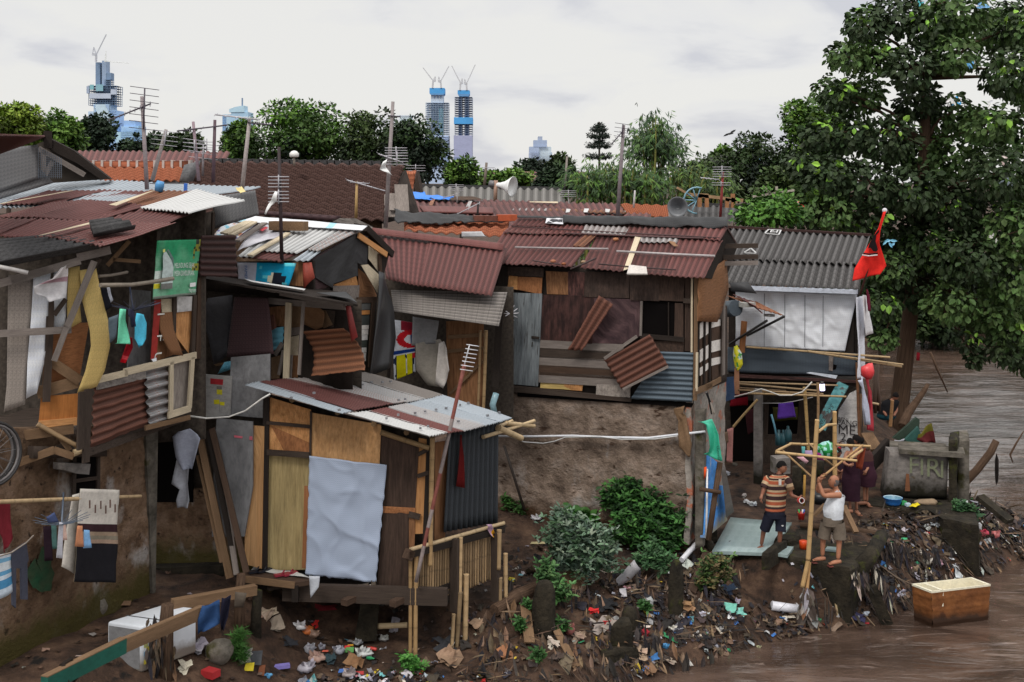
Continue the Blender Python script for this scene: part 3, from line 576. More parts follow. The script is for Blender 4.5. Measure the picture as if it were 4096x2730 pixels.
 s2=MB();strip(s2,PL_N,[(712,968),(735,1240),(800,1500),(810,1640),(760,1870),(690,2070)],[(862,950),(905,1180),(985,1490),(980,1640),(935,1860),(868,2010)],off=.10,th=.014,fn2=lambda u,v:.10*math.sin(v*3.1));s2.build('wall_board','ply_yellow',h,'long yellow board bent outward')
 plk(h,'brace','wood_grey',PL_N,[((845,885),(600,1480),.085),((600,1470),(485,1780),.075)],off=.22)
 plk(h,'brace','wood_dark',PL_N,[((900,865),(830,960),.05),((590,1225),(485,1370),.06),((460,1245),(455,1490),.07)],off=.1)
 plk(h,'rail','wood_grey',PL_N,[((-80,1540),(640,1500),.09)],off=.16)
 plk(h,'fascia_board','wood_grey',PL_N,[((-80,1108),(480,950),.10),((100,1060),(720,880),.10),((690,855),(990,785),.11)],off=.20)
 plk(h,'rafter','wood_mid',PL_N,[((1010,870),(1260,890),.05),((1160,705),(960,925),.06)],off=-.5)
 plk(h,'rafter','wood_dark',PL_U,[((1420,620),(1410,700),.08),((1790,480),(1785,700),.10),((1910,450),(1905,660),.06)],off=-.05)
 pn(h,'upper_wall','inner',PL_U,[(1400,600),(1920,430),(1910,660),(1400,720)],off=-.3)
 pgon(h,'inner_panel','panel_grey',PL_U,[(1172,1140),(1352,1155),(1345,1810),(1145,1870)],off=-.35,th=.02)
 pgon(h,'wall_board','ply_brown',PL_U,[(1440,1240),(1720,1195),(1700,1660),(1380,1790)],off=-.05)
 pgon(h,'wall_board','ply_orange',PL_U,[(1575,1330),(1720,1320),(1690,1710),(1560,1560)],off=.0,label='orange board right of the lettered strip')
 pgon(h,'wall_board','wall_white',PL_U,[(1580,1200),(1722,1195),(1718,1325),(1578,1342)],off=.02,label='white painted board stub')
 pgon(h,'wall_board','wood_pale',PL_U,[(1448,1225),(1542,1220),(1538,1345),(1440,1345)],off=.02)
 s2=MB();strip(s2,PL_U,[(1430,1350),(1425,1500),(1450,1600),(1510,1720)],[(1545,1340),(1550,1500),(1560,1550),(1612,1730)],off=.06,th=.01,fn2=lambda u,v:.06*v);s2.build('wall_board','ply_brown',h)
 plk(h,'post','wood_dark',PL_U,[((1745,1190),(1725,1740),.08),((1562,1200),(1558,1530),.07)],off=.06)
 plk(h,'post','wood_brown',PL_U,[((1795,1030),(1770,1760),.12)],off=.02)
 lt=MB();P=c3(PL_U,[(1388,1232),(1446,1228),(1402,1760),(1352,1770)],.08);lt.poly(P,.01,PL_U.n,al(140,38,32));lo=lt.build('sign_strip','painted',h,'red strip of an old sign with white letters')
 tx=MB();dn=(P[3]-P[0]).normalized();rt=(P[1]-P[0]).normalized()
 for(s_,p)in(('I',(1420,1345)),('F',(1415,1540)),('U',(1395,1700))):
  o=PL_U.hit(p,.085);tx.text(s_,o-rt*.02,-dn*-1,rt,.16,al(214,206,200),PL_U.n)
 tx.build('letters','painted',lo)
 pgon(h,'strip_tail','tarp_white',PL_U,[(1350,1770),(1404,1755),(1395,1835),(1375,1810)],off=.09)
 A0=at((917,752),15.7);a=Vector((.4,1,.19));PR=tri(A0,A0+a,A0+Vector((-1,.4,0)))
 rows=[('zinc',[(430,140),(2340,225),(1700,330),(-200,410)],.0,None),('rust_roof',[(430,258),(960,245),(480,378),(0,378)],.03,None),('rust_roof',[(880,248),(1400,262),(1000,388),(690,352)],.025,None),('rust_bare',[(1350,255),(1765,258),(1330,398),(985,386)],.045,'orange rust sheet with pale left edge'),('rust_roof',[(470,362),(860,335),(300,502),(-60,492)],.05,None),('rust_roof',[(830,342),(1330,392),(850,532),(295,500)],.06,None),('rust_roof',[(1050,382),(1720,455),(1370,582),(850,530)],.055,None),('rust_roof',[(-60,500),(340,502),(0,652),(-340,642)],.075,None),('rust_roof',[(300,502),(880,530),(400,672),(-20,650)],.08,None),('rust_roof',[(860,528),(1580,545),(925,752),(390,668)],.085,None),('zinc_white',[(1770,252),(2195,330),(1690,466),(1250,398)],.11,'pale zinc sheet at the roof corner')]
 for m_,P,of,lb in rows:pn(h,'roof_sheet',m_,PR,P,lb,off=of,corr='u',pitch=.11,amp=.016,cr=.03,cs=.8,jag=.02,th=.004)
 for P in([(985,386),(1040,388),(1390,258),(1350,255)],[(345,665),(385,668),(900,532),(860,528)],[(-30,375),(40,378),(660,262),(580,258)]):
  pgon(h,'roof_strip','wood_pale',PR,P,th=.006,off=.15)
 PA=tri(at((920,745),15.5),at((480,675),16.3),at((-200,965),14.9))
 pn(h,'eave_sheet','asbestos_dark',PA,[(-260,735),(480,672),(925,742),(-260,972)],'dark grey deep-ribbed sheets over the near eave',corr='v',pitch=-6.3,th=.01)
 pn(h,'ridge_flap','asbestos_dark',PR,[(800,548),(1000,520),(1215,560),(835,635)],'loose piece of grey ribbed sheet lying on the roof',off=.2,corr='v',pitch=-3,th=.012)
 pn(h,'side_sheet','rust_dark',PL_U,[(1800,655),(2112,652),(2126,1030),(1790,1020)],'dark rusty corrugated sheet beside the green poster',off=.12,corr='v',pitch=.1,amp=.015,jag=.02)
 pn(h,'side_tarp','tarp_grey',vpl((2100,400),19.2,(1,-.2)),[(1900,310),(2290,250),(2320,470),(1910,600)],'grey tarpaulin hanging under the zinc corner',fold=.05)
 p=MB();P=[(1410,702),(1795,690),(1755,1185),(1370,1228)]
 def pc(u,v):
  g=Vector(al(24,128,84)).lerp(Vector(al(160,200,176)),min(1,max(0,.75-abs(v-.75)*1.2+.5*nz(u*4,v*4))*.75*(1-u*.6)))
  if u<.2 and .5<v<.74:g=Vector(al(196,206,200))
  if u<.16 and .72<v<.84:g=Vector(al(196,186,44))
  if v>.97:g=Vector(al(120,132,122))
  if u>.86 and v<.55+.3*nz(v*9,3)and nz(u*9,v*9,2)>-.15:g=Vector(al(120,118,34))if nz(u*30,v*30)>-.1 else Vector(al(24,40,26))
  return tuple(g)
 po=thing('poster','green tin advertising poster showing a white oil can, nailed under the rusty roof','poster',PL_U.hit((1560,1228),.25));sheet(p,PL_U,P,off=.25,th=.006,cr=.02,res=.035,col=pc,sd=3);p.build('panel','painted',po)
 q=MB();wh=al(206,212,208)
 q.poly(c3(PL_U,[(1470,810),(1490,800),(1550,900),(1555,940),(1545,1132),(1440,1138),(1462,940),(1460,840)],.285),.003,PL_U.n,al(176,190,188));q.build('oil_can','painted',po,'white oil can picture')
 q=MB();q.poly(c3(PL_U,[(1496,790),(1512,780),(1556,860),(1556,930),(1540,880),(1510,812)],.289),.003,PL_U.n,al(92,116,112));q.build('can_handle','painted',po)
 q=MB();q.poly(c3(PL_U,[(1460,782),(1480,776),(1480,804),(1462,808)],.289),.003,PL_U.n,al(220,214,120));q.build('can_cap','painted',po)
 q=MB();q.poly(c3(PL_U,[(1444,1090),(1546,1080),(1545,1132),(1441,1138)],.288),.003,PL_U.n,al(110,112,108));q.build('can_foot','painted',po)
 q=MB();rt=(PL_U.hit((1740,940))-PL_U.hit((1570,946))).normalized();up=Vector((0,0,1))
 def fit(mb,s_,p0,p1,hh,col,pl,of):
  o=pl.hit(p0,of);W_=(pl.hit(p1,of)-o);t_=MB();t_.text(s_,Vector((0,0,0)),Vector((1,0,0)),Vector((0,0,1)),1);wd=max(v.x for v in t_.v)
  mb.text(s_,o,W_/wd/hh,up,hh,col,pl.n)
 fit(q,'MELINDUNGI SEJAK',(1562,948),(1742,942),.075,wh,PL_U,.286);fit(q,'MESIN DIHIDUPKAN.',(1560,1018),(1740,1012),.075,wh,PL_U,.286)
 fit(q,'Magnatec',(1690,1162),(1756,1156),.055,wh,PL_U,.286);q.build('lettering','painted',po)
 q=MB();q.poly(c3(PL_U,[(1704,1082),(1756,1076),(1752,1112),(1702,1118)],.287),.003,PL_U.n,wh);q.build('logo','painted',po)
left_house()
def hang(name,label,cat,pl,pts,cols,mat='cloth',off=.15,fold=.025,ff=14,group=None,par=None,cr=.02):
 """hanging cloth; cols: one colour or [(v, colour), ...] bands from top to bottom"""
 mb=MB();band=cols if isinstance(cols,list)else[(1.0,cols)]
 def cf(u,v):
  for lim,c in band:
   if v<=lim:return c
  return band[-1][1]
 if len(pts)==4:sheet(mb,pl,pts,off=off,th=.006,fold=fold,ff=ff,cr=cr,col=cf,res=.05)
 else:
  k=len(pts)//2;strip(mb,pl,pts[:k],pts[k:][::-1],off=off,th=.006,n=6,col=cf,fn2=lambda u,v:fold*math.sin(u*5+v*3),sub=4)
 return mb.build(name,mat,par,label,None,cat,group)
def dryer(label,hub_pl,c,top,n,r,col,off=.6):
 """round clothes drying hanger: radiating ribs on a hook cord"""
 o=hub_pl.hit(c,off);t_=hub_pl.hit(top,off*.6);th=thing('clothes_hanger',label,'clothes hanger',o,None)
 mb=MB();mb.tube([o,t_],.012,6,col);mb.build('hook_cord','plastic',th)
 for k in range(n):
  a=6.283*k/n;d=Vector((math.cos(a),math.sin(a),.28));m=MB();m.tube([o,o+d*r],[.006,.004],5,col);m.build('rib','plastic',th)
 return o
def laundry_left():
 V('B')
 dryer('dark blue folding clothes hanger under the green poster',PL_U,(1195,1330),(1160,1100),14,.36,al(48,54,74),.45)
 hang('dress','mint green dress hanging from the dark hanger','dress',PL_U,[(1075,1312),(1055,1400),(1040,1620),(1030,1625),(1155,1628),(1150,1560),(1130,1420),(1142,1318)],al(112,204,168),off=.75)
 hang('shirt','cyan shirt hanging right of the mint dress','shirt',PL_U,[(1225,1352),(1198,1440),(1196,1580),(1252,1662),(1262,1640),(1300,1580),(1318,1440),(1300,1365)],al(80,178,214),off=.72)
 hang('trousers','dark red trousers hanging low behind the mint dress','trousers',PL_U,[(1160,1568),(1120,1640),(1090,1720),(1080,1790),(1112,1800),(1145,1740),(1195,1660),(1200,1580)],[(.7,al(132,18,28)),(.85,al(176,60,66)),(1,al(150,14,24))],off=.6)
 hang('shirt','small dark navy garment between mint dress and cyan shirt','garment',PL_U,[(1150,1318),(1140,1370),(1165,1410),(1190,1480),(1205,1470),(1200,1400),(1210,1340),(1185,1315)],al(48,48,66),off=.82)
 hang('towel','grey dotted towel left of the mint dress','towel',PL_U,[(972,1395),(1060,1362),(1040,1560),(985,1620)],al(98,108,118),off=.5)
 hang('shirt','black garment hanging in the gap beside the bent yellow board','garment',PL_U,[(905,1115),(948,1112),(990,1290),(950,1330)],al(26,26,32),off=.35)
 hang('shirt','white garment hanging in the gap behind the black one','garment',PL_U,[(945,1115),(980,1118),(1006,1235),(985,1265)],al(176,178,188),off=.2)
 hang('banner','torn pale printed cloth draped over the left boards','cloth',PL_N,[(545,945),(470,1040),(300,1110),(310,1180),(400,1200),(440,1250),(590,1210),(600,1090),(612,1000),(610,920)],[(.3,al(196,190,190)),(.45,al(150,120,128)),(1,al(182,180,182))],off=.25,fold=.05)
 mb=MB();mb.tube(c3(PL_U,[(900,1102),(1180,1098),(1350,1075),(1550,1042)],.5),.03,7,al(128,118,106));mb.build('pole','painted',None,'bare grey branch carrying the dark clothes hanger',None,'pole')
 mb=MB();mb.tube(c3(PL_U,[(885,1022),(1000,1012),(1140,985)],.2),.022,7,al(112,102,92));mb.build('pole','painted',None,'short stick with wire hangers above the branch',None,'pole')
 mb=MB();mb.tube(c3(PL_N,[(-40,930),(110,960),(250,992)],.35),.03,7,al(176,172,170));mb.build('pole','painted',None,'white perforated rail sticking out at the left edge',None,'rail')
 V('C')
 hang('shirt','grey-blue work shirt hanging in the dark doorway','shirt',PL_B,[(1600,955),(1552,1000),(1585,1180),(1640,1300),(1700,1290),(1690,1240),(1730,1290),(1795,1020),(1762,985),(1690,935)],al(138,142,156),off=1.0,fold=.04)
 hang('trousers','light grey trousers hanging below the work shirt','trousers',PL_B,[(1610,1125),(1590,1200),(1545,1420),(1620,1470),(1585,1568),(1590,1640),(1690,1640),(1705,1570),(1685,1420),(1690,1290),(1670,1130),(1640,1120)],al(146,148,156),off=.9,fold=.04)
 mb=MB();mb.bamboo(PL_L.hit((-60,1590),.75),PL_L.hit((1260,1536),.45),.028,col=(.92,.88,.84));mb.build('clothes_pole','bamboo',None,'thin bamboo laundry pole along the mud-plastered wall',None,'pole')
 V('DD')
 wc,bk=al(186,180,172),al(30,29,33)
 bk_=hang('blanket','black and cream batik blanket hanging from the laundry pole','blanket',PL_L,[(690,-95),(1026,-85),(990,712),(636,705)],[(.355,wc),(.385,al(120,104,94)),(.44,al(54,36,40)),(.49,al(140,122,104)),(.56,al(120,112,98)),(.60,al(148,126,110)),(1,bk)],off=.62,fold=.03,ff=8)
 hang('blanket','cream batik cloth folded behind the black blanket','blanket',PL_L,[(632,-40),(690,-60),(640,640),(530,575)],wc,off=.5)
 for(x,y)in((772,40),(820,80),(867,45),(910,85),(948,35),(990,75)):mb=MB();mb.poly(c3(PL_L,[(x-6,y-35),(x+6,y-37),(x+6,y+33),(x-6,y+35)],.70),.004,PL_L.n,al(96,74,66));mb.build('woven_dash','painted',bk_)
 hang('towel','dark red towel at the left edge of the frame','towel',PL_L,[(-60,-20),(-60,200),(10,330),(40,455),(60,400),(102,330),(96,180),(102,20)],al(112,38,46),off=.6)
 mb=MB();mb.tube(c3(PL_L,[(-60,500),(100,452),(225,370),(288,305)],.55),.01,5,al(150,140,130));mb.build('clothes_line','painted',None,'slack washing line at lower left carrying the blue flowered cloth',None,'line')
 hang('cloth','white cloth with blue flowers at the left edge','cloth',PL_L,[(-40,480),(100,452),(115,785),(-40,870)],[(.1,al(190,196,204)),(.2,al(112,160,190)),(.35,al(196,202,210)),(.45,al(92,146,182)),(.6,al(184,196,208)),(.75,al(70,128,168)),(1,al(180,192,204))],off=.55)
 mb=MB();mb.poly(c3(PL_L,[(102,452),(228,368),(248,515),(236,545),(240,858),(188,856),(184,590),(140,590),(138,930),(112,905)],.55),.03,PL_L.n,al(70,72,84));mb.build('trousers','cloth',None,'slate grey trousers on the washing line',None,'trousers')
 o=dryer('small pale blue clothes hanger with many pegs in front of the mud wall',PL_L,(530,215),(545,-60),16,.34,al(74,84,98),.95)
 g='small clothes pegged to the round hanger'
 for lb,P,c in(('dark green sock pegged at the left of the round hanger',[(445,218),(485,222),(488,420),(420,425)],al(76,108,104)),('long white garment pegged under the round hanger',[(512,190),(545,200),(535,505),(495,500)],al(182,182,190)),('pink baby garment pegged beside the white one',[(540,205),(562,210),(578,345),(535,350)],al(204,172,160)),('orange-brown garment pegged in front of the blanket',[(665,222),(712,224),(720,405),(652,402)],al(186,128,96)),('light blue child shorts pegged in front of the blanket',[(722,258),(772,262),(788,412),(724,418)],al(122,164,206)),('dark maroon garment behind the green sock',[(380,230),(440,225),(450,520),(395,530)],al(38,26,34)),('navy patterned scarf bunched on the round hanger',[(400,150),(470,108),(510,190),(420,200)],al(64,74,106))):
  hang('garment',lb,'garment',PL_L,P,c,off=.95+.1*nz(P[0][0],1),group=g,ff=22,fold=.015)
laundry_left()
def back_left():
 V('C')
 h=thing('shack','dark recessed shack front with meter board, between the left house and plywood hut','shack',PL_B.hit((1700,2400)))
 pn(h,'back_wall','mud_wall',PL_B,[(1330,1480),(2420,1450),(2420,2420),(1330,2450)],th=.1,cr=.03)
 pn(h,'back_wall','inner',PL_B,[(1330,700),(2420,300),(2420,1460),(1330,1490)],off=-.05,th=.05,label='dark upper back wall')
 pgon(h,'door_opening','dark',PL_B,[(1400,930),(1740,900),(1730,1590),(1390,1590)],th=.01,off=.03)
 pgon(h,'wall_panel','panel_grey',PL_B,[(1940,830),(2270,870),(2260,1440),(2190,1900),(1900,1900),(1930,1100)],off=.30,th=.03,label='grey board with pink marks')
 pgon(h,'wall_panel','panel_grey',PL_B,[(2070,290),(2420,260),(2420,840),(2060,810)],off=.1,th=.03)
 mb=MB();mb.poly(c3(PL_B,[(1830,445),(2078,462),(2060,812),(1832,830)],.18),.03,PL_B.n,al(150,148,146));mp=mb.build('meter_board','painted',h,'white meter board with red and yellow stickers and the number 1')
 for P,c in(([(1885,480),(2000,490),(1995,540),(1885,530)],al(150,36,44)),([(1942,580),(1990,584),(1990,628),(1942,622)],al(190,180,40)),([(1915,672),(1965,670),(1965,712),(1917,712)],al(200,190,30)),([(1968,690),(2012,692),(2010,724),(1970,720)],al(200,190,30)),([(1942,550),(1988,552),(1988,580),(1942,578)],al(100,96,92))):
  m=MB();m.poly(c3(PL_B,P,.184),.003,PL_B.n,c);m.build('sticker','painted',mp)
 m=MB();m.text('1',PL_B.hit((1945,778),.184),Vector((1,0,0)),Vector((0,0,1)),.13,al(30,30,32),PL_B.n);m.build('number','painted',mp)
 m=MB()
 for P in([(2095,990),(2175,1000),(2170,1018),(2100,1010)],[(2235,1000),(2262,1000),(2262,1035),(2232,1030)]):m.poly(c3(PL_B,P,.335),.003,PL_B.n,al(190,96,110))
 m.build('paint_mark','painted',h)
 pgon(h,'side_post','wood_brown',PL_B,[(1790,300),(1830,300),(1810,900),(1780,900)],off=.4,th=.06)
 pgon(h,'step','concrete_moss',PL_B,[(1350,2180),(2000,2160),(2000,2480),(1300,2480)],off=.2,th=.4)
 for i,(a,b,wd,m_,lb)in enumerate((((1770,1170),(1985,2130),.05,'wood_mid','thin pale stick leaning leftmost against the recess wall'),((1790,1000),(2060,2270),.11,'wood_mid','broad brown plank leaning in the recess'),((1870,950),(2130,2270),.08,'wood_black','dark plank leaning behind the white-edged one'),((1990,1370),(2120,2240),.08,'wood_grey','plank with peeling white paint leaning in the recess'),((1900,930),(2210,2220),.09,'wood_brown','reddish plank leaning rightmost beside the plywood hut'))):
  mb=MB();p,q=PL_B.hit(a,.35),PL_B.hit(b,.75+.05*i);mb.bar(p,q,.05,wd,up=Vector((1,0,0)));mb.build('plank',m_,None,lb,None,'plank','planks leaning in the recess')
 mb=MB();mb.tube(c3(PL_B,[(1300,940),(1150,1050),(960,1090)],.7),.008,5,al(150,146,140));mb.build('cable','painted',None,'thin cable sagging under the closed balcony',None,'cable')
 mb=MB();mb.tube(c3(PL_B,[(1705,818),(1850,838),(2050,825),(2200,770),(2350,660),(2420,620)],.9),.014,6,al(196,194,190));mb.build('cable','painted',None,'white cable looping from the balcony to the plywood hut',None,'cable')
 b=thing('bicycle_wheel','bare bicycle wheels hung against the balcony at the left edge','bicycle wheel',PL_N.hit((0,1150),.5))
 for k,(c,o_)in enumerate((((-115,1150),.55),((-65,1160),.7))):
  m=MB();cc=PL_N.hit(c,o_);ax=Vector((.8,-.5,.1)).normalized();e1=ax.cross(Vector((0,0,1))).normalized();e2=ax.cross(e1)
  m.tube([cc+(e1*math.cos(t_*.2618)+e2*math.sin(t_*.2618))*.60*.6 for t_ in range(25)],.018,6,al(96,92,92),cap=False);m.build('rim','metal_grey',b)
  m=MB();m.tube([cc+(e1*math.cos(t_*.2618)+e2*math.sin(t_*.2618))*.655*.6 for t_ in range(25)],.022,6,al(34,32,32),cap=False);m.build('tyre','plastic',b)
  m=MB();[m.tube([cc,cc+(e1*math.cos(t_*.524)+e2*math.sin(t_*.524))*.36],.003,4,al(120,118,118))for t_ in range(12)];m.build('spokes','metal_grey',b)
 mb=MB();mb.ball(PL_N.hit((165,1120),-.1),.1,col=al(140,20,28));mb.build('ball','plastic',None,'red ball on the balcony ledge beside the wheels',None,'ball')
 V('A')
 h=thing('shack','house top left with maroon corrugated roof over a grey tarpaulin wall','shack',(-9.5,20.5,1.5))
 PW=vpl((200,1450),20.3,(1,.1));pn(h,'tarpaulin_wall','tarp_grey',PW,[(-300,1380),(338,1296),(345,1600),(-300,1820)],cr=.03,cs=1.2)
 pn(h,'lower_wall','tarp_grey',PW,[(-300,1640),(345,1500),(480,1640),(-300,1880)],off=-.02,cr=.02)
 P1=tri(at((0,1390),19.6),at((190,1306),19.9),at((410,1222),21.2));pn(h,'roof_sheet','rust_roof',P1,[(-300,1206),(412,1222),(190,1306),(-400,1520)],corr='u',pitch=.1,amp=.015)
 P2=vpl((700,1400),21.2,(1,.25));pgon(h,'gable_roof','wood_black',P2,[(415,1205),(440,1240),(660,1350),(990,1605),(900,1610),(700,1470),(420,1330)],th=.5,off=0)
 pgon(h,'inner_wall','inner',P2,[(335,1290),(420,1260),(640,1380),(930,1610),(345,1650)],off=-.3)
 mb=MB()
 for k in range(13):mb.bar(PW.hit((345+k*17,1320+k*8),.02),PW.hit((345+k*17,1600),.02),.008,.008,col=al(96,104,116))
 for k in range(15):mb.bar(PW.hit((345,1330+k*18),.02),PW.hit((345+min(210,k*30+30),1330+k*18),.02),.008,.008,col=al(96,104,116))
 mb.build('wire_mesh','metal_grey',h)
 plk(h,'brace','wood_grey',P2,[((345,1330),(760,1570),.09),((390,1340),(395,1600),.08),((470,1450),(395,1590),.08)],off=.1)
 plk(h,'ridge_post','wood_black',P2,[((428,1175),(428,1330),.14)],off=.02)
 h=thing('house','long house with maroon corrugated roof behind the orange tiles','house',(-13,36,1.5))
 q=tri(at((620,1352),38),at((2060,1360),36),at((700,1452),36));pn(h,'roof','rust_roof',q,[(600,1352),(2062,1360),(2010,1452),(560,1452)],corr='u',pitch=.22,amp=.03)
 pn(h,'wall','wall_white',vpl((1400,1440),37.5,(1,-.1)),[(600,1440),(2050,1420),(2050,1900),(600,1900)],th=.1)
 h=thing('house','house with bright orange clay tiles at left, behind the zinc roof','house',(-8.5,31,1.5))
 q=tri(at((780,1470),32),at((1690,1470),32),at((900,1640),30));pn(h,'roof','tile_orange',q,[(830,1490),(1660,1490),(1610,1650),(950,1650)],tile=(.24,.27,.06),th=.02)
 pn(h,'ridge_course','asbestos_dark',q,[(780,1484),(1700,1484),(1680,1506),(820,1508)],off=.02,th=.05)
 mb=MB();mb.bar(q.hit((775,1474),.1),q.hit((1690,1474),.1),.2,.17);mb.build('ridge_tiles','tile_orange',h)
 for k in range(12):mb=MB();c=q.hit((850+k*78,1474),.1);mb.bar(c-Vector((.03,.02,0)),c+Vector((.03,-.02,.0)),.23,.22,col=sr(200,190,184));mb.build('ridge_joint','painted',h)
 pn(h,'wall','wall_white',vpl((1300,1640),30.3,(1,0)),[(960,1600),(1610,1600),(1610,2000),(960,2000)],off=-.3,th=.1)
 pn(h,'flashing','tarp_grey',vpl((1700,1560),30.0,(1,0)),[(1650,1480),(1800,1440),(1720,1640),(1600,1640)],th=.05)
 V('E')
 h=thing('house','large house with dark brown concrete tile roof in the middle distance','house',(-4.6,29,1.5))
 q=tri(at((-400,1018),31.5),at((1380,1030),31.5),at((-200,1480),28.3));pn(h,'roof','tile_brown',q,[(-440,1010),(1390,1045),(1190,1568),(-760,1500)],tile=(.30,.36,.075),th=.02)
 mb=MB();n_=24
 for k in range(n_):
  a_,b_=at((-440+1600*k/n_,1000+24*k/n_),31.6),at((-440+1600*(k+1.12)/n_,1000+24*(k+1)/n_),31.6);mb.bar(a_,b_+Vector((0,0,.03)),.26,.13)
 mb.build('ridge_tiles','asbestos_dark',h)
 P=[at((1340,1120),30.8),at((1400,1080),30.9),at((1520,1470),28.8),at((1200,1560),28.6),at((1240,1300),29.6)];mb=MB();mb.poly(P,.3,Vector((.3,-1,0)).normalized());mb.build('gable','wood_black',h)
 for p,q_ in(((1262,1300),(1262,1500)),((1300,1290),(1310,1440)),((1352,1210),(1368,1450))):
  m=MB();m.bar(at(p,28.9),at(q_,28.3),.32,.03);m.build('gable_board','wood_grey',h)
 pn(h,'eave_sheet','rust_purple',vpl((600,1480),27.6,(1,0)),[(80,1440),(820,1490),(760,1540),(80,1480)],th=.05)
 wl=vpl((300,1500),28.9,(1,0));pn(h,'wall','mud_wall',wl,[(-700,1450),(1180,1450),(1180,2400),(-700,2400)],th=.1)
 h=thing('house','small steep roof of bright orange tiles behind the brown roof edge','house',at((1440,1300),33))
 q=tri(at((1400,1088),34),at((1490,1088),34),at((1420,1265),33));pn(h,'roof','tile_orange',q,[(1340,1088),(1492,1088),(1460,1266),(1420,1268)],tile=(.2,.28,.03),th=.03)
 mb=MB();mb.poly([at(p,33.2)for p in((1492,1090),(1530,1280),(1462,1268))],1.0,Vector((0,-1,0)));mb.build('gable','wood_dark',h)
 h=thing('house','long low house with pale grey corrugated roof in the middle distance','house',at((1900,1500),44))
 q=tri(at((1500,1222),46),at((2800,1245),46),at((1500,1340),43));pn(h,'roof','asbestos_pale',q,[(1490,1215),(2822,1243),(2822,1390),(1490,1330)],corr='u',pitch=.3,amp=.05)
 mb=MB();mb.bar(at((1490,1216),46),at((2822,1244),46),.3,.12);mb.build('ridge_cap','asbestos_dark',h)
 pn(h,'wall','wood_dark',vpl((1800,1350),43.5,(1,0)),[(1490,1320),(2822,1380),(2822,1620),(1490,1620)],th=.1)
 h=thing('house','low house with patched maroon roof and blue tarpaulin in the middle distance','house',at((1900,1560),37))
 q=tri(at((1480,1330),39),at((2860,1360),39),at((1560,1480),35));pn(h,'roof_sheet','rust_roof',q,[(1470,1325),(2920,1368),(3100,1590),(1560,1590)],corr='u',pitch=.2,amp=.03)
 pn(h,'ridge_flashing','rust_roof',q,[(1515,1395),(2180,1412),(2180,1462),(1560,1450)],off=.08,th=.03)
 for P,m_ in(([(1625,1345),(1660,1346),(1635,1400),(1600,1398)],'rust_bare'),([(1960,1360),(1990,1362),(1970,1410),(1935,1408)],'zinc_rusty')):pgon(h,'roof_patch',m_,q,P,off=.07)
 pn(h,'tarpaulin','tarp_blue',q,[(1410,1268),(1560,1275),(1640,1340),(1480,1325)],'bright blue tarpaulin on the roof',off=.12,cr=.06);pn(h,'tarpaulin','tarp_blue',q,[(1560,1300),(1830,1310),(1780,1340),(1600,1335)],'bright blue tarpaulin on the roof',off=.10,cr=.06)
 pgon(h,'roof_board','wood_brown',q,[(1830,1315),(2000,1320),(2090,1345),(1800,1345)],off=.1)
 V('I')
 q2=tri(at((0,810),38.5),at((1290,815),38.5),at((700,930),36.5))
 pn(h,'roof_sheet','rust_roof',q2,[(0,808),(1285,815),(1360,930),(0,940)],off=.05,corr='u',pitch=.2,amp=.03)
 pn(h,'roof_patch','zinc_rusty',q2,[(340,862),(660,865),(650,890),(330,885)],off=.12,corr='u',pitch=.2,amp=.03);pn(h,'roof_patch','rust_bare',q2,[(660,866),(1370,882),(1360,905),(650,890)],off=.12,corr='u',pitch=.2,amp=.03)
 for x in(820,980,1170,1345):pgon(h,'roof_patch','zinc_white',q2,[(x,868),(x+40,872),(x+30,900),(x-5,896)],off=.18)
 pgon(h,'roof_board','wood_pale',q2,[(490,806),(740,808),(740,818),(490,814)],off=.1)
 h=thing('house','house with orange tile roof beside the dark loudspeaker','house',at((1550,1000),34))
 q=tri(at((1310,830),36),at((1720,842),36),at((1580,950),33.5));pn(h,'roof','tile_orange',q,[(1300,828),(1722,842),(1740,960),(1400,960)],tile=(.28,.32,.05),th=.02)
 pgon(h,'roof_panel','zinc_white',vpl((1790,900),33.2,(1,0)),[(1725,856),(1835,862),(1850,950),(1735,948)])
 pn(h,'roof_sheet','rust_roof',q,[(1360,905),(1575,905),(1580,960),(1300,960)],off=.15,corr='u',pitch=.2,amp=.03)
 h=thing('house','house with grey ribbed asbestos roof carrying the wooden scaffold','house',at((2200,1000),38))
 q=tri(at((1880,826),40),at((2600,850),40),at((1900,960),37));pn(h,'roof','asbestos',q,[(1885,826),(2750,860),(2750,1000),(1870,980)],corr='u',pitch=.22,amp=.04)
 mb=MB();mb.bar(at((1885,826),40),at((2750,858),40),.25,.15);mb.build('ridge_cap','asbestos_dark',h)
 pgon(h,'gable_post','asbestos_dark',vpl((1865,860),36.5,(1,0)),[(1862,770),(1885,772),(1872,950),(1850,948)],th=.2)
 h=thing('house','distant house with long red roof behind trees','house',at((700,660),90))
 q=tri(at((110,530),95),at((980,533),95),at((110,640),88));pn(h,'roof','rust_roof',q,[(105,528),(1000,534),(1000,650),(150,640)]);pn(h,'wall','wall_white',vpl((500,640),89,(1,0)),[(150,630),(1000,630),(1000,720),(150,720)])
 h=thing('house','distant house with hipped grey tile roof right of the bamboo grove','house',at((2300,560),60))
 q=tri(at((2170,390),64),at((2500,400),64),at((2350,580),58));pn(h,'roof','asbestos',q,[(2165,390),(2500,398),(2620,600),(2330,580)],tile=(.4,.4,.05));pgon(h,'roof','asbestos_dark',vpl((2100,430),62,(1,.4)),[(2165,390),(2000,445),(2180,520),(2330,580)],th=.1)
back_left()
V('D')
PL_G=vpl((700,600),19.2,(.45,1));PL_M1=vpl((700,700),19.15,(1,-.45))
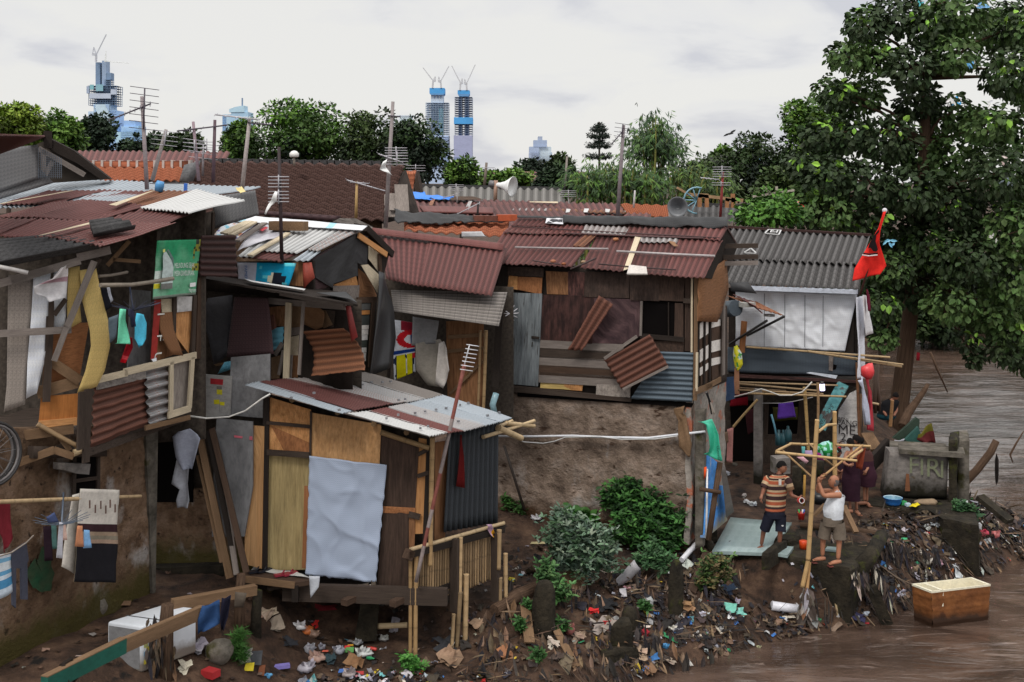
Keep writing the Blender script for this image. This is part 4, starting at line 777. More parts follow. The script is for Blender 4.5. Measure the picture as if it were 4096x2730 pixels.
def mid_shack():
 V('D')
 h=thing('shack','cluttered upper shack with white patched gable roof and hanging scrap walls, above the plywood hut','shack',(-3.9,19.8,1.7))
 c=[at(p,y)for p,y in(((540,495),21.6),((848,522),20.9),((490,545),20.5),((700,600),19.1))]
 V('F');PR=tri(c[1],c[2],c[3])
 q=dict(th=.005,res=.1)
 pn(h,'roof_sheet','rust_roof',PR,[(650,440),(1060,450),(820,552),(470,512)],off=.0,corr='u',pitch=.1,amp=.014,jag=.02)
 pn(h,'roof_sheet','zinc',PR,[(1080,450),(1195,460),(1080,548),(940,542)],off=.02,corr='u',pitch=.1,amp=.014)
 pn(h,'roof_sheet','zinc_white',PR,[(1000,215),(1400,250),(985,478),(640,455)],off=.04,corr='u',pitch=.1,amp=.013)
 pn(h,'roof_sheet','zinc_rusty',PR,[(1400,248),(1575,268),(1175,462),(1075,445)],off=.05,corr='u',pitch=.1,amp=.014)
 pn(h,'roof_sheet','zinc_white',PR,[(800,210),(1010,215),(590,512),(445,508)],off=.03,corr='u',pitch=.12,amp=.012)
 m=MB()
 def prt(u,v):
  x=nz(u*5,v*5,3)
  return ar(90,190,220)if x>.3 and u<.45 else(ar(200,120,60)if nz(u*9,v*9,7)>.42 else(ar(70,70,170)if nz(u*9,v*11,5)>.4 else ar(222,224,230)))
 sheet(m,PR,[(372,180),(665,188),(440,345),(226,312)],off=.06,cr=.02,res=.06,col=prt);m.build('roof_banner','plastic',h,'printed plastic banner laid on the roof')
 m=MB();sheet(m,PR,[(660,190),(960,213),(830,325),(445,445)],off=.07,cr=.05,res=.08,col=ar(206,204,212));rb=m.build('roof_banner','plastic',h,'crumpled white plastic sheet')
 m=MB();m.poly(c3(PR,[(645,270),(700,238),(725,250),(672,282)],.10),.003,PR.n,ar(214,70,84));m.build('red_logo','painted',rb)
 m=MB();sheet(m,PR,[(410,130),(1612,232),(1565,275),(365,186)],off=.10,cr=.01,res=.1,col=lambda u,v:ar(160,214,232)if .06<u<.11 or .74<u<.78 else ar(230,231,236));m.build('ridge_banner','plastic',h,'long white plastic strip along the ridge')
 plk(h,'batten','wood_pale',PR,[((570,195),(345,308),.10),((525,195),(310,300),.08),((610,200),(395,318),.08)],off=.10)
 plk(h,'batten','wood_grey',PR,[((690,210),(445,370),.11)],off=.13)
 plk(h,'batten','wood_pale',PR,[((900,300),(560,500),.10)],off=.09)
 m=MB();m.box(PR.hit((905,275),.08),.7,.18,.16,-.4);m.build('antenna_block','wood_mid',h)
 m=MB();P=[c[1]+Vector((0,0,.02)),at((1840,490),21.9),at((1560,330),23.0),at((1300,170),22.6)];m.poly(P,.05,Vector((0,0,1)));m.build('back_roof','wood_black',h)
 m=MB();m.bar(at((1600,252),20.8),at((1838,490),21.7),.05,.12);m.build('verge_board','wood_black',h)
 pgon(h,'ridge_flap','zinc_awning',vpl((1480,200),21.6,(1,-.2)),[(1300,195),(1360,165),(1510,168),(1665,240),(1640,268),(1500,225)],off=0,label='buckled pale sheet at the ridge end')
 pgon(h,'gable_wall','wood_black',PL_G,[(1080,545),(1600,262),(1810,480),(1700,900),(1660,1600),(1500,1600),(1500,900),(1100,840)],off=-.08,th=.05)
 pgon(h,'gable_board','ply_orange',PL_G,[(1300,765),(1500,690),(1530,770),(1530,800)],off=-.05)
 pgon(h,'gable_board','wood_grey',PL_G,[(1300,768),(1530,760),(1525,935),(1300,835)],off=-.03)
 pgon(h,'gable_board','ply_brown',PL_G,[(1525,610),(1620,690),(1695,850),(1690,890),(1530,885)],off=-.03)
 m=MB();sheet(m,PL_G,[(1090,548),(1500,300),(1300,760),(1150,830)],off=.03,cr=.02,res=.08);m.build('gable_sheet','rust_purple',h)
 pgon(h,'gable_sheet','tarp_black',PL_G,[(1120,545),(1520,300),(1620,330),(1608,605),(1522,562),(1528,680),(1310,752),(1300,790),(1150,700)],off=.08)
 pgon(h,'gable_board','wood_pale',PL_G,[(1615,412),(1702,480),(1702,645),(1612,525)],off=.0,label='pale board under the rafter')
 pgon(h,'gable_board','wood_pale',PL_G,[(1548,592),(1612,575),(1716,672),(1694,840)],off=.10,label='pale pointed board hanging askew')
 plk(h,'rafter','ply_orange',PL_G,[((1530,318),(1785,492),.10)],off=.12);plk(h,'stud','wood_brown',PL_G,[((1720,480),(1728,650),.09),((1665,920),(1630,1500),.10)],off=.05)
 plk(h,'sill_board','wood_brown',PL_G,[((1520,900),(1690,895),.10)],off=.04)
 for k,(y0,y1,c_)in enumerate(((935,990,(82,82,80)),(995,1032,(170,116,66)),(1040,1125,(56,60,58)),(1128,1165,(196,190,184)),(1168,1215,(206,200,196)),(1218,1262,(204,200,198)),(1265,1325,(58,62,58)),(1330,1372,(200,196,192)),(1376,1450,(204,200,196)))):
  m=MB();m.poly(c3(PL_G,[(1515-k*3,y0),(1640-k*5,y0-6),(1638-k*5,y1-6),(1512-k*3,y1)],.06),.02,PL_G.n,al(*c_));m.build('louvre_slat','painted',h)
 pn(h,'front_wall','wood_black',PL_M1,[(-20,560),(1130,545),(1130,900),(-20,800)],off=-.15,th=.05)
 pgon(h,'front_board','ply_brown',PL_M1,[(925,570),(1045,555),(1045,770),(915,765)],off=-.05)
 m=MB();sheet(m,PL_M1,[(1030,565),(1110,560),(1140,700),(1040,830)],off=.0,bowu=.08,col=al(120,50,38));m.build('front_panel','painted',h,'curved dark red panel under the eave')
 def ban(u,v):
  if u<.31:return al(190,192,206)
  d=(u-.72)**2/.03+(v-.72)**2/.08
  if d<1:return al(206,200,176)if u<.68 else al(30,36,48)
  return al(20,150,190)if nz(u*6,v*4)<.3 else al(90,190,210)
 m=MB();sheet(m,PL_M1,[(448,562),(970,568),(905,775),(455,745)],off=.08,cr=.03,res=.05,col=ban);bo=m.build('front_banner','plastic',h,'white and turquoise banner nailed under the eave')
 m=MB();o=PL_M1.hit((512,588),.11);m.text('PAMER',o,Vector((.02,0,-1)).normalized(),E1,.055,al(50,110,180),PL_M1.n);m.build('lettering','painted',bo)
 PA=tri(at((430,720),19.0),at((1500,900),18.4),at((1000,770),19.6))
 pn(h,'awning','wood_black',PA,[(100,660),(1440,835),(1525,940),(90,695)],off=.0,th=.03,jag=.03)
 pgon(h,'awning_strip','zinc_white',PA,[(510,712),(600,728),(1055,802),(1050,815),(560,742)],off=.05)
 plk(h,'awning_pole','wood_grey',PL_M1,[((430,735),(780,815),.07),((830,835),(1390,945),.08),((1040,905),(1000,1568),.05)],off=.5)
 pgon(h,'awning_flap','tarp_black',PA,[(1150,832),(1420,835),(1520,930),(1440,890)],off=.05)
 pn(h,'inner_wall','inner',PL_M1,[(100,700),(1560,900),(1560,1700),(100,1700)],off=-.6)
 pn(h,'wall_board','wood_black',PL_M1,[(690,900),(1480,930),(1480,1700),(690,1700)],off=-.12)
 hang('net',None,None,PL_M1,[(140,1000),(190,880),(415,850),(415,930),(300,1000),(380,1130),(360,1400),(240,1480),(180,1240),(130,1100)],al(70,70,74),off=.0,par=h,fold=.04)
 m=MB();sheet(m,PL_M1,[(415,872),(722,880),(772,1380),(352,1408)],off=.35,cr=.02,cs=1.5,res=.06,col=(1,1,1));m.build('hanging_sheet','rust_purple',h,'purple-brown metal sheet hanging under the awning')
 for P,m_ in(([(725,960),(900,950),(890,1140),(720,1130)],'ply_brown'),([(910,960),(1035,960),(1030,1140),(905,1150)],'wood_mid'),([(910,1230),(1010,1210),(1000,1390),(905,1390)],'wood_pale'),([(700,1430),(840,1390),(830,1600),(695,1600)],'wood_mid'),([(900,1395),(1000,1385),(990,1600),(890,1600)],'ply_brown'),([(930,1150),(1030,1140),(1025,1200),(925,1220)],'wood_grey'),([(1100,970),(1240,990),(1300,1120),(1220,1150)],'wood_mid'),([(1230,980),(1330,1000),(1320,1150),(1300,1150)],'wood_dark')):
  pgon(h,'wall_board',m_,PL_M1,P,off=RN.uniform(-.08,-.02))
 pn(h,'wall_sheet','zinc',PL_M1,[(720,1150),(862,1138),(852,1330),(762,1352)],off=.05,corr='v',pitch=.11,amp=.014,label='light blue corrugated scrap');MATS['zinc_cyan']=surf('zinc_cyan',[al(80,150,180),al(126,190,210)],3,rough=.6,bump=.2)
 h.children[-1].data.materials.clear();h.children[-1].data.materials.append(MATS['zinc_cyan'])
 hang('flap',None,None,PL_M1,[(1032,940),(1160,938),(1222,1000),(1215,1140),(1150,1165),(1030,1115)],al(110,82,60),off=.08,par=h)
 pgon(h,'wall_flap','rust_brown',PL_M1,[(700,1045),(780,1035),(805,1150),(715,1190)],off=.2)
 plk(h,'stud','wood_pale',PL_M1,[((908,922),(882,1640),.11)],off=.2);plk(h,'stud','wood_grey',PL_M1,[((850,1285),(785,1390),.07),((860,1350),(820,1568),.05),((925,1390),(912,1640),.07),((720,905),(1420,960),.10)],off=.1)
 m=MB();sheet(m,PL_M1,[(1028,1178),(1400,1150),(1590,1525),(1110,1580)],off=.35,corr='v',pitch=.1,amp=.014,bow=-.18,jag=.02);m.build('hanging_sheet','rust_bare',h,'rust-red corrugated sheet sagging over the hut roof')
 m=MB();sheet(m,PL_M1,[(1415,945),(1460,950),(1525,1230),(1470,1285)],off=.3,bowu=.06,col=al(110,34,32));m.build('wall_panel','painted',h,'dark red glossy panel edge')
 hang('tarp',None,None,PL_G,[(1715,640),(1690,900),(1650,1250),(1625,1620),(1800,1500),(1850,1230),(1855,960),(1790,700)],al(46,46,48),off=.25,par=h,fold=.06,mat='plastic')
 pgon(h,'foot_board','wood_mid',PL_M1,[(240,1470),(590,1405),(600,1420),(260,1490)],off=.4)
 m=MB();sheet(m,PL_M1,[(330,1455),(510,1425),(420,1510),(270,1560)],off=.5,corr='u',pitch=.1,amp=.02,col=(1,1,1));m.build('cyan_scrap','zinc_cyan',h,'broken cyan plastic scrap sticking out')
 plk(h,'scrap_stick','wood_grey',PL_M1,[((510,1425),(610,1490),.03)],off=.5)
 for n_ in list(h.children):
  if n_.name.split('.')[0]in('net','flap','tarp'):n_.name={'net':'hanging_net','flap':'wall_flap','tarp':'black_tarpaulin'}[n_.name.split('.')[0]]
mid_shack()
def mid_shack2():
 V('D')
 PF=vpl((1000,800),22.6,(1,-.35))
 h=thing('shack','narrow shack with steep maroon roof and ribbed zinc awning, left of the brown wooden house','shack',PF.hit((1020,1040)))
 PR=tri(at((890,640),22.4),at((1150,678),21.8),at((860,530),24.4))
 pn(h,'roof_sheet','rust_roof',PR,[(868,540),(1000,552),(975,660),(888,642)],off=.0,corr='u',pitch=.11,amp=.016);pn(h,'roof_sheet','rust_roof',PR,[(990,548),(1165,570),(1130,680),(962,656)],off=.03,corr='u',pitch=.11,amp=.016)
 pn(h,'ridge_flashing','rust_roof',PR,[(850,523),(1160,560),(1155,575),(860,538)],off=.08,bow=.05)
 V('E')
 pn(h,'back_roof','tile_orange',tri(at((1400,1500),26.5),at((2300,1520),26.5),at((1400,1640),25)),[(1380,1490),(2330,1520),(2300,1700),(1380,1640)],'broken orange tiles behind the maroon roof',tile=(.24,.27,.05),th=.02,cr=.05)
 m=MB();sheet(m,tri(at((1300,1450),26),at((2330,1500),26),at((1400,1560),25.4)),[(1300,1440),(2330,1505),(2330,1540),(1310,1560)],off=.1,cr=.06,jag=.08,th=.02);m.build('ridge_tarpaulin','tarp_black',h)
 V('I')
 for k,(x,y)in enumerate(((285,960),(150,970),(60,968))):
  m=MB();m.box(at((x,y+14),25.6),.42 if k==0 else .35,.25,.14,.2,col=ar(190,92,56)if k==0 else ar(120,74,60));m.build('loose_brick','painted',h)
 m=MB();sheet(m,vpl((40,1090),24.6,(1,0)),[(-120,1070),(60,1068),(95,1115),(-120,1120)],off=.0,cr=.03,col=ar(206,206,210));m.build('white_scrap','plastic',h)
 V('D')
 PA=tri(at((905,715),21.9),at((1145,750),21.3),at((900,668),22.5))
 pn(h,'awning','zinc_awning',PA,[(898,667),(1166,672),(1146,750),(905,716)],corr='v',pitch=.09,amp=.012,th=.006)
 pn(h,'inner_wall','inner',PF,[(850,640),(1180,660),(1180,1000),(850,960)],off=-.8)
 pgon(h,'wall_board','ply_brown',PF,[(1026,740),(1112,735),(1108,940),(1030,930)],off=-.1);plk(h,'wall_rail','wood_mid',PF,[((1030,775),(1112,770),.07),((1028,808),(1110,800),.06),((1034,905),(1110,830),.05)],off=-.05)
 pol(h,'bamboo_post',PF,(1117,760),(1110,960),.035,(.75,.66,.56),off=.05);pol(h,'bamboo_post',PF,(1104,760),(1098,960),.028,(.65,.56,.48),off=.05)
 plk(h,'post','wood_black',PF,[((1150,690),(1138,890),.14),((895,740),(893,870),.06)],off=.0)
 def oc(u,v):
  x,y=(u-.95)/.75,(v-.33)/.17;d=math.hypot(x,y)
  if .55<d<1.05:return al(166,26,36)
  if d<=.55:return al(30,60,110)if x>-.2 else al(190,192,200)
  if .52<v<.58:return al(24,50,110)
  if v<.16 and u>.4:return al(120,30,44)
  if v>.6 and(abs(u-.35)<.22-.12*abs(v-.85)or abs(u-.75)<.13):return al(186,178,20)
  if v>.6 and u>.6 and v<.7:return al(170,30,40)
  return al(176,180,190)if v<.6 else al(30,40,60)if nz(u*4,v*4)>.1 else al(180,184,190)
 m=MB();sheet(m,PF,[(902,735),(952,742),(955,855),(905,875)],off=.06,cr=.02,res=.022,col=oc,th=.004);m.build('banner','cloth',None,'torn banner with red ring and yellow stripes under the zinc awning',None,'banner')
 hang('shirt','grey work shirt hanging under the zinc awning','shirt',PF,[(948,728),(1008,738),(1000,790),(945,795)],al(128,128,130),off=.18,fold=.03,ff=10)
 hang('cloth','grubby pale cloth bundle hanging below the work shirt','cloth',PF,[(955,790),(958,850),(985,885),(1012,890),(1034,850),(1028,800),(1010,780),(980,785)],al(136,130,122),off=.2,fold=.05)
 hang('cloth','pale draped sack at the right of the work shirt','cloth',PF,[(1008,790),(1002,880),(1018,893),(1034,850),(1026,800),(1018,785)],al(176,170,166),off=.28,fold=.04)
 m=MB();m.tube(c3(PF,[(895,780),(903,760),(905,790)],.1),.02,6,al(40,40,60));m.build('hose','plastic',None,'dark hose loop hanging left of the banner',None,'hose')
 m=MB();pts=c3(PF,[(1140,905),(1132,930),(1136,950)],.2);m.tube(pts,.06,8,al(120,150,160));m.build('water_pipe','plastic',None,'pale blue pipe beside the cement wall',None,'pipe')
mid_shack2()
V('D')
PL_P=vpl((700,1300),18.5,(1,-.08));PL_PS=vpl((985,1200),18.45,(.79,1))
def hut():
 V('G')
 h=thing('hut','small plywood hut on stilts with a patched zinc lean-to roof, in the middle foreground','hut',PL_P.hit((850,1950)))
 V('D');a,b,c=at((575,885),18.15),at((1017,1002),17.75),at((1176,960),19.9);V('G');PR=tri(a,b,c)
 for i,(m_,P,of,lb)in enumerate((('zinc',[(180,165),(1000,412),(905,435),(70,190)],.0,None),('rust_roof',[(420,138),(1340,350),(1000,414),(190,165)],.015,'dark maroon roof sheet'),('zinc_rusty',[(730,128),(1460,338),(1335,352),(415,138)],.02,None),('zinc_rusty',[(890,108),(1615,312),(1455,345),(725,132)],.025,None),('zinc_awning',[(1085,83),(1765,278),(1605,316),(885,110)],.03,None),('zinc_white',[(1130,412),(1800,604),(1640,636),(925,436)],.035,'bright zinc sheet at the front eave'),('rust_roof',[(1300,382),(1955,583),(1795,606),(1125,415)],.04,'dark maroon roof sheet'),('zinc_rusty',[(1455,350),(2135,540),(1950,586),(1290,386)],.045,'rust-streaked sheet'),('zinc',[(1600,318),(2250,506),(2125,542),(1450,353)],.05,None),('zinc',[(1755,278),(2352,476),(2240,510),(1590,322)],.055,None))):
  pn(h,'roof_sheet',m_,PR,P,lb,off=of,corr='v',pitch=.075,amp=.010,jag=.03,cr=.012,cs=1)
 pn(h,'roof_lining','wood_black',PR,[(300,160),(1080,100),(2200,480),(1650,615)],off=-.06,th=.03)
 nl=[(460,312),(870,415),(655,270),(970,215),(1070,198),(1145,178),(1240,176),(1310,170),(1275,487),(1375,458),(1605,428),(1700,412),(1785,400),(1905,373),(1975,355),(1565,572),(1630,556),(2240,437),(2140,462),(1890,512),(1520,442),(1380,330),(1435,322)]
 for x,y in nl:m=MB();q=PR.hit((x,y),.07);m.box(q,.035,.035,.03,RN.random(),col=al(120,120,124));m.build('roof_nail','metal_grey',h)
 for x,y in((465,322),(855,430),(1165,530),(1445,602)):m=MB();q=PL_P.hit((x,y),.12);m.tube([q,q+Vector((0,.3,.01))],.045,8,(.4,.33,.27));m.build('purlin_end','bamboo',h)
 pn(h,'inner_wall','inner',PL_P,[(230,260),(1640,640),(1640,1900),(230,1900)],off=-.5)
 fr=[('ply_orange',[(262,300),(632,410),(632,552),(262,508)],.0),('ply_rusty',[(255,528),(622,560),(618,780),(250,755)],.0),('ply_orange',[(262,520),(622,556),(618,778),(254,752)],.01),('ply_khaki',[(262,788),(616,805),(600,1775),(236,1780)],-.06),('ply_tan',[(634,428),(1232,540),(1220,880),(622,860)],.03),('ply_dark',[(1225,590),(1555,700),(1525,1285),(1235,1260)],.01),('ply_dark',[(1250,1255),(1465,1300),(1465,1975),(1195,1975)],.03),('ply_rusty',[(1235,1230),(1520,1250),(1520,1300),(1235,1285)],.04),('ply_orange',[(1545,650),(1625,660),(1620,1460),(1512,1470)],.0),('ply_brown',[(1465,1310),(1520,1300),(1512,1580),(1465,1590)],.02),('ply_tan',[(78,530),(232,545),(216,1760),(60,1730),(70,1060),(125,1060)],.05)]
 nm=['front_board','front_board','front_board','door','front_board','front_board','front_board','front_board','front_board','front_board','side_board']
 lbs=[None,None,None,'pale khaki door','broad light plywood board above the sheet','smoke-stained dark board','dark lower board',None,'orange strip at the right corner',None,'orange plywood board left of the door']
 for(m_,P,of),n_,lb in zip(fr,nm,lbs):pgon(h,n_,m_,PL_P,P,off=of,label=lb,th=.02)
 plk(h,'post','wood_black',PL_P,[((248,300),(228,1790),.10),((1640,650),(1600,1600),.07)],off=.04)
 plk(h,'frame_board','wood_dark',PL_P,[((250,516),(628,552),.05),((250,770),(625,796),.09),((630,420),(622,800),.03),((1545,790),(1640,740),.06),((1540,975),(1640,942),.06),((1465,1300),(1562,1325),.09)],off=.06)
 plk(h,'door_post','ply_rusty',PL_P,[((600,1060),(580,1760),.10)],off=.05)
 pol(h,'bamboo_post',PL_P,(1668,640),(1650,1740),.04,(.8,.7,.58),off=.1)
 pol(h,'bamboo_beam',PL_P,(1225,598),(1640,735),.045,(.66,.58,.48),off=.12)
 pgon(h,'side_board','ply_brown',PL_PS,[(1690,690),(1815,660),(1770,1640),(1680,1640)],off=-.08,th=.02)
 pn(h,'side_sheet','zinc_dark',PL_PS,[(1812,612),(2232,505),(2225,1372),(1765,1455)],off=.02,corr='u',pitch=.125,amp=.022,label='blackened corrugated side wall')
 plk(h,'side_post','wood_dark',PL_PS,[((1650,1640),(1650,1450),.1)],off=.03)
 for a_,b_,r in(((2225,550),(2352,500),.03),((2230,560),(2430,650),.06),((2100,640),(2540,500),.035),((2300,520),(2540,545),.04)):pol(h,'roof_pole',PL_PS,a_,b_,r,off=.1)
 V('H')
 mb=MB();z=PL_P.hit((1000,640)).z;A=PL_P.hit((0,560));B=PL_P.hit((1700,700));mb.hexa([Vector((A.x,A.y,z-.08)),Vector((B.x,B.y,z-.08)),Vector((B.x+1.2,B.y+1.7,z-.08)),Vector((A.x+.5,A.y+1.7,z-.08)),Vector((A.x,A.y,z)),Vector((B.x,B.y,z)),Vector((B.x+1.2,B.y+1.7,z)),Vector((A.x+.5,A.y+1.7,z))]);mb.build('floor','wood_black',h)
 plk(h,'front_beam','wood_dark',PL_P,[((390,680),(1795,722),.26)],off=.28,th=.1)
 for(x,y,L_)in((260,655,.5),(740,660,.15),(1450,690,.3),(990,690,.15),(1690,700,.1)):m=MB();q=PL_P.hit((x,y),.3);m.bar(q,q+Vector((.2,.1,.0)),.06,.05);m.build('joist','wood_dark',h)
 for(x,y)in((910,775),(1325,785)):m=MB();q=PL_P.hit((x,y),.5);m.bar(q,q+Vector((.5,.8,0)),.12,.09);m.build('joist','wood_brown',h)
 m=MB();zz=PL_P.hit((300,560),.3).z;P=[Vector((*hpl(zz).hit(p).xy,zz))for p in((5,545),(480,605),(615,585),(615,560),(200,500),(60,505))];m.poly(P,.07,Vector((0,0,1)));m.build('porch_board','wood_brown',h)
 plk(h,'porch_edge','wood_mid',PL_P,[((10,565),(490,625),.10)],off=.5)
 for(x,y0,y1)in((80,580,720),(495,620,760)):m=MB();m.bar(PL_P.hit((x,y0),.45),PL_P.hit((x,y1),.45),.1,.1);m.build('porch_leg','wood_black',h)
 for(x0,y0,x1,y1,r,cc)in((1482,330,1478,1125,.033,(.7,.6,.48)),(1528,320,1520,1145,.036,(.8,.68,.54))):m=MB();q=gp((x1,y1));a_=PL_P.hit((x0,y0),.3);m.bamboo(a_,Vector((PL_P.hit((x1,y1),.3).x,PL_P.hit((x1,y1),.3).y,gh(q.x,q.y)-.3)),r,col=cc);m.build('stilt','bamboo',h)
 m=MB();m.hexa([PL_P.hit(p,-.1)for p in((1000,1110),(1190,1100))]+[PL_P.hit(p,-.5)for p in((1190,1080),(1000,1090))]+[PL_P.hit(p,-.1)for p in((1060,740),(1215,740))]+[PL_P.hit(p,-.5)for p in((1215,740),(1060,740))]);m.build('concrete_stilt','concrete_moss',h)
 m=MB();m.bamboo(PL_P.hit((1200,975),-.2),PL_P.hit((1450,965),-.2),.05);m.build('brace','bamboo',h)
 V('G')
 m=MB();sheet(m,PL_P,[(618,796),(1275,882),(1185,1885),(585,1810)],off=.14,cr=.04,cs=1.3,res=.03,wr=.024,fold=.008,ff=5,jag=.03,sd=4);m.build('bed_sheet','sheet_cloth',None,'large pale blue-grey sheet hung over the plywood hut front',None,'sheet')
 hang('cloth','dark red cloth hanging on the black corrugated side wall','cloth',PL_PS,[(1905,620),(1885,840),(1870,1060),(1935,1075),(1935,800),(1925,625)],al(86,22,22),off=.12)
 V('H')
 hang('plastic_sheet','white plastic sheet spilling over the porch edge','sheet',PL_P,[(610,545),(705,548),(695,640),(625,735)],al(176,180,188),off=.6,fold=.03)
 m=MB();q=hpl(zz+.03).hit((230,500));sheet(m,hpl(zz+.03),[(150,450),(500,510),(620,560),(120,480)],off=.01,cr=.02,col=al(180,180,178));m.build('plastic_sheet','plastic',None,'crumpled white sheet lying along the porch',None,'sheet')
 for k,(x,y,c_)in enumerate(((160,512,al(30,32,40)),(380,540,al(130,40,56)))):
  t=thing('sandals',('pair of black sandals on the hut porch','pair of red sandals on the hut porch')[k],'sandals',hpl(zz).hit((x,y)),None)
  for s_ in(0,1):
   m=MB();o=hpl(zz+.02).hit((x+s_*70,y-s_*8));m.box(o,.24,.09,.03,.5+s_*.3,col=c_);m.build('sole','plastic',t)
   m=MB();m.tube([o+Vector((.0,-.04,.02)),o+Vector((.04,0,.08)),o+Vector((.0,.04,.02))],.012,5,c_);m.build('strap','plastic',t)
hut()
def fence():
 V('H')
 PF=vpw(*(gp((1530,1140)).xy),(1,0));a=at((1480,330),18.05);b=at((2275,100),19.6)
 P=vpw(a.x,a.y,((b-a).x,(b-a).y))
 o=thing('bamboo_fence','low fence of upright bamboo slats beside the plywood hut','fence',P.hit((1830,900)))
 m=MB();m.bamboo(P.hit((1480,320),.06),P.hit((2280,92),.06),.036);m.build('top_rail','bamboo',o)
 m=MB();m.bar(P.hit((1460,365),.07),P.hit((2280,145),.07),.06,.10);m.build('lower_rail','wood_black',o)
 m=MB();m.bar(P.hit((1440,350),.05),P.hit((1490,375),.05),.1,.15);m.build('rail_end','wood_brown',o)
 for k in range(31):
  t=(k+.4)/31;x=1515+t*665;y0=318-t*200+RN.uniform(-3,8);y1=(775 if x<1650 else 715)-max(0,(x-1800))*.40+RN.uniform(-10,12)
  if 1815<x<1945:y1-=30
  m=MB();c=RN.uniform(.4,1.0)if k>4 else RN.uniform(.3,.6);m.bamboo(P.hit((x,y0),0),P.hit((x-4,y1),0),.021,7,col=(c,c*.9,c*.82));m.build('slat','bamboo',o)
 for x,y0,y1,w_ in((1858,225,855,.16),(2205,175,765,.15)):m=MB();m.bar(P.hit((x,y0),.12),P.hit((x,y1),.12),.06,w_,up=P.n);m.build('post','wood_dark',o)
 for x0,y0,x1,y1,r,c in((1912,215,1905,700,.030,1),(1905,680,1870,1030,.04,.5),(1956,530,1945,1040,.048,.95),(1850,870,1830,1030,.03,.8),(2250,560,2245,760,.032,.6),(2293,352,2297,765,.038,.95),(2240,150,2235,490,.04,.8)):
  m=MB();q=P.hit((x1,y1),.2);g=gh(q.x,q.y);m.bamboo(P.hit((x0,y0),.2),Vector((q.x,q.y,g-.15 if y1>740 else q.z)),r,col=(c,c*.92,c*.84));m.build('stake','bamboo',o)
 hang('cloth','lilac rag with orange edge tied to the bamboo fence rail','rag',P,[(2130,105),(2165,100),(2200,180),(2185,215),(2170,200),(2150,150)],[(.75,al(170,140,160)),(1,al(226,150,40))],off=.15)
 V('G')
 t=thing('antenna','tall leaning red and grey antenna pole tied to the bamboo fence','antenna',P.hit((1570,2000),.2))
 top=PL_P.hit((1942,20),.3);bt=P.hit((1527,1880),.18);m=MB();cs=[];pts=[]
 for k in range(13):pts.append(bt.lerp(top,k/12));cs.append(al(122,70,62)if k in(2,4,5,9,10,11,12)else al(136,124,122))
 m.tube(pts,.03,7,cols=cs);m.build('pole','painted',t)
 d=Vector((.8,.2,-.15)).normalized();up=Vector((.25,0,.97)).normalized();w_=al(196,196,200)
 m=MB();m.tube([top-up*.1,top+up*.32],.01,5,w_);m.build('boom','metal_grey',t)
 for k in range(7):
  m=MB();c=top+up*(-.08+.065*k)+Vector((.05,-.05,0));m.tube([c-d*.10,c+d*.10],.008,5,w_);m.build('element','metal_grey',t)
fence()
V('D')
PL_M=vpl((1590,1250),22.1,(1,-.45));PL_S=vpl((1596,1000),22.15,(.45,1))
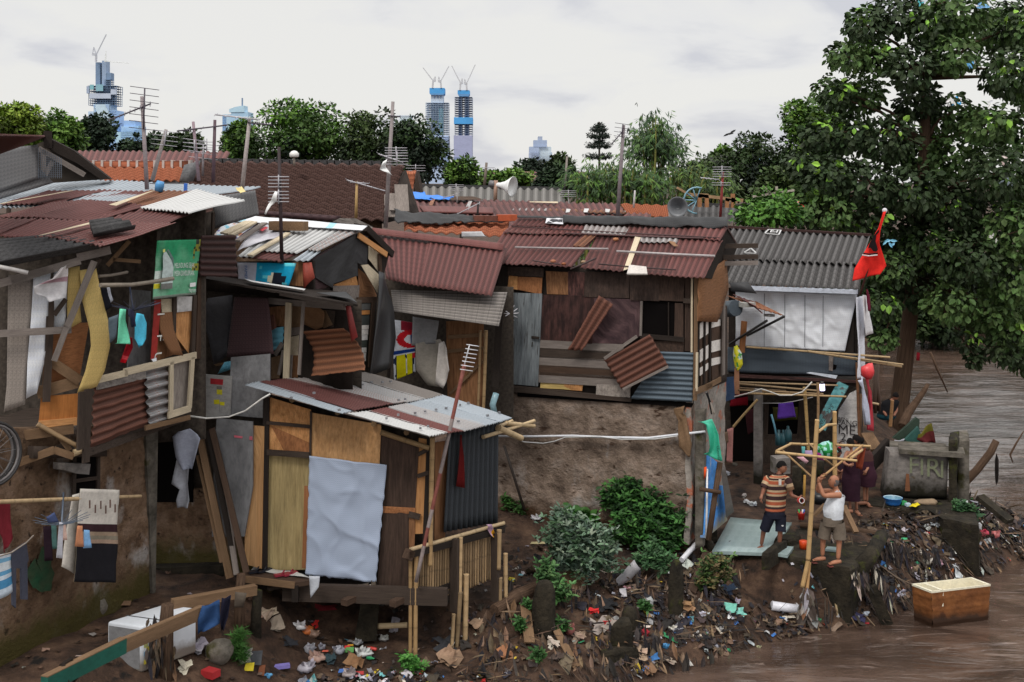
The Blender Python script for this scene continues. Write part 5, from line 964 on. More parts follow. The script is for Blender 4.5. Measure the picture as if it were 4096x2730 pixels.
def main_house():
 V('K')
 h=thing('house','brown wooden house with maroon corrugated roof above a rough cement wall, in the middle','house',PL_M.hit((1000,1100)))
 pn(h,'lower_wall','cement_wall',PL_M,[(60,-75),(1835,50),(1815,1420),(60,1080)],cr=.05,cs=3,res=.08,th=.15)
 pn(h,'wall_pilaster','concrete',PL_M,[(1855,90),(1945,90),(1930,1320),(1860,1330)],off=.10,th=.15,cr=.03)
 pn(h,'side_wall','brick_old',PL_S,[(1835,-140),(2130,-260),(2130,900),(1815,1300)],off=-.02,th=.1,cr=.04)
 V('J')
 pn(h,'front_wall','wood_black',PL_M,[(160,120),(1985,180),(1955,1380),(100,1290)],off=-.08,th=.05)
 pgon(h,'floor_beam','wood_dark',PL_M,[(130,1210),(400,1225),(1400,1330),(1400,1365),(400,1280),(130,1270)],off=.08,th=.1)
 pgon(h,'floor_gap','dark',PL_M,[(380,1278),(1960,1375),(1940,1412),(380,1315)],off=.05,th=.02)
 W=[('door','door_grey',[(278,378),(602,395),(560,1222),(236,1200)],.05,'grey door with worn paint at the top'),('front_board','ply_orange',[(300,232),(382,236),(380,360),(298,352)],.0,'orange board above the door'),('front_board','ply_rusty',[(382,238),(602,246),(602,395),(380,362)],.0,None),('front_board','ply_soot',[(300,150),(620,165),(620,240),(300,228)],.02,None),('front_board','ply_brown',[(640,190),(840,200),(850,404),(640,398)],-.02,None),('front_board','rust_dark',[(835,195),(985,205),(980,415),(840,405)],.0,None),('front_board','ply_soot',[(985,195),(1392,210),(1388,437),(978,422)],.04,None),('front_board','ply_soot',[(1395,210),(1660,215),(1655,455),(1392,448)],.06,None),('front_board','ply_dark',[(1655,225),(1875,232),(1866,462),(1652,455)],.055,None),('front_sheet','rust_dark',[(592,398),(1090,412),(1060,838),(585,815)],.02,None),('front_sheet','rust_purple',[(1070,430),(1490,440),(1478,770),(1300,850),(1058,832)],.035,None),('front_board','ply_dark',[(1880,250),(1950,255),(1945,915),(1878,905)],.02,None),('front_board','ply_dark',[(1600,810),(1878,825),(1868,915),(1640,910)],.0,None),('yellow_strip','ply_yellow',[(592,1182),(780,1190),(960,1205),(950,1262),(590,1235)],.0,'yellow strip at the foot of the wall'),('front_board','ply_orange',[(800,1195),(975,1205),(960,1265),(800,1250)],.005,None),('front_board','ply_grey',[(1085,1200),(1390,1215),(1390,1320),(1082,1295)],.06,None),('shutter','ply_dark',[(1790,475),(1870,478),(1868,795),(1784,790)],.03,None)]
 for n_,m_,P,of,lb in W:pgon(h,n_,m_,PL_M,P,off=of,th=.02,label=lb)
 MATS['yellow_paint']=surf('yellow_paint',[al(190,160,30),al(206,176,50)],4)
 for a,b,w_,m_ in(((583,850),(1330,890),.19,'wood_grey'),((580,920),(1300,958),.19,'wood_dark'),((578,998),(1330,1036),.20,'wood_grey'),((575,1075),(1350,1118),.20,'wood_brown'),((572,1140),(1400,1188),.21,'wood_grey')):
  plk(h,'wall_plank',m_,PL_M,[(a,b,w_)],off=.03,th=.03)
 pgon(h,'window_opening','dark',PL_M,[(1500,458),(1792,470),(1785,790),(1495,768)],off=.02,th=.01)
 plk(h,'window_frame','wood_grey',PL_M,[((1493,460),(1485,770),.045)],off=.08);plk(h,'window_frame','wood_black',PL_M,[((1480,770),(1875,805),.09),((1735,470),(1735,785),.02)],off=.07)
 V('J')
 pn(h,'wall_sheet','zinc_blue',PL_M,[(1660,912),(1957,922),(1946,1368),(1392,1338)],off=.12,corr='v',pitch=.105,amp=.016,jag=.01,label='blue-grey corrugated sheet under the window')
 pn(h,'awning_flap','rust_brown',PL_M,[(1155,985),(1565,757),(1730,1042),(1322,1258)],off=.34,corr='v',pitch=.115,amp=.020,jag=.02,cr=.03,cs=1,label='tilted rusty corrugated flap under the window')
 pn(h,'awning_flap','rust_brown',PL_M,[(1110,408),(1238,488),(960,905),(832,895)],off=.28,corr='u',pitch=.13,amp=.022,jag=.03,label='narrow rusty corrugated strip hanging askew')
 plk(h,'flap_edge','wood_grey',PL_M,[((1160,975),(1450,775),.06),((1325,1250),(1730,1045),.05)],off=.36)
 m=MB();q=PL_M.hit((1105,500),.2)
 plk(h,'corner_post','wood_pale',PL_M,[((1945,235),(1942,918),.035)],off=.12);plk(h,'corner_post','wood_mid',PL_M,[((1982,240),(1972,1350),.07)],off=.12);plk(h,'frame_rail','wood_dark',PL_M,[((1868,455),(1968,462),.09)],off=.1)
 plk(h,'corner_post','wood_black',PL_M,[((262,150),(210,1200),.22)],off=.0)
 pgon(h,'door_latch','wood_black',PL_M,[(505,772),(578,776),(576,802),(504,798)],off=.09);pgon(h,'door_handle','wood_black',PL_M,[(510,825),(523,825),(522,872),(508,872)],off=.09)
 pn(h,'side_wall','wood_dark',PL_S,[(1985,620),(2260,500),(2255,1180),(1968,1300)],off=.0,th=.05)
 for x0,x1,ys in((2018,2046,((660,800),(900,1010),(1060,1130))),(2066,2092,((650,770),(870,990),(1030,1090))),(2122,2204,((640,700),(820,920),(975,1040)))):
  pgon(h,'side_plank','wood_brown',PL_S,[(x0-2,640),(x1+1,620),(x1-4,1170),(x0-4,1215)],off=.04,th=.02)
  for a,b in ys:m=MB();m.poly(c3(PL_S,[(x0,a),(x1,a-18),(x1-1,b-22),(x0-1,b)],.065),.01,PL_S.n,al(206,200,194));m.build('white_block','painted',h)
 plk(h,'side_stud','wood_black',PL_S,[((2058,640),(2052,1200),.08),((2108,630),(2100,1190),.08),((2000,650),(1998,1270),.06)],off=.08)
 plk(h,'side_post','wood_grey',PL_S,[((2230,370),(2226,1120),.15)],off=.12);plk(h,'side_post','wood_pale',PL_S,[((1990,920),(1985,1265),.07)],off=.12)
 m=MB();strip(m,PL_S,[(2010,250),(1998,450),(2000,640)],[(2258,80),(2275,350),(2172,650)],off=.16,th=.02,fn2=lambda u,v:.05*nz(u*3,v*3));m.build('side_board','ply_brown',h,'smoky brown board over the side wall')
 plk(h,'side_sill','wood_mid',PL_S,[((1960,1275),(2120,1215),.12),((2060,1235),(2200,1160),.10)],off=.1)
 V('D');P3=[at((1120,605),23.5),at((1625,640),21.6),at((1668,515),23.5)]
 PR=tri(*P3);V('I')
 def rs(P,of,m_='rust_roof',lb=None,**k):pn(h,'roof_sheet',m_,PR,P,lb,off=of,corr='u',pitch=.115,amp=.017,jag=.025,th=.004,cr=.02,cs=.9,**k)
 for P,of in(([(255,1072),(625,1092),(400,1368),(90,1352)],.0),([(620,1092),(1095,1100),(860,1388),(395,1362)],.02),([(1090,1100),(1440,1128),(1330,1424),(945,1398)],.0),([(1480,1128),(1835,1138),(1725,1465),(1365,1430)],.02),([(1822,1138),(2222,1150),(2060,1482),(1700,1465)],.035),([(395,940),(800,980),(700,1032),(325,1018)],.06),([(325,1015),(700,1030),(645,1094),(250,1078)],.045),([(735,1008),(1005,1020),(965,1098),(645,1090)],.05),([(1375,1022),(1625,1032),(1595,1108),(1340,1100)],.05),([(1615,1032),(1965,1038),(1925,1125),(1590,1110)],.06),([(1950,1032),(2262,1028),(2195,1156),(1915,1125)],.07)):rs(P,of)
 rs([(990,1015),(1385,1025),(1345,1098),(950,1085)],.075,'zinc_rusty','zinc-coloured rusty patch sheet');rs([(1480,1115),(1825,1135),(1805,1170),(1475,1158)],.06,'zinc_rusty');rs([(985,1102),(1095,1104),(975,1208),(870,1196)],.06,'rust_bare')
 pgon(h,'roof_strip','wood_pale',PR,[(1432,1125),(1485,1125),(1385,1405),(1330,1415)],off=.06)
 V('I')
 m=MB();sheet(m,PR,[(800,925),(2262,938),(2268,1030),(790,990)],off=.12,cr=.05,jag=.05,res=.1,th=.01,bow=.06);m.build('ridge_tarpaulin','tarp_black',h,'black tarpaulin along the ridge')
 m=MB();sheet(m,PR,[(375,930),(805,930),(800,948),(380,945)],off=.14,cr=.02,th=.01);m.build('ridge_tarpaulin','tarp_black',h)
 m=MB();m.poly(c3(PR,[(642,948),(802,948),(788,1002),(630,992)],.13),.006,PR.n,ar(226,226,232));pb=m.build('roof_banner','painted',h,'white scrawled sheet on the roof')
 for P in([(665,965),(690,955),(740,958),(765,985),(730,978),(700,985)],[(745,960),(785,958),(780,985),(760,978)],[(645,985),(660,975),(700,992),(640,990)]):m=MB();m.poly(c3(PR,P,.135),.003,PR.n,ar(40,40,46));m.build('scrawl','painted',pb)
 V('I');mb=MB()
 e1=at((2352,1180),25.2);r1=PR.hit((2262,1020),.05);r0=PR.hit((395,945),.0);dv=e1-r1;mb.poly([r0,r1,e1,r0+dv],.05,Vector((0,0,1)));mb.build('back_roof','rust_dark',h)
 m=MB();m.poly([PR.hit((2262,1030),-.02),e1-Vector((0,0,.05)),PL_S.hit((2240,1520),-.1),PR.hit((2060,1480),-.1)],.05,PL_S.n);m.build('gable','wood_black',h)
 for a_,b_,w_,m_ in(((2200,1170),(2200,1400),.18,'ply_orange'),):plk(h,'gable_board',m_,PL_S,[(a_,b_,w_)],off=.05)
 for y in(1200,1300,1355):m=MB();q=PL_S.hit((2215,y),.1);m.bar(q,q+Vector((.75,.25,0)),.10,.09);m.build('rafter_end','wood_grey' if y==1355 else 'wood_dark',h)
 for a_,b_,r,c_,lb in(((360,1210),(1195,1224),.022,al(150,142,142),'left pale stick lying across the maroon roof'),((1270,1245),(2150,1288),.024,al(160,154,154),'right long pale stick lying across the maroon roof'),((330,1022),(2190,1125),.014,al(70,50,50),'thin dark wire-like rod along the upper maroon roof'),((810,1084),(2045,1128),.018,al(84,62,62),'dark rod along the sheet joint of the maroon roof'),((520,1330),(760,1362),.014,al(60,46,46),'short dark rod near the left eave'),((855,1405),(1085,1308),.018,al(60,46,46),'short slanting rod at the middle eave'),((1110,1360),(1800,1412),.014,al(54,42,42),'dark rod tucked behind the white board at the eave')):
  m=MB();p,q=PR.hit(a_,.09),PR.hit(b_,.09);m.tube([p,p.lerp(q,.5)+Vector((0,0,-.005)),q],r,6,c_);m.build('stick','painted',None,lb,None,'stick','sticks lying on the maroon roof')
 m=MB();m.poly(c3(PR,[(1382,1365),(1535,1382),(1545,1445),(1360,1445)],.12),.03,PR.n,ar(214,206,200));m.build('board','painted',None,'square white board lying at the eave of the maroon roof',None,'board')
 for x,y,r,c_ in((700,1335,.06,ar(170,110,80)),(795,1358,.05,ar(160,96,62)),(1260,1138,.06,ar(190,130,90)),(970,1340,.05,ar(180,150,120))):
  m=MB();m.ball(PR.hit((x,y),.05),r,r*.8,r*.6,c_,n=.4,sd=x,seg=8);m.build('stone','painted',None,'small stone lying on the maroon corrugated roof',None,'stone','stones on the maroon roof')
 m=MB();sheet(m,PR,[(1735,1160),(1790,1165),(1825,1205),(1790,1205)],off=.1,cr=.08,col=ar(150,116,90));m.build('rag','cloth',None,'dirty tan rag on the maroon roof',None,'rag')
 V('K')
 pts=[(100,326),(400,328),(760,322),(1090,336),(1440,342),(1700,312),(1950,285)]
 m=MB();m.tube(c3(PL_M,pts,.14),.022,8,al(198,200,206));m.build('water_pipe','plastic',None,'white pipe strung across the cement wall',None,'pipe')
 m=MB();m.tube(c3(PL_M,[(200,330),(330,378),(500,390),(600,372),(700,335),(1000,330),(1200,355),(1500,352),(1700,325)],.2),.01,5,al(186,186,186));m.build('cable','plastic',None,'thin white cable hanging along the pipe on the cement wall',None,'cable')
 m=MB();strip(m,PL_M,[(1668,80),(1672,120),(1715,190),(1708,330),(1716,420),(1760,470),(1802,515)],[(1765,55),(1755,120),(1775,150),(1795,260),(1828,400),(1822,450),(1812,512)],off=.2,th=.02,fn2=lambda u,v:.08*nz(u*6,v*4),col=None);m.build('palm_sheath','wood_mid',None,'dry tan palm sheath hanging at the cement wall corner',None,'bark')
 m=MB();m.tube(c3(PL_M,[(150,410),(225,650),(330,985)],.5),.03,6,al(46,38,34));m.build('stick','painted',None,'dark stick leaning on the cement wall beside the hut',None,'stick')
 hang('rag','black and white rag hanging on the brick corner','rag',PL_S,[(1955,-60),(1990,60),(2010,130),(2030,130),(2000,20),(1985,-70)],[(.5,al(30,30,32)),(1,al(170,160,150))],off=.2)
 m=MB();PT=vpl((1990,350),21.7,(1,-.2));strip(m,PT,[(1885,195),(1955,215),(1985,330),(1992,420),(1980,470),(1935,492)],[(2010,178),(2040,240),(2070,310),(2082,400),(2095,480),(2106,548)],off=.0,th=.008,n=8,sub=3,fn2=lambda u,v:.06*math.sin(u*5+v*4),col=al(52,156,128));gb=m.build('banner','plastic',None,'torn turquoise plastic banner flapping at the house corner',None,'banner')
 m=MB()
 for k,s_ in enumerate('GSSD'):m.text(s_,PT.hit((2052+k*3,440+k*32),.08),Vector((1,0,0)),Vector((0,0,1)),.055,al(20,50,44),Vector((0,-1,0)),.0)
 m.build('lettering','painted',gb)
 t=thing('fan','white table fan cage stuck at the left edge of the brown house wall','fan',PL_M.hit((130,-150),.5))
 V('J');c=PL_M.hit((312,565),.5);w_=al(200,198,204)
 m=MB();m.tube([c+Vector((-.2,0,.25)),c],.03,6,al(150,110,70));m.build('handle','painted',t)
 for k in range(6):
  a_=k*.52;d=Vector((math.cos(a_),0,math.sin(a_)));m=MB();m.tube([c+d*.17*math.cos(s_*.523)+Vector((0,-.14*math.sin(s_*.523),0))for s_ in range(7)],.010,5,w_);m.build('wire','metal_grey',t)
 m=MB();m.ball(c,.06,col=al(60,60,90));m.build('motor','plastic',t)
main_house()
V('D')
PL_R=vpl((1690,800),28.2,(1,-.45));PL_RS=vpl((1962,800),26.95,(.6,1));PL_RB=vpl((1720,1000),29.2,(1,-.2))
def right_house():
 V('M')
 h=thing('house','house with grey ribbed asbestos roof and white tarpaulin wall, right of the brown house','house',PL_R.hit((800,1700)))
 P3=tri(PL_R.hit((60,800),.4),PL_R.hit((1330,862),.4),PL_R.hit((1420,400),-1.9))
 pn(h,'roof_sheet','asbestos',P3,[(40,575),(1360,640),(1330,862),(-80,790)],off=.0,corr='u',pitch=.17,amp=.045,th=.01);pn(h,'roof_sheet','asbestos',P3,[(170,328),(1428,400),(1352,648),(30,590)],off=.05,corr='u',pitch=.17,amp=.045,th=.01)
 mb=MB();mb.bar(P3.hit((160,326),.08),P3.hit((1430,398),.08),.12,.06);mb.build('ridge_cap','rust_dark',h)
 mb=MB()
 for P in([(545,382),(575,352)],[(575,352),(678,358)],[(678,358),(660,396)],[(660,396),(545,384)],[(590,378),(600,360)],[(600,360),(620,362)],[(640,380),(650,362)],[(605,372),(640,374)]):mb.bar(P3.hit(P[0],.10),P3.hit(P[1],.10),.03,.02,col=ar(220,220,220))
 mb.build('paint_scrawl','painted',h)
 mb=MB()
 for P in([(370,545),(425,510)],[(425,510),(468,548)],[(375,548),(470,552)]):mb.bar(P3.hit(P[0],.10),P3.hit(P[1],.10),.03,.02,col=ar(206,206,206))
 mb.build('paint_scrawl','painted',h)
 m=MB();m.poly(c3(PL_R,[(420,826),(1318,858),(1315,895),(425,862)],.42),.1,PL_R.n,al(176,182,194));m.build('gutter','painted',h)
 m=MB();sheet(m,PL_R,[(300,855),(1315,900),(1212,1372),(300,1325)],off=.08,cr=.05,cs=1.8,res=.04,wr=.03,sd=2);m.build('tarpaulin_wall','tarp_white',h,'crumpled white tarpaulin wall')
 for x in(540,710,878,1030):m=MB();m.bar(PL_R.hit((x,870+x*.035),.12),PL_R.hit((x-3,1335),.14),.01,.01,col=al(96,98,106));m.build('tarpaulin_cord','painted',h)
 pgon(h,'tarpaulin_tear','wood_black',PL_R,[(1235,945),(1280,950),(1285,1000),(1285,1400),(1210,1400),(1260,1180),(1245,1010)],off=.02)
 pn(h,'upper_wall','wood_black',PL_R,[(240,840),(1330,880),(1310,1580),(240,1580)],off=-.1,th=.05)
 pn(h,'wall_sheet','wall_steel',PL_R,[(230,1335),(1310,1390),(1302,1575),(230,1545)],off=.03,cr=.02,label='dented grey-blue steel sheets below the tarpaulin')
 pgon(h,'wall_patch','wood_grey',PL_R,[(1080,1405),(1115,1408),(1112,1538),(1078,1535)],off=.06);pgon(h,'wall_hole','dark',PL_R,[(1115,1480),(1145,1490),(1135,1522),(1112,1528)],off=.05)
 V('N')
 pgon(h,'floor_edge','rust_dark',PL_R,[(380,130),(1640,190),(1640,215),(380,160)],off=.04,th=.1);pgon(h,'soffit_gap','dark',PL_R,[(380,150),(1460,215),(1460,260),(380,215)],off=-.05)
 mb=MB();z1=PL_R.hit((1000,215)).z;A,B=PL_R.hit((200,160)),PL_R.hit((1650,230));mb.hexa([Vector((A.x,A.y,z1)),Vector((B.x,B.y,z1)),Vector((B.x+1,B.y+2.5,z1)),Vector((A.x+1,A.y+2.5,z1)),Vector((A.x,A.y,z1+.1)),Vector((B.x,B.y,z1+.1)),Vector((B.x+1,B.y+2.5,z1+.1)),Vector((A.x+1,A.y+2.5,z1+.1))]);mb.build('upper_floor','wood_black',h)
 pn(h,'back_wall','inner',PL_RB,[(60,150),(1700,200),(1700,1250),(60,1250)],th=.1)
 pgon(h,'ground_wall','wood_dark',PL_RB,[(660,780),(1080,770),(1060,1130),(650,1130)],off=.1);pgon(h,'window_opening','dark',PL_RB,[(695,440),(1060,400),(1010,780),(690,770)],off=.06)
 plk(h,'window_frame','wood_dark',PL_RB,[((700,440),(685,780),.10),((690,775),(1040,770),.10),((1060,400),(1040,790),.12)],off=.12)
 pgon(h,'door_opening','dark',PL_RB,[(310,400),(570,400),(570,1080),(350,1080)],off=.05);pgon(h,'door_step','concrete',PL_RB,[(340,1070),(650,1130),(640,1165),(380,1130)],off=.5,th=.3)
 m=MB();P=c3(PL_R,[(1640,290),(1560,330),(1450,500),(1430,700),(1425,1020),(1640,1000),(1650,600)],.0);m.poly(P,.15,PL_R.n);w_=m.build('white_wall','wall_white',h,'flaking white wall with black graffiti')
 m=MB();rt=E1;up=Vector((0,0,1));bk=al(44,38,40)
 for s_,p,hh in(('BENI',(1442,608),.08),('PANGLI',(1432,650),.12),('ME',(1440,745),.22),('2',(1470,815),.18),('G',(1445,890),.16)):m.text(s_,PL_R.hit(p,.03),rt,up,hh,bk,PL_R.n,.005)
 m.build('graffiti','painted',w_)
 pol(h,'corner_post',PL_R,(1640,0),(1665,780),.035,(.35,.22,.18),off=.25)
 plk(h,'gate_post','wood_mid',PL_R,[((1680,330),(1665,740),.08)],off=.15)
 m=MB();m.bar(PL_R.hit((1500,225),.35),PL_R.hit((1255,690),.8),.06,.26,up=E1);db=m.build('brace_board','concrete_grey',h,'slanting board with peeling turquoise paint');db.data.materials.clear();db.data.materials.append(surf('turquoise_peel',[al(58,104,108),al(96,150,152)],3,coord='Object',stains=((al(66,62,60),3,(1,1,1),.5,.06),)))
 m=MB();a_,b_=PL_R.hit((1262,672),.95),PL_R.hit((1372,500),.75);m.text('RIZKYYS',a_,(b_-a_).normalized(),Vector((-.5,0,.86)),.10,bk,Vector((0,-1,0)),.03);m.build('graffiti','painted',db)
 for p,q,r,c_,of in(((400,208),(1440,242),.024,(.62,.58,.55),.5),((400,225),(1240,300),.026,(.52,.48,.45),.8),((400,290),(1290,332),.022,(.6,.52,.46),.9),((500,325),(1530,360),.026,(.8,.72,.62),1.1),((410,268),(900,300),.02,(.45,.4,.38),.7)):pol(h,'canopy_pole',PL_R,p,q,r,c_,off=of)
 pol(h,'canopy_post',PL_R,(1092,260),(1135,960),.042,(.78,.68,.46),off=1.0);pol(h,'canopy_post',PL_R,(1232,215),(1232,640),.034,(.58,.48,.42),off=1.1)
 m=MB();m.bar(PL_R.hit((610,280),.9),PL_R.hit((608,1340),.9),.18,.18);m.build('canopy_post','concrete_grey',h,'mottled grey canopy post')
 pol(h,'canopy_brace',PL_R,(345,680),(600,390),.03,(.95,.85,.66),off=1.0)
 m=MB();m.poly(c3(PL_R,[(1110,112),(1150,104),(1435,140),(1420,172)],.6),.03,PL_R.n,al(180,186,196));m.build('lamp_board','painted',h)
 l=thing('lamp','lit white tube lamp under the floor of the right house','lamp',PL_R.hit((1278,240),.7))
 m=MB();m.tube([PL_R.hit((1276,230),.7),PL_R.hit((1280,296),.7)],.055,10,(1,1,1));MATS['lamp_glow']=surf('lamp_glow',[(.8,.8,.9)],1,bump=0,big=0,emit=(.72,.66,1,3.5));m.build('tube','lamp_glow',l)
 m=MB();m.tube([PL_R.hit((1276,200),.7),PL_R.hit((1276,232),.7)],.04,8,al(60,56,56));m.build('socket','plastic',l)
 m=MB();m.tube(c3(PL_R,[(360,360),(520,320),(640,278),(740,310),(830,345),(960,345),(1070,310),(1130,250),(1170,205)],1.25),.016,5,al(190,186,180));m.build('cable','plastic',None,'white cable drooping over the bamboo canopy',None,'cable')
 m=MB();m.tube(c3(PL_R,[(640,428),(860,428),(1000,405),(1180,365)],.9),.01,5,al(150,146,146));m.build('clothes_line','plastic',None,'washing line under the canopy carrying the purple cloth',None,'line')
 hang('cloth','purple cloth on the washing line under the canopy','cloth',PL_R,[(820,430),(970,418),(1000,575),(808,590)],al(78,48,132),off=.92,fold=.04)
 hang('cloth','olive cloth in the dark behind the purple cloth','cloth',PL_R,[(760,470),(1020,470),(1020,600),(770,620)],al(52,50,22),off=.6)
 hang('cloth','red and black checked cloth in the dark doorway','cloth',PL_R,[(330,350),(498,315),(500,450),(310,460)],[(.2,al(112,18,30)),(.3,al(30,18,22)),(.38,al(150,120,120)),(.6,al(116,20,32)),(.7,al(28,18,20)),(1,al(104,16,28))],off=.7)
 hang('cloth','maroon garment hanging in the doorway below the checked cloth','garment',PL_R,[(470,520),(590,470),(600,700),(500,760)],al(58,30,34),off=.4)
 hang('cloth','pale pink cloth hanging on the slanting bamboo','cloth',PL_R,[(285,700),(350,680),(340,1045),(280,1040)],al(190,134,128),off=1.05,fold=.04)
 hang('cloth','dirty tan rag knotted left of the pink cloth','rag',PL_R,[(240,740),(290,720),(300,830),(270,850)],al(120,100,84),off=1.1)
 m=MB();m.tube(c3(PL_R,[(745,545),(775,650),(800,780)],.8),.025,6,al(90,140,160));m.build('broom','plastic',None,'blue-handled broom leaning by the dark window',None,'broom')
 for k,x in enumerate((825,870,920)):
  m=MB();c=PL_R.hit((x,870 if k<2 else 830),.5);m.lathe(c,[(.01,0),(.085,.01),(.09,.2),(.06,.27),(.03,.3),(.03,.36),(.0,.37)],col=al(46,84,92));m.build('bottle','plastic',None,('left teal water bottle below the dark window','middle teal water bottle below the dark window','right teal water bottle below the dark window')[k],None,'bottle','teal bottles below the window')
 V('M')
 o=thing('awning','small rusty awning of scrap sheets sticking out beside the brown house','awning',PL_R.hit((400,1050),.8))
 A,B,D_,E=[PL_R.hit(p,o_)for p,o_ in(((225,905),.3),((480,960),.3),((705,1075),1.1),((450,1000),1.1))]
 m=MB();sheet(m,None,[A,B,D_,E],corr='u',pitch=.11,amp=.015);m.build('sheet','rust_bare',o)
 m=MB();sheet(m,None,[A+Vector((.1,-.2,.05)),B+Vector((-.2,-.2,.05)),D_+Vector((-.5,-.1,.05)),E+Vector((0,-.2,.03))],corr='u',pitch=.11,amp=.015);m.build('sheet','rust_roof',o)
 m=MB();m.tube([PL_R.hit((705,1080),1.1),PL_R.hit((395,1240),.2)],.03,6,al(36,34,34));m.build('strut','painted',o);m=MB();m.tube([PL_R.hit((560,1115),.9),PL_R.hit((250,1310),.1)],.03,6,al(44,42,42));m.build('strut','painted',o)
 for(x,y,c_,r_)in((395,1000,al(150,148,144),.3),(580,1080,al(130,128,126),.15)):m=MB();m.box(PL_R.hit((x,y),.9),r_*1.1,.2,r_*.35,.4,col=c_);m.build('weight','painted',o)
 m=MB();m.tube([PL_R.hit((215,1020),.7),PL_R.hit((300,1010),1.0)],.19,12,al(62,70,78));m.build('sheet_roll','painted',o)
 m=MB();sheet(m,PL_R,[(250,800),(400,790),(475,890),(260,870)],off=.9,col=al(58,58,60));m.build('mesh_scrap','painted',o)
 plk(o,'board','ply_rusty',PL_R,[((370,1120),(350,1380),.14)],off=.3)
 m=MB()
 def bag(u,v):return al(196,190,30)if nz(u*4,v*4,2)>-.1 else(al(60,140,60)if nz(u*5,v*5,9)>0 else al(190,200,190))
 strip(m,PL_R,[(285,1330),(275,1400),(290,1500),(310,1528)],[(310,1320),(350,1390),(358,1480),(335,1525)],off=.9,col=bag,n=10,sub=6,fn2=lambda u,v:.12*math.sin(u*3.14));m.build('bag','plastic',None,'yellow and green plastic bag hanging beside the brown house',None,'bag')
 V('N')
 m=MB();m.poly(c3(PL_R,[(250,160),(350,150),(365,380),(235,420),(220,360)],1.0),.02,PL_R.n,al(56,76,106));m.build('panel','painted',None,'slanted dull blue panel beside the brown house corner',None,'panel')
 m=MB();m.poly(c3(PL_R,[(362,60),(405,55),(412,335),(350,330)],.9),.02,PL_R.n,al(176,126,96));m.build('board','painted',None,'pale pink-brown board right of the dull blue panel',None,'board')
 V('M')
 for p,q,r,lb in(((385,1335),(1590,1422),.026,'upper bamboo pole along the white tarpaulin wall'),((900,1370),(1690,1500),.03,'lower bamboo pole reaching from the right house to the tree'),((900,1375),(1700,1482),.02,'thin bamboo pole on top of the lower one, reaching to the tree')):
  m=MB();m.bamboo(PL_R.hit(p,.3),PL_R.hit(q,.3 if r!=.02 else .35),r,col=(.82,.78,.72));m.build('bamboo_pole','bamboo',None,lb,None,'bamboo pole')
 V('N');m=MB();m.bamboo(PL_R.hit((1640,395),.0),PL_R.hit((1870,440),.0),.03);m.build('bamboo_pole','bamboo',None,'short bamboo stub sticking out at the foot of the red laundry',None,'bamboo pole')
 V('M')
 hang('sheet','long white sheet hanging at the right corner of the house','sheet',PL_RS,[(1310,920),(1385,905),(1370,1600),(1315,1600)],al(196,198,210),off=.15,fold=.06)
 hang('shirt','white long-sleeved shirt hanging at the right corner','shirt',PL_RS,[(1360,900),(1362,1120),(1385,1250),(1438,1220),(1425,1100),(1400,905)],al(206,204,212),off=.3,fold=.03)
 hang('banner','dark maroon banner strip behind the white laundry','banner',PL_RS,[(1390,850),(1420,900),(1440,1035),(1405,1035)],al(96,30,48),off=.4)
 V('N')
 hang('cloth','pink-red cloth hanging low at the right house corner','cloth',PL_RS,[(1725,150),(1740,300),(1770,480),(1755,700),(1795,720),(1790,500),(1800,300),(1760,160)],al(170,60,70),off=.4,fold=.05)
 hang('cloth','white laundry hanging in front of the pink-red cloth','cloth',PL_RS,[(1650,190),(1690,300),(1690,480),(1740,660),(1760,650),(1750,450),(1730,300),(1720,150)],al(186,190,206),off=.5,fold=.05)
 m=MB();c=PL_RS.hit((1757,90),.5);m.ball(c,.16,.14,.17,al(190,54,58),n=.4);m.build('bag','plastic',None,'bright red bundle at the right house corner',None,'bundle')
 for x0,y0,x1,y1 in((1860,20,1830,370),(1830,60,1870,350),(1835,30,1825,330)):m=MB();m.tube([at((x0,y0),31),at((x1,y1+20),31),at((x1,y1+160),31)],.05,6,al(70,52,42));m.build('stake','painted',None,'dark stake standing in the water behind the right house',None,'stake','stakes behind the right house')
 V('M');Y=26.4
 f=thing('flag','red flag with a black emblem and white line on a leaning pole','flag',at((1340,880),Y))
 m=MB();m.tube([at((1338,900),Y),at((1440,560),Y),at((1552,185),Y)],.025,7,al(70,40,36));m.build('pole','painted',f)
 m=MB();PF=vpl((1420,600),Y-.05,(1,-.2));red=al(228,46,40)
 strip(m,PF,[(1532,205),(1490,345),(1470,375),(1415,470),(1358,565),(1290,680),(1272,782)],[(1556,200),(1512,345),(1505,385),(1500,470),(1530,560),(1558,655),(1505,728)],off=.0,th=.006,n=12,sub=5,col=red,fn2=lambda u,v:.10*v*math.sin(u*6.0+.6));m.build('cloth','cloth',f)
 m=MB();m.poly(c3(PF,[(1492,352),(1500,372),(1475,400),(1468,450),(1488,520),(1475,540),(1450,535),(1425,505),(1405,512),(1415,475),(1450,410)],.14),.004,PF.n,al(28,22,24));m.build('emblem','cloth',f)
 m=MB();P=c3(PF,[(1355,566),(1410,574),(1484,566)],.15);m.tube(P,.014,5,al(230,220,216));m.build('white_line','cloth',f)
 m=MB();P=c3(PF,[(1366,554),(1420,560),(1486,552)],.15);m.tube(P,.018,5,al(28,22,24));m.build('black_line','cloth',f)
 m=MB();m.ball(at((1545,195),Y),.06,col=al(190,186,190));m.build('finial','painted',f)
right_house()
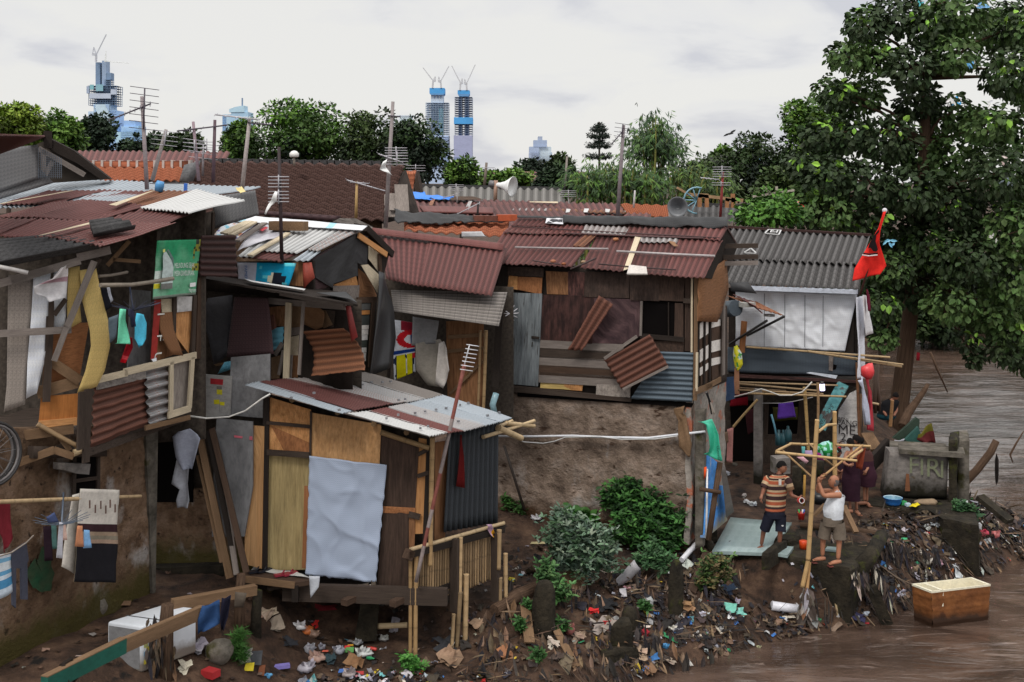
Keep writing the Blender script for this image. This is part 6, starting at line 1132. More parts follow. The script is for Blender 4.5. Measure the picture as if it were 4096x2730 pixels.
def slab(name,mat,pts,zt,zb,label=None,cat=None,parent=None,rough=.06,slope=.12,group=None):
 """a lump of old masonry: top outline (world points), worn edges, uneven sides"""
 P=[Vector((p.x,p.y,zt))for p in pts];n=len(P);c=sum(P,Vector())/n;mb=MB();ring=[]
 for i in range(n):
  a,b=P[i],P[(i+1)%n];k=max(1,int((b-a).length/.16))
  ring+=[a.lerp(b,j/k)for j in range(k)]
 lev=[(1.0,0),(1.0,-.05)]+[(1,(zb-zt)*t)for t in(.2,.4,.6,.8,1)];m=len(ring);b0=0
 for j,(s_,dz)in enumerate(lev):
  for p in ring:
   o=(p-c);o.z=0;o.normalize();k=nz(p.x*2.2,p.y*2.2,zt*3+dz*3)
   q=p+o*(rough*k+slope*(-dz/(zt-zb+1e-6))*0+(-.03 if j==0 else 0))+Vector((0,0,dz+(.5*rough*nz(p.x*3,p.y*3,7)if j<2 else 0)));mb.v.append(q)
 for j in range(len(lev)-1):
  for i in range(m):i2=(i+1)%m;mb.face((j*m+i,(j+1)*m+i,(j+1)*m+i2,j*m+i2),None,None,j>1)
 mb.v.append(c+Vector((0,0,.02)))
 for i in range(m):mb.face((i,(i+1)%m,len(mb.v)-1))
 return mb.build(name,mat,parent,label,None,cat,group)
def riverside():
 V('O');Z1=1.06
 slab('ledge','concrete_moss',[G(p,Z1)for p in((85,728),(300,742),(480,752),(700,782),(962,840),(1075,760),(1110,690),(1000,610),(600,560),(200,545))],Z1,-.25,'mossy masonry ledge under the two men','ledge')
 slab('ledge','concrete_moss',[G(p,1.12)for p in((1020,425),(1250,450),(1500,478),(1560,520),(1790,568),(1770,470),(1640,390),(1300,370),(1040,390))],1.12,.1,'dark mossy ledge in front of the grey graffiti block','ledge')
 slab('ledge','concrete_moss',[G(p,.8)for p in((930,560),(1120,600),(1560,630),(1520,520),(1000,480))],.8,.0,'low mossy step between the two ledges','ledge',rough=.09)
 slab('ledge','concrete_moss',[G(p,.92)for p in((1545,590),(1680,600),(1790,590),(1740,540),(1560,540))],.92,.0,'crumbled mossy pier at the far end of the ledge','ledge',rough=.1)
 m=MB();P=[G(p,Z1+.05)for p in((78,726),(420,738),(600,756),(470,752),(590,545),(195,512))]
 P=[G(p,Z1+.06)for p in((78,727),(455,741),(588,545),(196,512))];m.grid(lambda u,v:P[3].lerp(P[2],u).lerp(P[0].lerp(P[1],u),v),lins(6),lins(6),3,2,.06,Vector((0,0,1)));m.build('floor_slab','tile_floor',None,'pale blue-green tiled floor slab beside the young man',None,'floor')
 m=MB();m.poly([G(p,Z1+.07)for p in((452,738),(560,756),(600,700),(500,690))],.05,Vector((0,0,1)));m.build('floor_slab','tile_floor',None,'broken tile slab under the young man sandal',None,'floor')
 m=MB();m.poly([G(p,Z1+.06)for p in((800,715),(875,722),(880,702),(815,698))],.04,Vector((0,0,1)));m.build('floor_slab','tile_floor',None,'small broken tile behind the old man feet',None,'floor')
 slab('block','concrete_moss',[G(p,Z1+.16)for p in((470,650),(560,660),(655,625),(640,600),(490,625))],Z1+.16,Z1-.1,'flat mossy stone behind the young man','stone',rough=.03)
 slab('block','concrete_moss',[G(p,Z1+.2)for p in((395,745),(440,745),(560,660),(500,650))],Z1+.2,Z1-.1,'lump of mossy rubble between the young man feet','rubble',rough=.05)
 o=thing('block','grey concrete block with yellow-green painted letters at the water','block',at((1400,375),25.5));Y=25.5
 PF=vpl((1400,375),Y,(1,-.12));f=[PF.hit(p)for p in((1180,380),(1578,390),(1592,112),(1215,92))];bk=Vector((.35,1.1,0))
 m=MB();m.grid(lambda u,v:f[3].lerp(f[2],u).lerp(f[0].lerp(f[1],u),v)+PF.n*.03*nz(u*5,v*4),lins(14),lins(10),2,1.5,.5,PF.n);m.build('face','concrete_grey',o)
 m=MB();m.hexa([f[0]+bk*.05,f[1]+Vector((0,.06,0)),f[1]+bk,f[0]+bk,f[3]+bk*.05-Vector((0,0,.02)),f[2]+Vector((0,.06,-.02)),f[2]+bk,f[3]+bk]);m.build('body','concrete',o)
 m=MB();a_,b_=at((1270,68),25.8),at((1690,96),25.4);m.bar(a_,b_,.7,.10);m.build('cap_slab','concrete',o)
 m=MB();rt=(f[1]-f[0]).normalized()
 for ch,x,y,hh in(('F',1330,228,.36),('I',1400,240,.36),('R',1440,250,.40),('I',1528,258,.38)):m.text(ch,PF.hit((x,y),.05),rt,Vector((0,0,1)),hh,al(108,112,90),PF.n,.01)
 m.build('graffiti','painted',o)
 m=MB();m.poly([PF.hit(p,.045)for p in((1320,232),(1338,235),(1345,345),(1312,345))],.003,PF.n,al(110,70,46));m.build('rust_stain','painted',o)
 slab('pillar','concrete_moss',[at(p,25.3)for p in((1592,110),(1645,115))]+[at(p,26.2)for p in((1660,110),(1600,105))],2.45,.9,'broken brick edge right of the graffiti block','pillar',rough=.07)
 slab('pillar','concrete',[at(p,25.7)for p in((1650,100),(1725,112))]+[at(p,26.6)for p in((1712,112),(1655,105))],2.4,.6,'stained dark slab standing right of the broken brick edge','slab',rough=.05)
 V('R')
 m=MB();m.poly([at(p,27.5)for p in((475,1140),(640,995),(660,1010),(655,1100),(560,1165))],.1,Vector((0,-1,0)),al(44,58,48));m.build('board','painted',None,'green painted board propped behind the graffiti block',None,'board')
 m=MB();m.poly([at(p,27.2)for p in((560,1150),(650,1060),(690,1170),(600,1180))],.1,Vector((0,-1,0)),al(46,84,78));m.build('board','painted',None,'dark teal board behind the graffiti block',None,'board')
 m=MB();PX=vpl((720,1100),27,(1,-.2));strip(m,PX,[(650,1115),(640,1150),(690,1175)],[(740,1030),(760,1110),(770,1175)],col=lambda u,v:al(92,88,34)if v<.4 else al(90,40,42),fn2=lambda u,v:.1*math.sin(u*7));m.build('cloth','cloth',None,'olive and red rag draped behind the graffiti block',None,'rag')
 m=MB();strip(m,PX,[(485,1150),(480,1195)],[(560,1150),(545,1180)],off=.3,col=al(170,172,182),fn2=lambda u,v:.1*math.sin(u*5));m.build('bag','plastic',None,'white plastic bag left of the graffiti block top',None,'bag')
 m=MB();m.bar(at((330,1310),26.0),at((440,1190),26.6),.1,.35);m.build('board','wood_black',None,'dark board leaning left against the graffiti block',None,'board')
 m=MB();m.bar(at((290,1110),27.0),at((360,1225),26.5),.3,.08);m.build('board','wood_mid',None,'splintered brown board behind the bathing women',None,'board')
 m=MB();p=at((1060,1360),29);q=at((1195,1155),29);m.tube([p-Vector((1.2,-.3,1.4)),p,p.lerp(q,.6)+Vector((.05,0,.0)),q+Vector((.0,0,.0))],[.13,.10,.095,.085],8);m.build('driftwood','bark',None,'thick driftwood trunk sticking up from the water at right',None,'driftwood')
 m=MB()
 for k in range(16):c=at((1195+nz(k,2)*12,1240+k*6),28.9);m.leaf(c,Vector((nz(k,4)*.3,0,-1)),Vector((0,-1,0)),.5,.1,al(34,28,26))
 m.build('rags','scrap',None,'dark rags dangling from the driftwood trunk','stuff','rags')
 m=MB();m.tube([at((1385,1090),24),at((1330,1180),24),at((1290,1255),24),at((1310,1310),24)],[.012,.02,.022,.01],6);m.build('branch','bark',None,'thin dark branch leaning into the water at the right edge',None,'branch')
 m=MB();m.tube([at((735,540),29),at((770,630),29),at((855,820),29)],[.03,.03,.015],6);m.build('branch','bark',None,'thin bare branch hanging from the big tree over the water',None,'branch')
 m=MB();m.tube([at((540,1060),33.6),at((580,960),34),at((640,880),34),at((690,810),34),at((720,760),34)],[.14,.13,.10,.08,.05],8);m.build('driftwood','bark',None,'dark leaning stump behind the big tree trunk',None,'driftwood')
 m=MB();m.bamboo(at((455,1060),30.5),at((470,875),30.5),.05,col=(.6,.42,.3));m.build('stake','bamboo',None,'short brown bamboo stake left of the big tree trunk',None,'stake')
 V('O');zr=.62;R4=[G(p,zr)for p in((1358,950),(1482,998),(1858,953),(1738,908))]
 o=thing('tub','old rust-stained freezer shell floating on the river as a boat','tub',sum(R4,Vector())/4-Vector((0,0,.7)))
 ctr=sum(R4,Vector())/4
 def ring(k,dz):return[Vector((ctr.x+(p.x-ctr.x)*k,ctr.y+(p.y-ctr.y)*k,zr+dz))for p in R4]
 a,b=ring(1,0),ring(.93,-.70)
 m=MB();
 for i in range(4):
  j=(i+1)%4;A,B,D_,E=a[i],a[j],b[j],b[i];n_=(B-A).cross(E-A).normalized()
  if n_.dot(A-ctr)<0:n_=-n_
  def fn(u,v):return A.lerp(B,u).lerp(E.lerp(D_,u),v)+n_*(.012*(abs((v*3.2)%1-.5)<.1)+.01*nz(u*6,v*6,i))
  m.grid(fn,lins(12),lins(20),(B-A).length,.7)
 m.build('shell','tub_rust',o)
 m=MB();w_=al(206,200,180);r1,r2,r3=ring(1.01,.0),ring(1.01,.035),ring(.93,.035);r4=ring(.90,-.28)
 for A,B in((r1,r2),(r2,r3),(r3,r4)):
  for i in range(4):j=(i+1)%4;k=len(m.v);m.v+=[A[i],A[j],B[j],B[i]];m.face((k,k+1,k+2,k+3),None,w_)
 k=len(m.v);m.v+=r4;m.face((k,k+1,k+2,k+3),None,al(186,176,150));m.build('liner','plastic',o)
 m=MB();a_=r3[1].lerp(r3[2],.14);b_=r3[0].lerp(r3[3],.14);dz=Vector((0,0,-.3));m.hexa([a_+dz,b_+dz,b_+dz+Vector((.05,.0,0)),a_+dz+Vector((.05,0,0)),a_,b_,b_+Vector((.05,0,0)),a_+Vector((.05,0,0))],w_);m.build('partition','plastic',o)
 m=MB();P=[at((1148,815),22.0),at((1260,885),21.9),at((1372,948),21.8)];P[1].z-=.04;m.tube(P,.01,5,al(110,96,84));m.build('rope','cloth',None,'thin rope mooring the floating freezer shell',None,'rope')
 for p,q,r,lb,mt in((gp((205,880),.06),gp((765,1080),.02),.07,'long yellow bamboo lying on the mud below the ledge','bamboo'),):
  m=MB();m.bamboo(G((200,882),.62),G((770,1085),.2),.05,col=(1,.82,.6));m.build('bamboo_pole','bamboo',None,lb,None,'bamboo pole')
 m=MB();p,q=G((458,1078),.30),G((640,1105),.22);m.tube([p,q],.085,10,al(196,196,204));m.build('white_pipe','plastic',None,'white pipe end sticking out of the mud beside the rag bundle',None,'pipe')
 m=MB();m.tube([G(p,z)for p,z in(((1165,630),1.2),((1090,760),1.1),((1010,850),.9),((985,880),.7))],[.13,.15,.16,.12],8);m.build('log','concrete_moss',None,'mossy log slanting along the ledge edge right of the old man',None,'log')
 m=MB();m.bar(G((1095,955),.72),G((1200,1200),.0),.07,.2,up=Vector((1,0,0)));m.build('plank','concrete_moss',None,'mossy plank leaning down from the ledge to the water',None,'plank')
 m=MB();m.bar(at((1790,380),25.2),at((1985,540),24.6),.25,.10);m.build('plank','concrete_moss',None,'green slab sliding down the bank behind the ledge',None,'slab')
 m=MB();m.bar(at((920,440),22.8),at((1000,610),22.3),.10,.05);m.build('plank','wood_mid',None,'brown board leaning behind the old man legs',None,'plank')
 m=MB();m.bar(at((730,500),22.9),at((800,430),22.9),.10,.05);m.build('plank','wood_mid',None,'brown board leaning between bamboo pole and old man',None,'plank')
 m=MB();m.tube([G((640,560),1.15),G((950,590),1.12),G((1130,620),1.05)],[.06,.08,.07],8);m.build('log','bark',None,'thin log lying across the ledge behind the old man',None,'log')
 c=G((1235,430),1.14);bl=al(40,104,176);m=MB();m.lathe(c,[(.0,.01),(.14,.0),(.16,.04),(.19,.14),(.205,.15),(.195,.152),(.18,.14),(.145,.02),(0,.015)],seg=24,cols=[bl]*5+[al(150,170,180)]+[al(90,130,150)]*2);m.build('basin','plastic',None,'blue plastic basin on the dark ledge',None,'basin')
 for(x,y,sx,c_,lb)in((1300,430,.12,al(60,150,90),'green soap box right of the blue basin'),(1330,440,.1,al(170,190,200),'pale plastic cup beside the green soap box'),(1690,425,.12,al(200,206,210),'white plastic pot on the ledge above the small plant')):
  m=MB();m.box(G((x,y),1.14),sx,sx*.8,sx*.6,.3,col=c_);m.build('box','plastic',None,lb,None,'container')
 m=MB();m.scrap(G((1375,443),1.16),Vector((0,0,1)),.32,.14,al(206,186,40),.3);m.build('cloth','cloth',None,'yellow cloth lying on the dark ledge',None,'cloth')
 m=MB();m.ball(G((1450,415),1.16),.27,.13,.07,al(130,112,92),n=.3);m.build('sack','cloth',None,'flattened tan sack on the ledge before the graffiti block',None,'sack')
 m=MB();c=G((648,525),1.1);m.lathe(c,[(0,0),(.06,0),(.075,.13),(.08,.14),(.07,.13),(0,.11)],seg=16,col=al(176,40,32));m.build('bucket','plastic',None,'small red paint bucket behind the bamboo pole',None,'bucket')
 for dx,c_ in((-.05,al(60,160,80)),(.03,al(220,220,220)),(.06,al(60,90,170))):m=MB();m.tube([c+Vector((dx*.7,0,.11)),c+Vector((dx,0,.2))],.018,7,c_);m.build('bottle','plastic',None,{-.05:'green tube standing in the red bucket',.03:'white bottle standing in the red bucket',.06:'blue bottle standing in the red bucket'}[dx],None,'bottle')
 m=MB();c=G((662,712),1.08);m.lathe(c,[(0,0),(.075,0),(.08,.14),(.07,.15),(0,.15)],seg=14,col=al(196,66,24));m.build('can','plastic',None,'orange-red plastic can at the foot of the bamboo pole',None,'can')
 V('N')
 m=MB();c=at((840,1150),24.9);m.box(c,.32,.3,.33,.2);m.build('block','concrete_grey',None,'squat concrete block behind the young man head',None,'block')
 for x,y0,y1,r in((1020,1090,1400,.11),(1070,1050,1240,.07),(1260,1030,1200,.08)):m=MB();m.tube([at((x,y1),24.2),at((x-4,y0),24.2)],[r,r*.9],10);m.build('post','concrete_moss',None,{1020:'mossy round post behind the bamboo frame, tallest of three',1070:'thin mossy post behind the bamboo frame',1260:'mossy post right of the main bamboo pole'}[x],None,'post')
 m=MB();c=at((1310,905),23.6)
 m.ball(c,.17,.14,.15,al(24,124,60),n=.5,seg=16);
 m.ball(c+Vector((.09,-.02,-.02)),.12,.1,.12,al(24,116,56),n=.9,seg=14,sd=4);m.ball(c+Vector((-.1,.0,-.03)),.11,.1,.1,al(28,124,64),n=.9,seg=14,sd=9)
 for i,fc in enumerate(m.f):
  q=m.v[fc[0]]
  if nz(q.x*13,q.y*13,q.z*13)>.12:m.c[i]=al(140,190,186)
 m.build('bag','plastic',None,'green and white plastic bag hanging on the bamboo frame',None,'bag')
 for P,c_,lb in(([(1080,920),(1170,920),(1185,985),(1090,970)],al(150,130,160),'lilac garment draped on the bamboo frame'),([(1010,990),(1080,985),(1135,1030),(1110,1060),(1030,1020)][:4],al(206,160,170),'pink towel lying under the bamboo frame'),([(1190,930),(1260,950),(1300,1020),(1190,1010)],al(116,36,96),'magenta cloth behind the main bamboo pole'),([(1060,880),(1100,880),(1090,960),(1065,960)],al(90,150,150),'teal bottle-shaped pouch left on the frame')):
  hang('garment',lb,'garment',vpl((1100,950),23.4,(1,-.2)),P,c_,off=0,fold=.04)
 m=MB();c=at((1250,1470),23.6);m.lathe(c,[(0,0),(.16,0),(.2,.2),(.21,.2),(.17,.02),(0,.02)],seg=16,col=al(24,26,30));m.build('bucket','plastic',None,'black bucket under the old man elbow',None,'bucket')
 m=MB();m.tube([at((1085,1500),23.0),at((1095,1180),23.0)],.025,6,al(190,164,96));m.build('bamboo_pole','bamboo',None,'thin yellow stick standing right of the young man',None,'bamboo pole')
 V('K')
 m=MB();P=[G(p,1.1)for p in((1955,1290),(2150,1075))];up=Vector((0,0,1));a0=at((1965,1295),21.9);b0=at((2150,1075),23.6)
 PW=vpw(a0.x,a0.y,((b0-a0).x,(b0-a0).y));m.poly([PW.hit(p)for p in((1962,1240),(2150,1080),(2118,770),(2065,770),(2060,560),(1985,500))],.12,PW.n);m.build('low_wall','wall_blue',None,'broken low wall painted bright blue beside the tiled floor',None,'wall')
 m=MB();sheet(m,PW,[(2090,560),(2125,580),(2210,1000),(2140,1055)],off=.15,corr='u',pitch=.07,amp=.01);m.build('roof_sheet','zinc_awning',None,'weathered corrugated strip leaning beside the blue wall',None,'sheet')
 m=MB();m.tube([at((2085,560),21.9),at((2040,850),21.8),at((1980,1260),21.6)],.055,7);m.build('pole','bark',None,'thick brown pole leaning beside the blue wall',None,'pole')
 m=MB();m.tube([at((1900,800),21.7),at((2090,832),21.7)],.04,7);m.build('crossbar','bark',None,'short brown crossbar lashed to the leaning pole',None,'pole')
 m=MB();m.tube([at((1968,620),21.95),at((1965,1000),21.9),at((1958,1240),21.8)],.02,7,al(206,206,210));m.build('water_pipe','plastic',None,'thin white pipe standing at the house corner',None,'pipe')
 m=MB();sheet(m,vpl((1950,660),21.9,(1,-.2)),[(1940,605),(1965,600),(1955,690),(1938,720)],col=al(206,80,40));m.build('rag','cloth',None,'orange rag stuck behind the white pipe',None,'rag')
 m=MB();q=gp((1985,1290));slab('post','concrete_moss',[q+Vector(d)for d in((-.16,-.1,0),(.16,-.1,0),(.16,.15,0),(-.16,.15,0))],q.z+.30,q.z-.4,'mossy stump at the foot of the leaning brown pole','stump',rough=.04)
 m=MB();m.tube([gp((1930,1310),.25),gp((1900,1370),.22),gp((1820,1440),.2),gp((1740,1495),.12)],.05,8,al(200,200,206));m.build('water_pipe','plastic',None,'curved white pipe running down the bank behind the bush',None,'pipe')
 V('D')
 V('L')
 for(x,y0,y1,w_,lb)in((1600,410,880,.24,'tall mossy concrete stake right of the bushes'),(470,590,1030,.34,'broad mossy slab stake left of the bushes'),(1215,810,1030,.26,'short mossy stump below the grey sheet'),(1900,240,395,.2,'mossy concrete stub below the blue wall')):
  b_=gp((x,y1));t_=at((x+(20 if x in(470,1600)else 0),y0),b_.y+.05);o=Vector((w_/2,0,0));d=Vector((0,w_*.6,0));dn=Vector((0,0,-.4));m=MB();k_=[b_+dn+(t_-b_-dn)*f_ for f_ in(0,.3,.5,.7,.88,.97,1)];m.tube([p_+Vector((.03*nz(p_.z*4,x),.03,0))for p_ in k_],[w_*.62,w_*.6,w_*.56,w_*.58,w_*.5,w_*.38,w_*.2],7);m.build('stake','concrete_moss',None,lb,None,'stake')
 for a_,b_,w_,mt,lb in(((1885,395),(1745,715),.16,'wood_brown','brown board slanting beside the tall mossy stake'),((320,860),(360,1160),.17,'wood_mid','upright tan board in the litter left of the broad slab'),((60,920),(430,680),.18,'bark','fallen log in the litter right of the bamboo fence'),((680,680),(850,570),.34,'wood_mid','splintered board lying under the grey bush'),((590,1090),(760,1370),.12,'wood_mid','long dry tan blade hanging down the bank')):
  m=MB();p,q=gp(a_,.15),gp(b_,.08);
  if mt=='bark':m.tube([p,p.lerp(q,.5)+Vector((0,0,.04)),q],[.1,.12,.11],8)
  else:m.bar(p,q,w_,.03,up=Vector((.2,-.8,.6)))
  m.build('log' if mt=='bark' else 'plank',mt,None,lb,None,'log' if mt=='bark' else 'plank')
 m=MB();q=gp((1180,600));strip(m,vpl((1190,600),q.y-.15,(1,-.2)),[(1255,405),(1150,520),(1070,602)],[(1310,485),(1230,570),(1118,640)],th=.01,col=al(140,138,142),fn2=lambda u,v:.05*math.sin(u*3));m.build('grey_sheet','plastic',None,'curled grey sheet lying against the bush',None,'sheet')
 q=gp((1130,1300));slab('rock','concrete_moss',[gp(p)for p in((965,1220),(1080,1200),(1290,1310),(1180,1340),(1000,1270))],q.z+.25,q.z-.4,'flat dark slab overhanging the muddy bank','rock',rough=.06)
 slab('rock','concrete_moss',[gp(p)for p in((1080,1190),(1130,1090),(1220,1110),(1240,1215),(1160,1240))],q.z+.62,q.z+.1,'grey boulder on the flat dark slab','rock',rough=.1)
 V('DD')
 m=MB();m.ball(gp((1890,1385),.14),.20,.17,.18,(1,1,1),n=.2,seg=18);m.build('boulder','concrete',None,'round muddy boulder behind the white fridge',None,'boulder')
 m=MB();m.ball(gp((845,1000),.15),.13,.11,.20,(1,1,1),n=.3,seg=12,sd=3);m.build('boulder','concrete',None,'pale stone block leaning on the mud-plastered wall foot',None,'boulder')
 zt=2.05;o=thing('fridge','white refrigerator lying on its back on the muddy bank','fridge',gp((1100,1400)))
 T=[G(p,zt)for p in((920,1046),(1218,1090),(1690,930),(1412,895))]
 dz=Vector((0,0,-.62));ctr=sum(T,Vector())/4
 bm=bmesh.new();vs=[bm.verts.new(p)for p in T]+[bm.verts.new(p+dz)for p in T]
 for f in((0,1,2,3),(7,6,5,4),(0,4,5,1),(1,5,6,2),(2,6,7,3),(3,7,4,0)):bm.faces.new([vs[i]for i in f])
 bmesh.ops.bevel(bm,geom=list(bm.edges),offset=.03,segments=3,affect='EDGES',profile=.5);bmesh.ops.recalc_face_normals(bm,faces=bm.faces);me=bpy.data.meshes.new('x');bm.to_mesh(me);bm.free()
 m=MB();m.mesh(me);m.build('cabinet','fridge_paint',o)
 a_,b_=T[1].lerp(T[2],.33),T[0].lerp(T[3],.33)
 m=MB();m.bar(a_+Vector((0,0,.004)),b_+Vector((0,0,.004)),.015,.006,col=al(70,72,76));m.bar(a_+Vector((0,-.006,0)),a_+dz+Vector((0,-.006,0)),.012,.012,col=al(90,92,96));m.build('door_gap','painted',o)
 m=MB();s_=T[0];e_=T[1];n_=(e_-s_).cross(dz).normalized()
 if n_.dot(s_-ctr)<0:n_=-n_
 q=[s_+(e_-s_)*.06,s_+(e_-s_)*.94];m.poly([q[0]+dz*.93+n_*.004,q[1]+dz*.93+n_*.004,q[1]+dz*.08+n_*.004,q[0]+dz*.08+n_*.004],.004,n_,al(120,120,122));m.build('base_panel','painted',o)
 for k in range(7):
  m=MB();n2=(T[2]-T[1]).cross(dz).normalized()
  if n2.dot(T[1]-ctr)<0:n2=-n2
  c=T[1]+(T[2]-T[1])*(.07+.04*(k%2))+dz*(.25+.09*k)+n2*.003;r_=(T[2]-T[1]).normalized();u_=Vector((0,0,1));m.poly([c-r_*.03-u_*.03,c+r_*.03-u_*.03,c+r_*.03+u_*.03,c-r_*.03+u_*.03],.003,n2,(al(190,176,60),al(120,160,190),al(170,172,110))[k%3]);m.build('sticker','painted',o)
 P=[G(p,z)for p,z in(((380,1590),2.30),((620,1480),2.28),((1060,1250),2.25),((1740,960),2.12))]
 o=thing('beam','long brown beam with green painted end crossing in front of the fridge','beam',P[2]-Vector((0,0,.1)))
 m=MB();m.bar(P[2],P[3],.09,.17);m.build('bare_end','wood_mid',o)
 m=MB();m.bar(P[0],P[2],.10,.18,col=al(26,82,70));g_=m.build('green_end','painted',o,'green painted beam end with chalk letters')
 m=MB();m.bar(P[0]+Vector((0,0,.095)),P[2]+Vector((0,0,.095)),.10,.012);m.build('top_face','wood_mid',o)
 d=(P[2]-P[1]).normalized();m=MB();c=P[1].lerp(P[2],.70)+Vector((0,-.06,-.07));m.text('MUHI',c,d,Vector((0,0,1)),.10,al(110,190,196),Vector((0,-1,0)),.01);m.build('chalk_letters','painted',g_)
 m=MB();m.bar(G((1480,900),2.1),G((2195,770),2.05),.12,.14);m.build('beam','wood_mid',None,'second brown beam behind, leading from the fridge to the hut',None,'beam')
 for p,h_,lb in(((1420,1500),.95,'gnarled post in front of the white fridge'),((2055,1130),.85,'dark post carrying the second beam beside the jeans'),((2200,1180),.7,'mossy post beside the hut, wrapped with debris')):
  m=MB();b_=gp(p);m.tube([b_-Vector((0,0,.3)),b_+Vector((0,0,h_*.5)),b_+Vector((.03,0,h_))],[.13,.11,.085]if p[0]<1500 else[.085,.08,.065],8);m.build('post','bark' if p[0]!=2200 else 'concrete_moss',None,lb,None,'post')
 PB=vpl((1800,960),16.0,(1,.2))
 hang('jeans','blue jeans draped over the beam right of the fridge','jeans',PB,[(1735,910),(1700,1020),(1700,1160),(1760,1120),(1890,1060),(1885,870)],al(46,72,112),off=0,fold=.05)
 hang('trousers','dark navy trousers draped beside the jeans','trousers',PB,[(1905,840),(1890,1000),(1900,1130),(1920,1120),(1960,1000),(1985,830)],al(30,30,44),off=.05,fold=.05)
 hang('cloth','grey-brown rag over the end of the second beam','rag',PB,[(2020,790),(2010,930),(2090,930),(2120,800)],al(80,72,64),off=.1,fold=.05)
 hang('cloth','pale pink rag tied to the near beam end','rag',vpl((440,1540),14.1,(1,.3)),[(420,1510),(370,1568),(480,1600),(505,1495)],al(176,136,130),off=0,fold=.05)
 m=MB();p=P[1];m.tube([p+Vector((-.08,-.08,.12)),p+Vector((.0,-.1,-.15)),p+Vector((.02,.08,-.1)),p+Vector((-.05,.08,.12)),p+Vector((-.1,-.08,.1))],.03,6,al(40,34,30));m.build('rope','cloth',None,'dark strap tied around the green beam end',None,'rope')
riverside()
SK,SKD=al(132,90,70),al(116,75,58)
def head(mb,c,s,fwd,up,col,side_ears=True):
 """head with brow, nose, cheeks, chin and ears; c: centre, s: height"""
 f=fwd.normalized();r=f.cross(up).normalized();u=r.cross(f).normalized();b=len(mb.v);seg,m=20,14
 for j in range(m+1):
  p=math.pi*j/m
  for k in range(seg):
   t=2*math.pi*k/seg;x,y,z=math.sin(p)*math.cos(t),math.sin(p)*math.sin(t),math.cos(p)
   X=x*.335*(1-.22*max(0,-z));Yv=y*.41*(1-.10*max(0,-z)*(y<0)*2);Zv=z*.5
   if y>.2:Yv+=.075*math.exp(-((x/.16)**2+((z+.12)/.17)**2))-.03*math.exp(-(((abs(x)-.33)/.16)**2+((z-.08)/.12)**2))+.03*math.exp(-((x/.3)**2+((z+.72)/.16)**2))
   mb.v.append(c+(r*X+f*Yv+u*Zv)*s)
 for j in range(m):
  for k in range(seg):k2=(k+1)%seg;mb.face((b+j*seg+k,b+(j+1)*seg+k,b+(j+1)*seg+k2,b+j*seg+k2),None,col,True)
 for sg in(-1,1):
  mb.ball(c+r*(.345*s*sg)-f*.02*s-u*.03*s,.035*s,.055*s,.10*s,tuple(x*.9 for x in col),seg=8)
  mb.ball(c+r*(.13*s*sg)+f*.385*s+u*.045*s,.035*s,.03*s,.022*s,(.02,.015,.012),seg=8)
  mb.tube([c+r*(.06*s*sg)+f*.41*s+u*.12*s,c+r*(.2*s*sg)+f*.37*s+u*.115*s],.014*s,5,(.02,.015,.012))
 mb.tube([c-r*.10*s+f*.385*s-u*.265*s,c+f*.415*s-u*.27*s,c+r*.10*s+f*.385*s-u*.265*s],.018*s,5,tuple(x*.6 for x in col))
 return f,r,u
def hair(par,c,s,f,r,u,col,back=.0,full=True,name='hair',long_=0.0):
 mb=MB();seg,m=18,10;b=0
 for j in range(m+1):
  p=math.pi*(.05+.60*j/m)
  for k in range(seg):
   t=2*math.pi*k/seg;x,y,z=math.sin(p)*math.cos(t),math.sin(p)*math.sin(t),math.cos(p)
   zz=z
   if y>.15:zz=max(z,.42+.1*nz(x*6,k,1))
   elif zz<-.1-long_*1.0:zz=-.1-long_
   n_=1.06+.05*nz(x*5,y*5,z*5)
   mb.v.append(c+(r*x*.345+f*(y*.42-.02)+u*zz*.52)*s*n_-u*long_*s*max(0,-z)*.9)
 for j in range(m):
  for k in range(seg):k2=(k+1)%seg;mb.face((j*seg+k,(j+1)*seg+k,(j+1)*seg+k2,j*seg+k2),None,col,True)
 mb.v.append(c+u*.55*s);t_=len(mb.v)-1
 for k in range(seg):mb.face((t_,k,(k+1)%seg),None,col,True)
 mb.build(name,'cloth',par)
def hand(mb,w,d,nrm,col,s=.18,curl=.5,thumb=1):
 """palm and five unequal bent fingers; w: wrist, d: pointing direction, nrm: palm side"""
 d=d.normalized();a=d.cross(nrm).normalized();n=a.cross(d).normalized();k=s/.18
 P=w+d*.05*k;mb.tube([w-d*.02*k,w+d*.02*k,P,w+d*.085*k],[.026*k,.030*k,.038*k,.030*k],8,col)
 for i,L in enumerate((.072,.082,.076,.06)):
  o=w+d*.085*k+a*(i-1.5)*.019*k;pts=[o];dd=d.copy();q=o
  for sgm in range(3):
   dd=(dd+n*curl*(.55+.25*sgm)).normalized();q=q+dd*L*k*(.42,.33,.25)[sgm];pts.append(q)
  mb.tube(pts,[.0095*k,.009*k,.008*k,.006*k],6,col)
 o=w+d*.035*k+a*thumb*-.03*k;q1=o+(d*.5-a*thumb*.6+n*.3).normalized()*.035*k;q2=q1+(d*.7+n*.6).normalized()*.03*k;mb.tube([o,q1,q2],[.012*k,.011*k,.008*k],6,col)
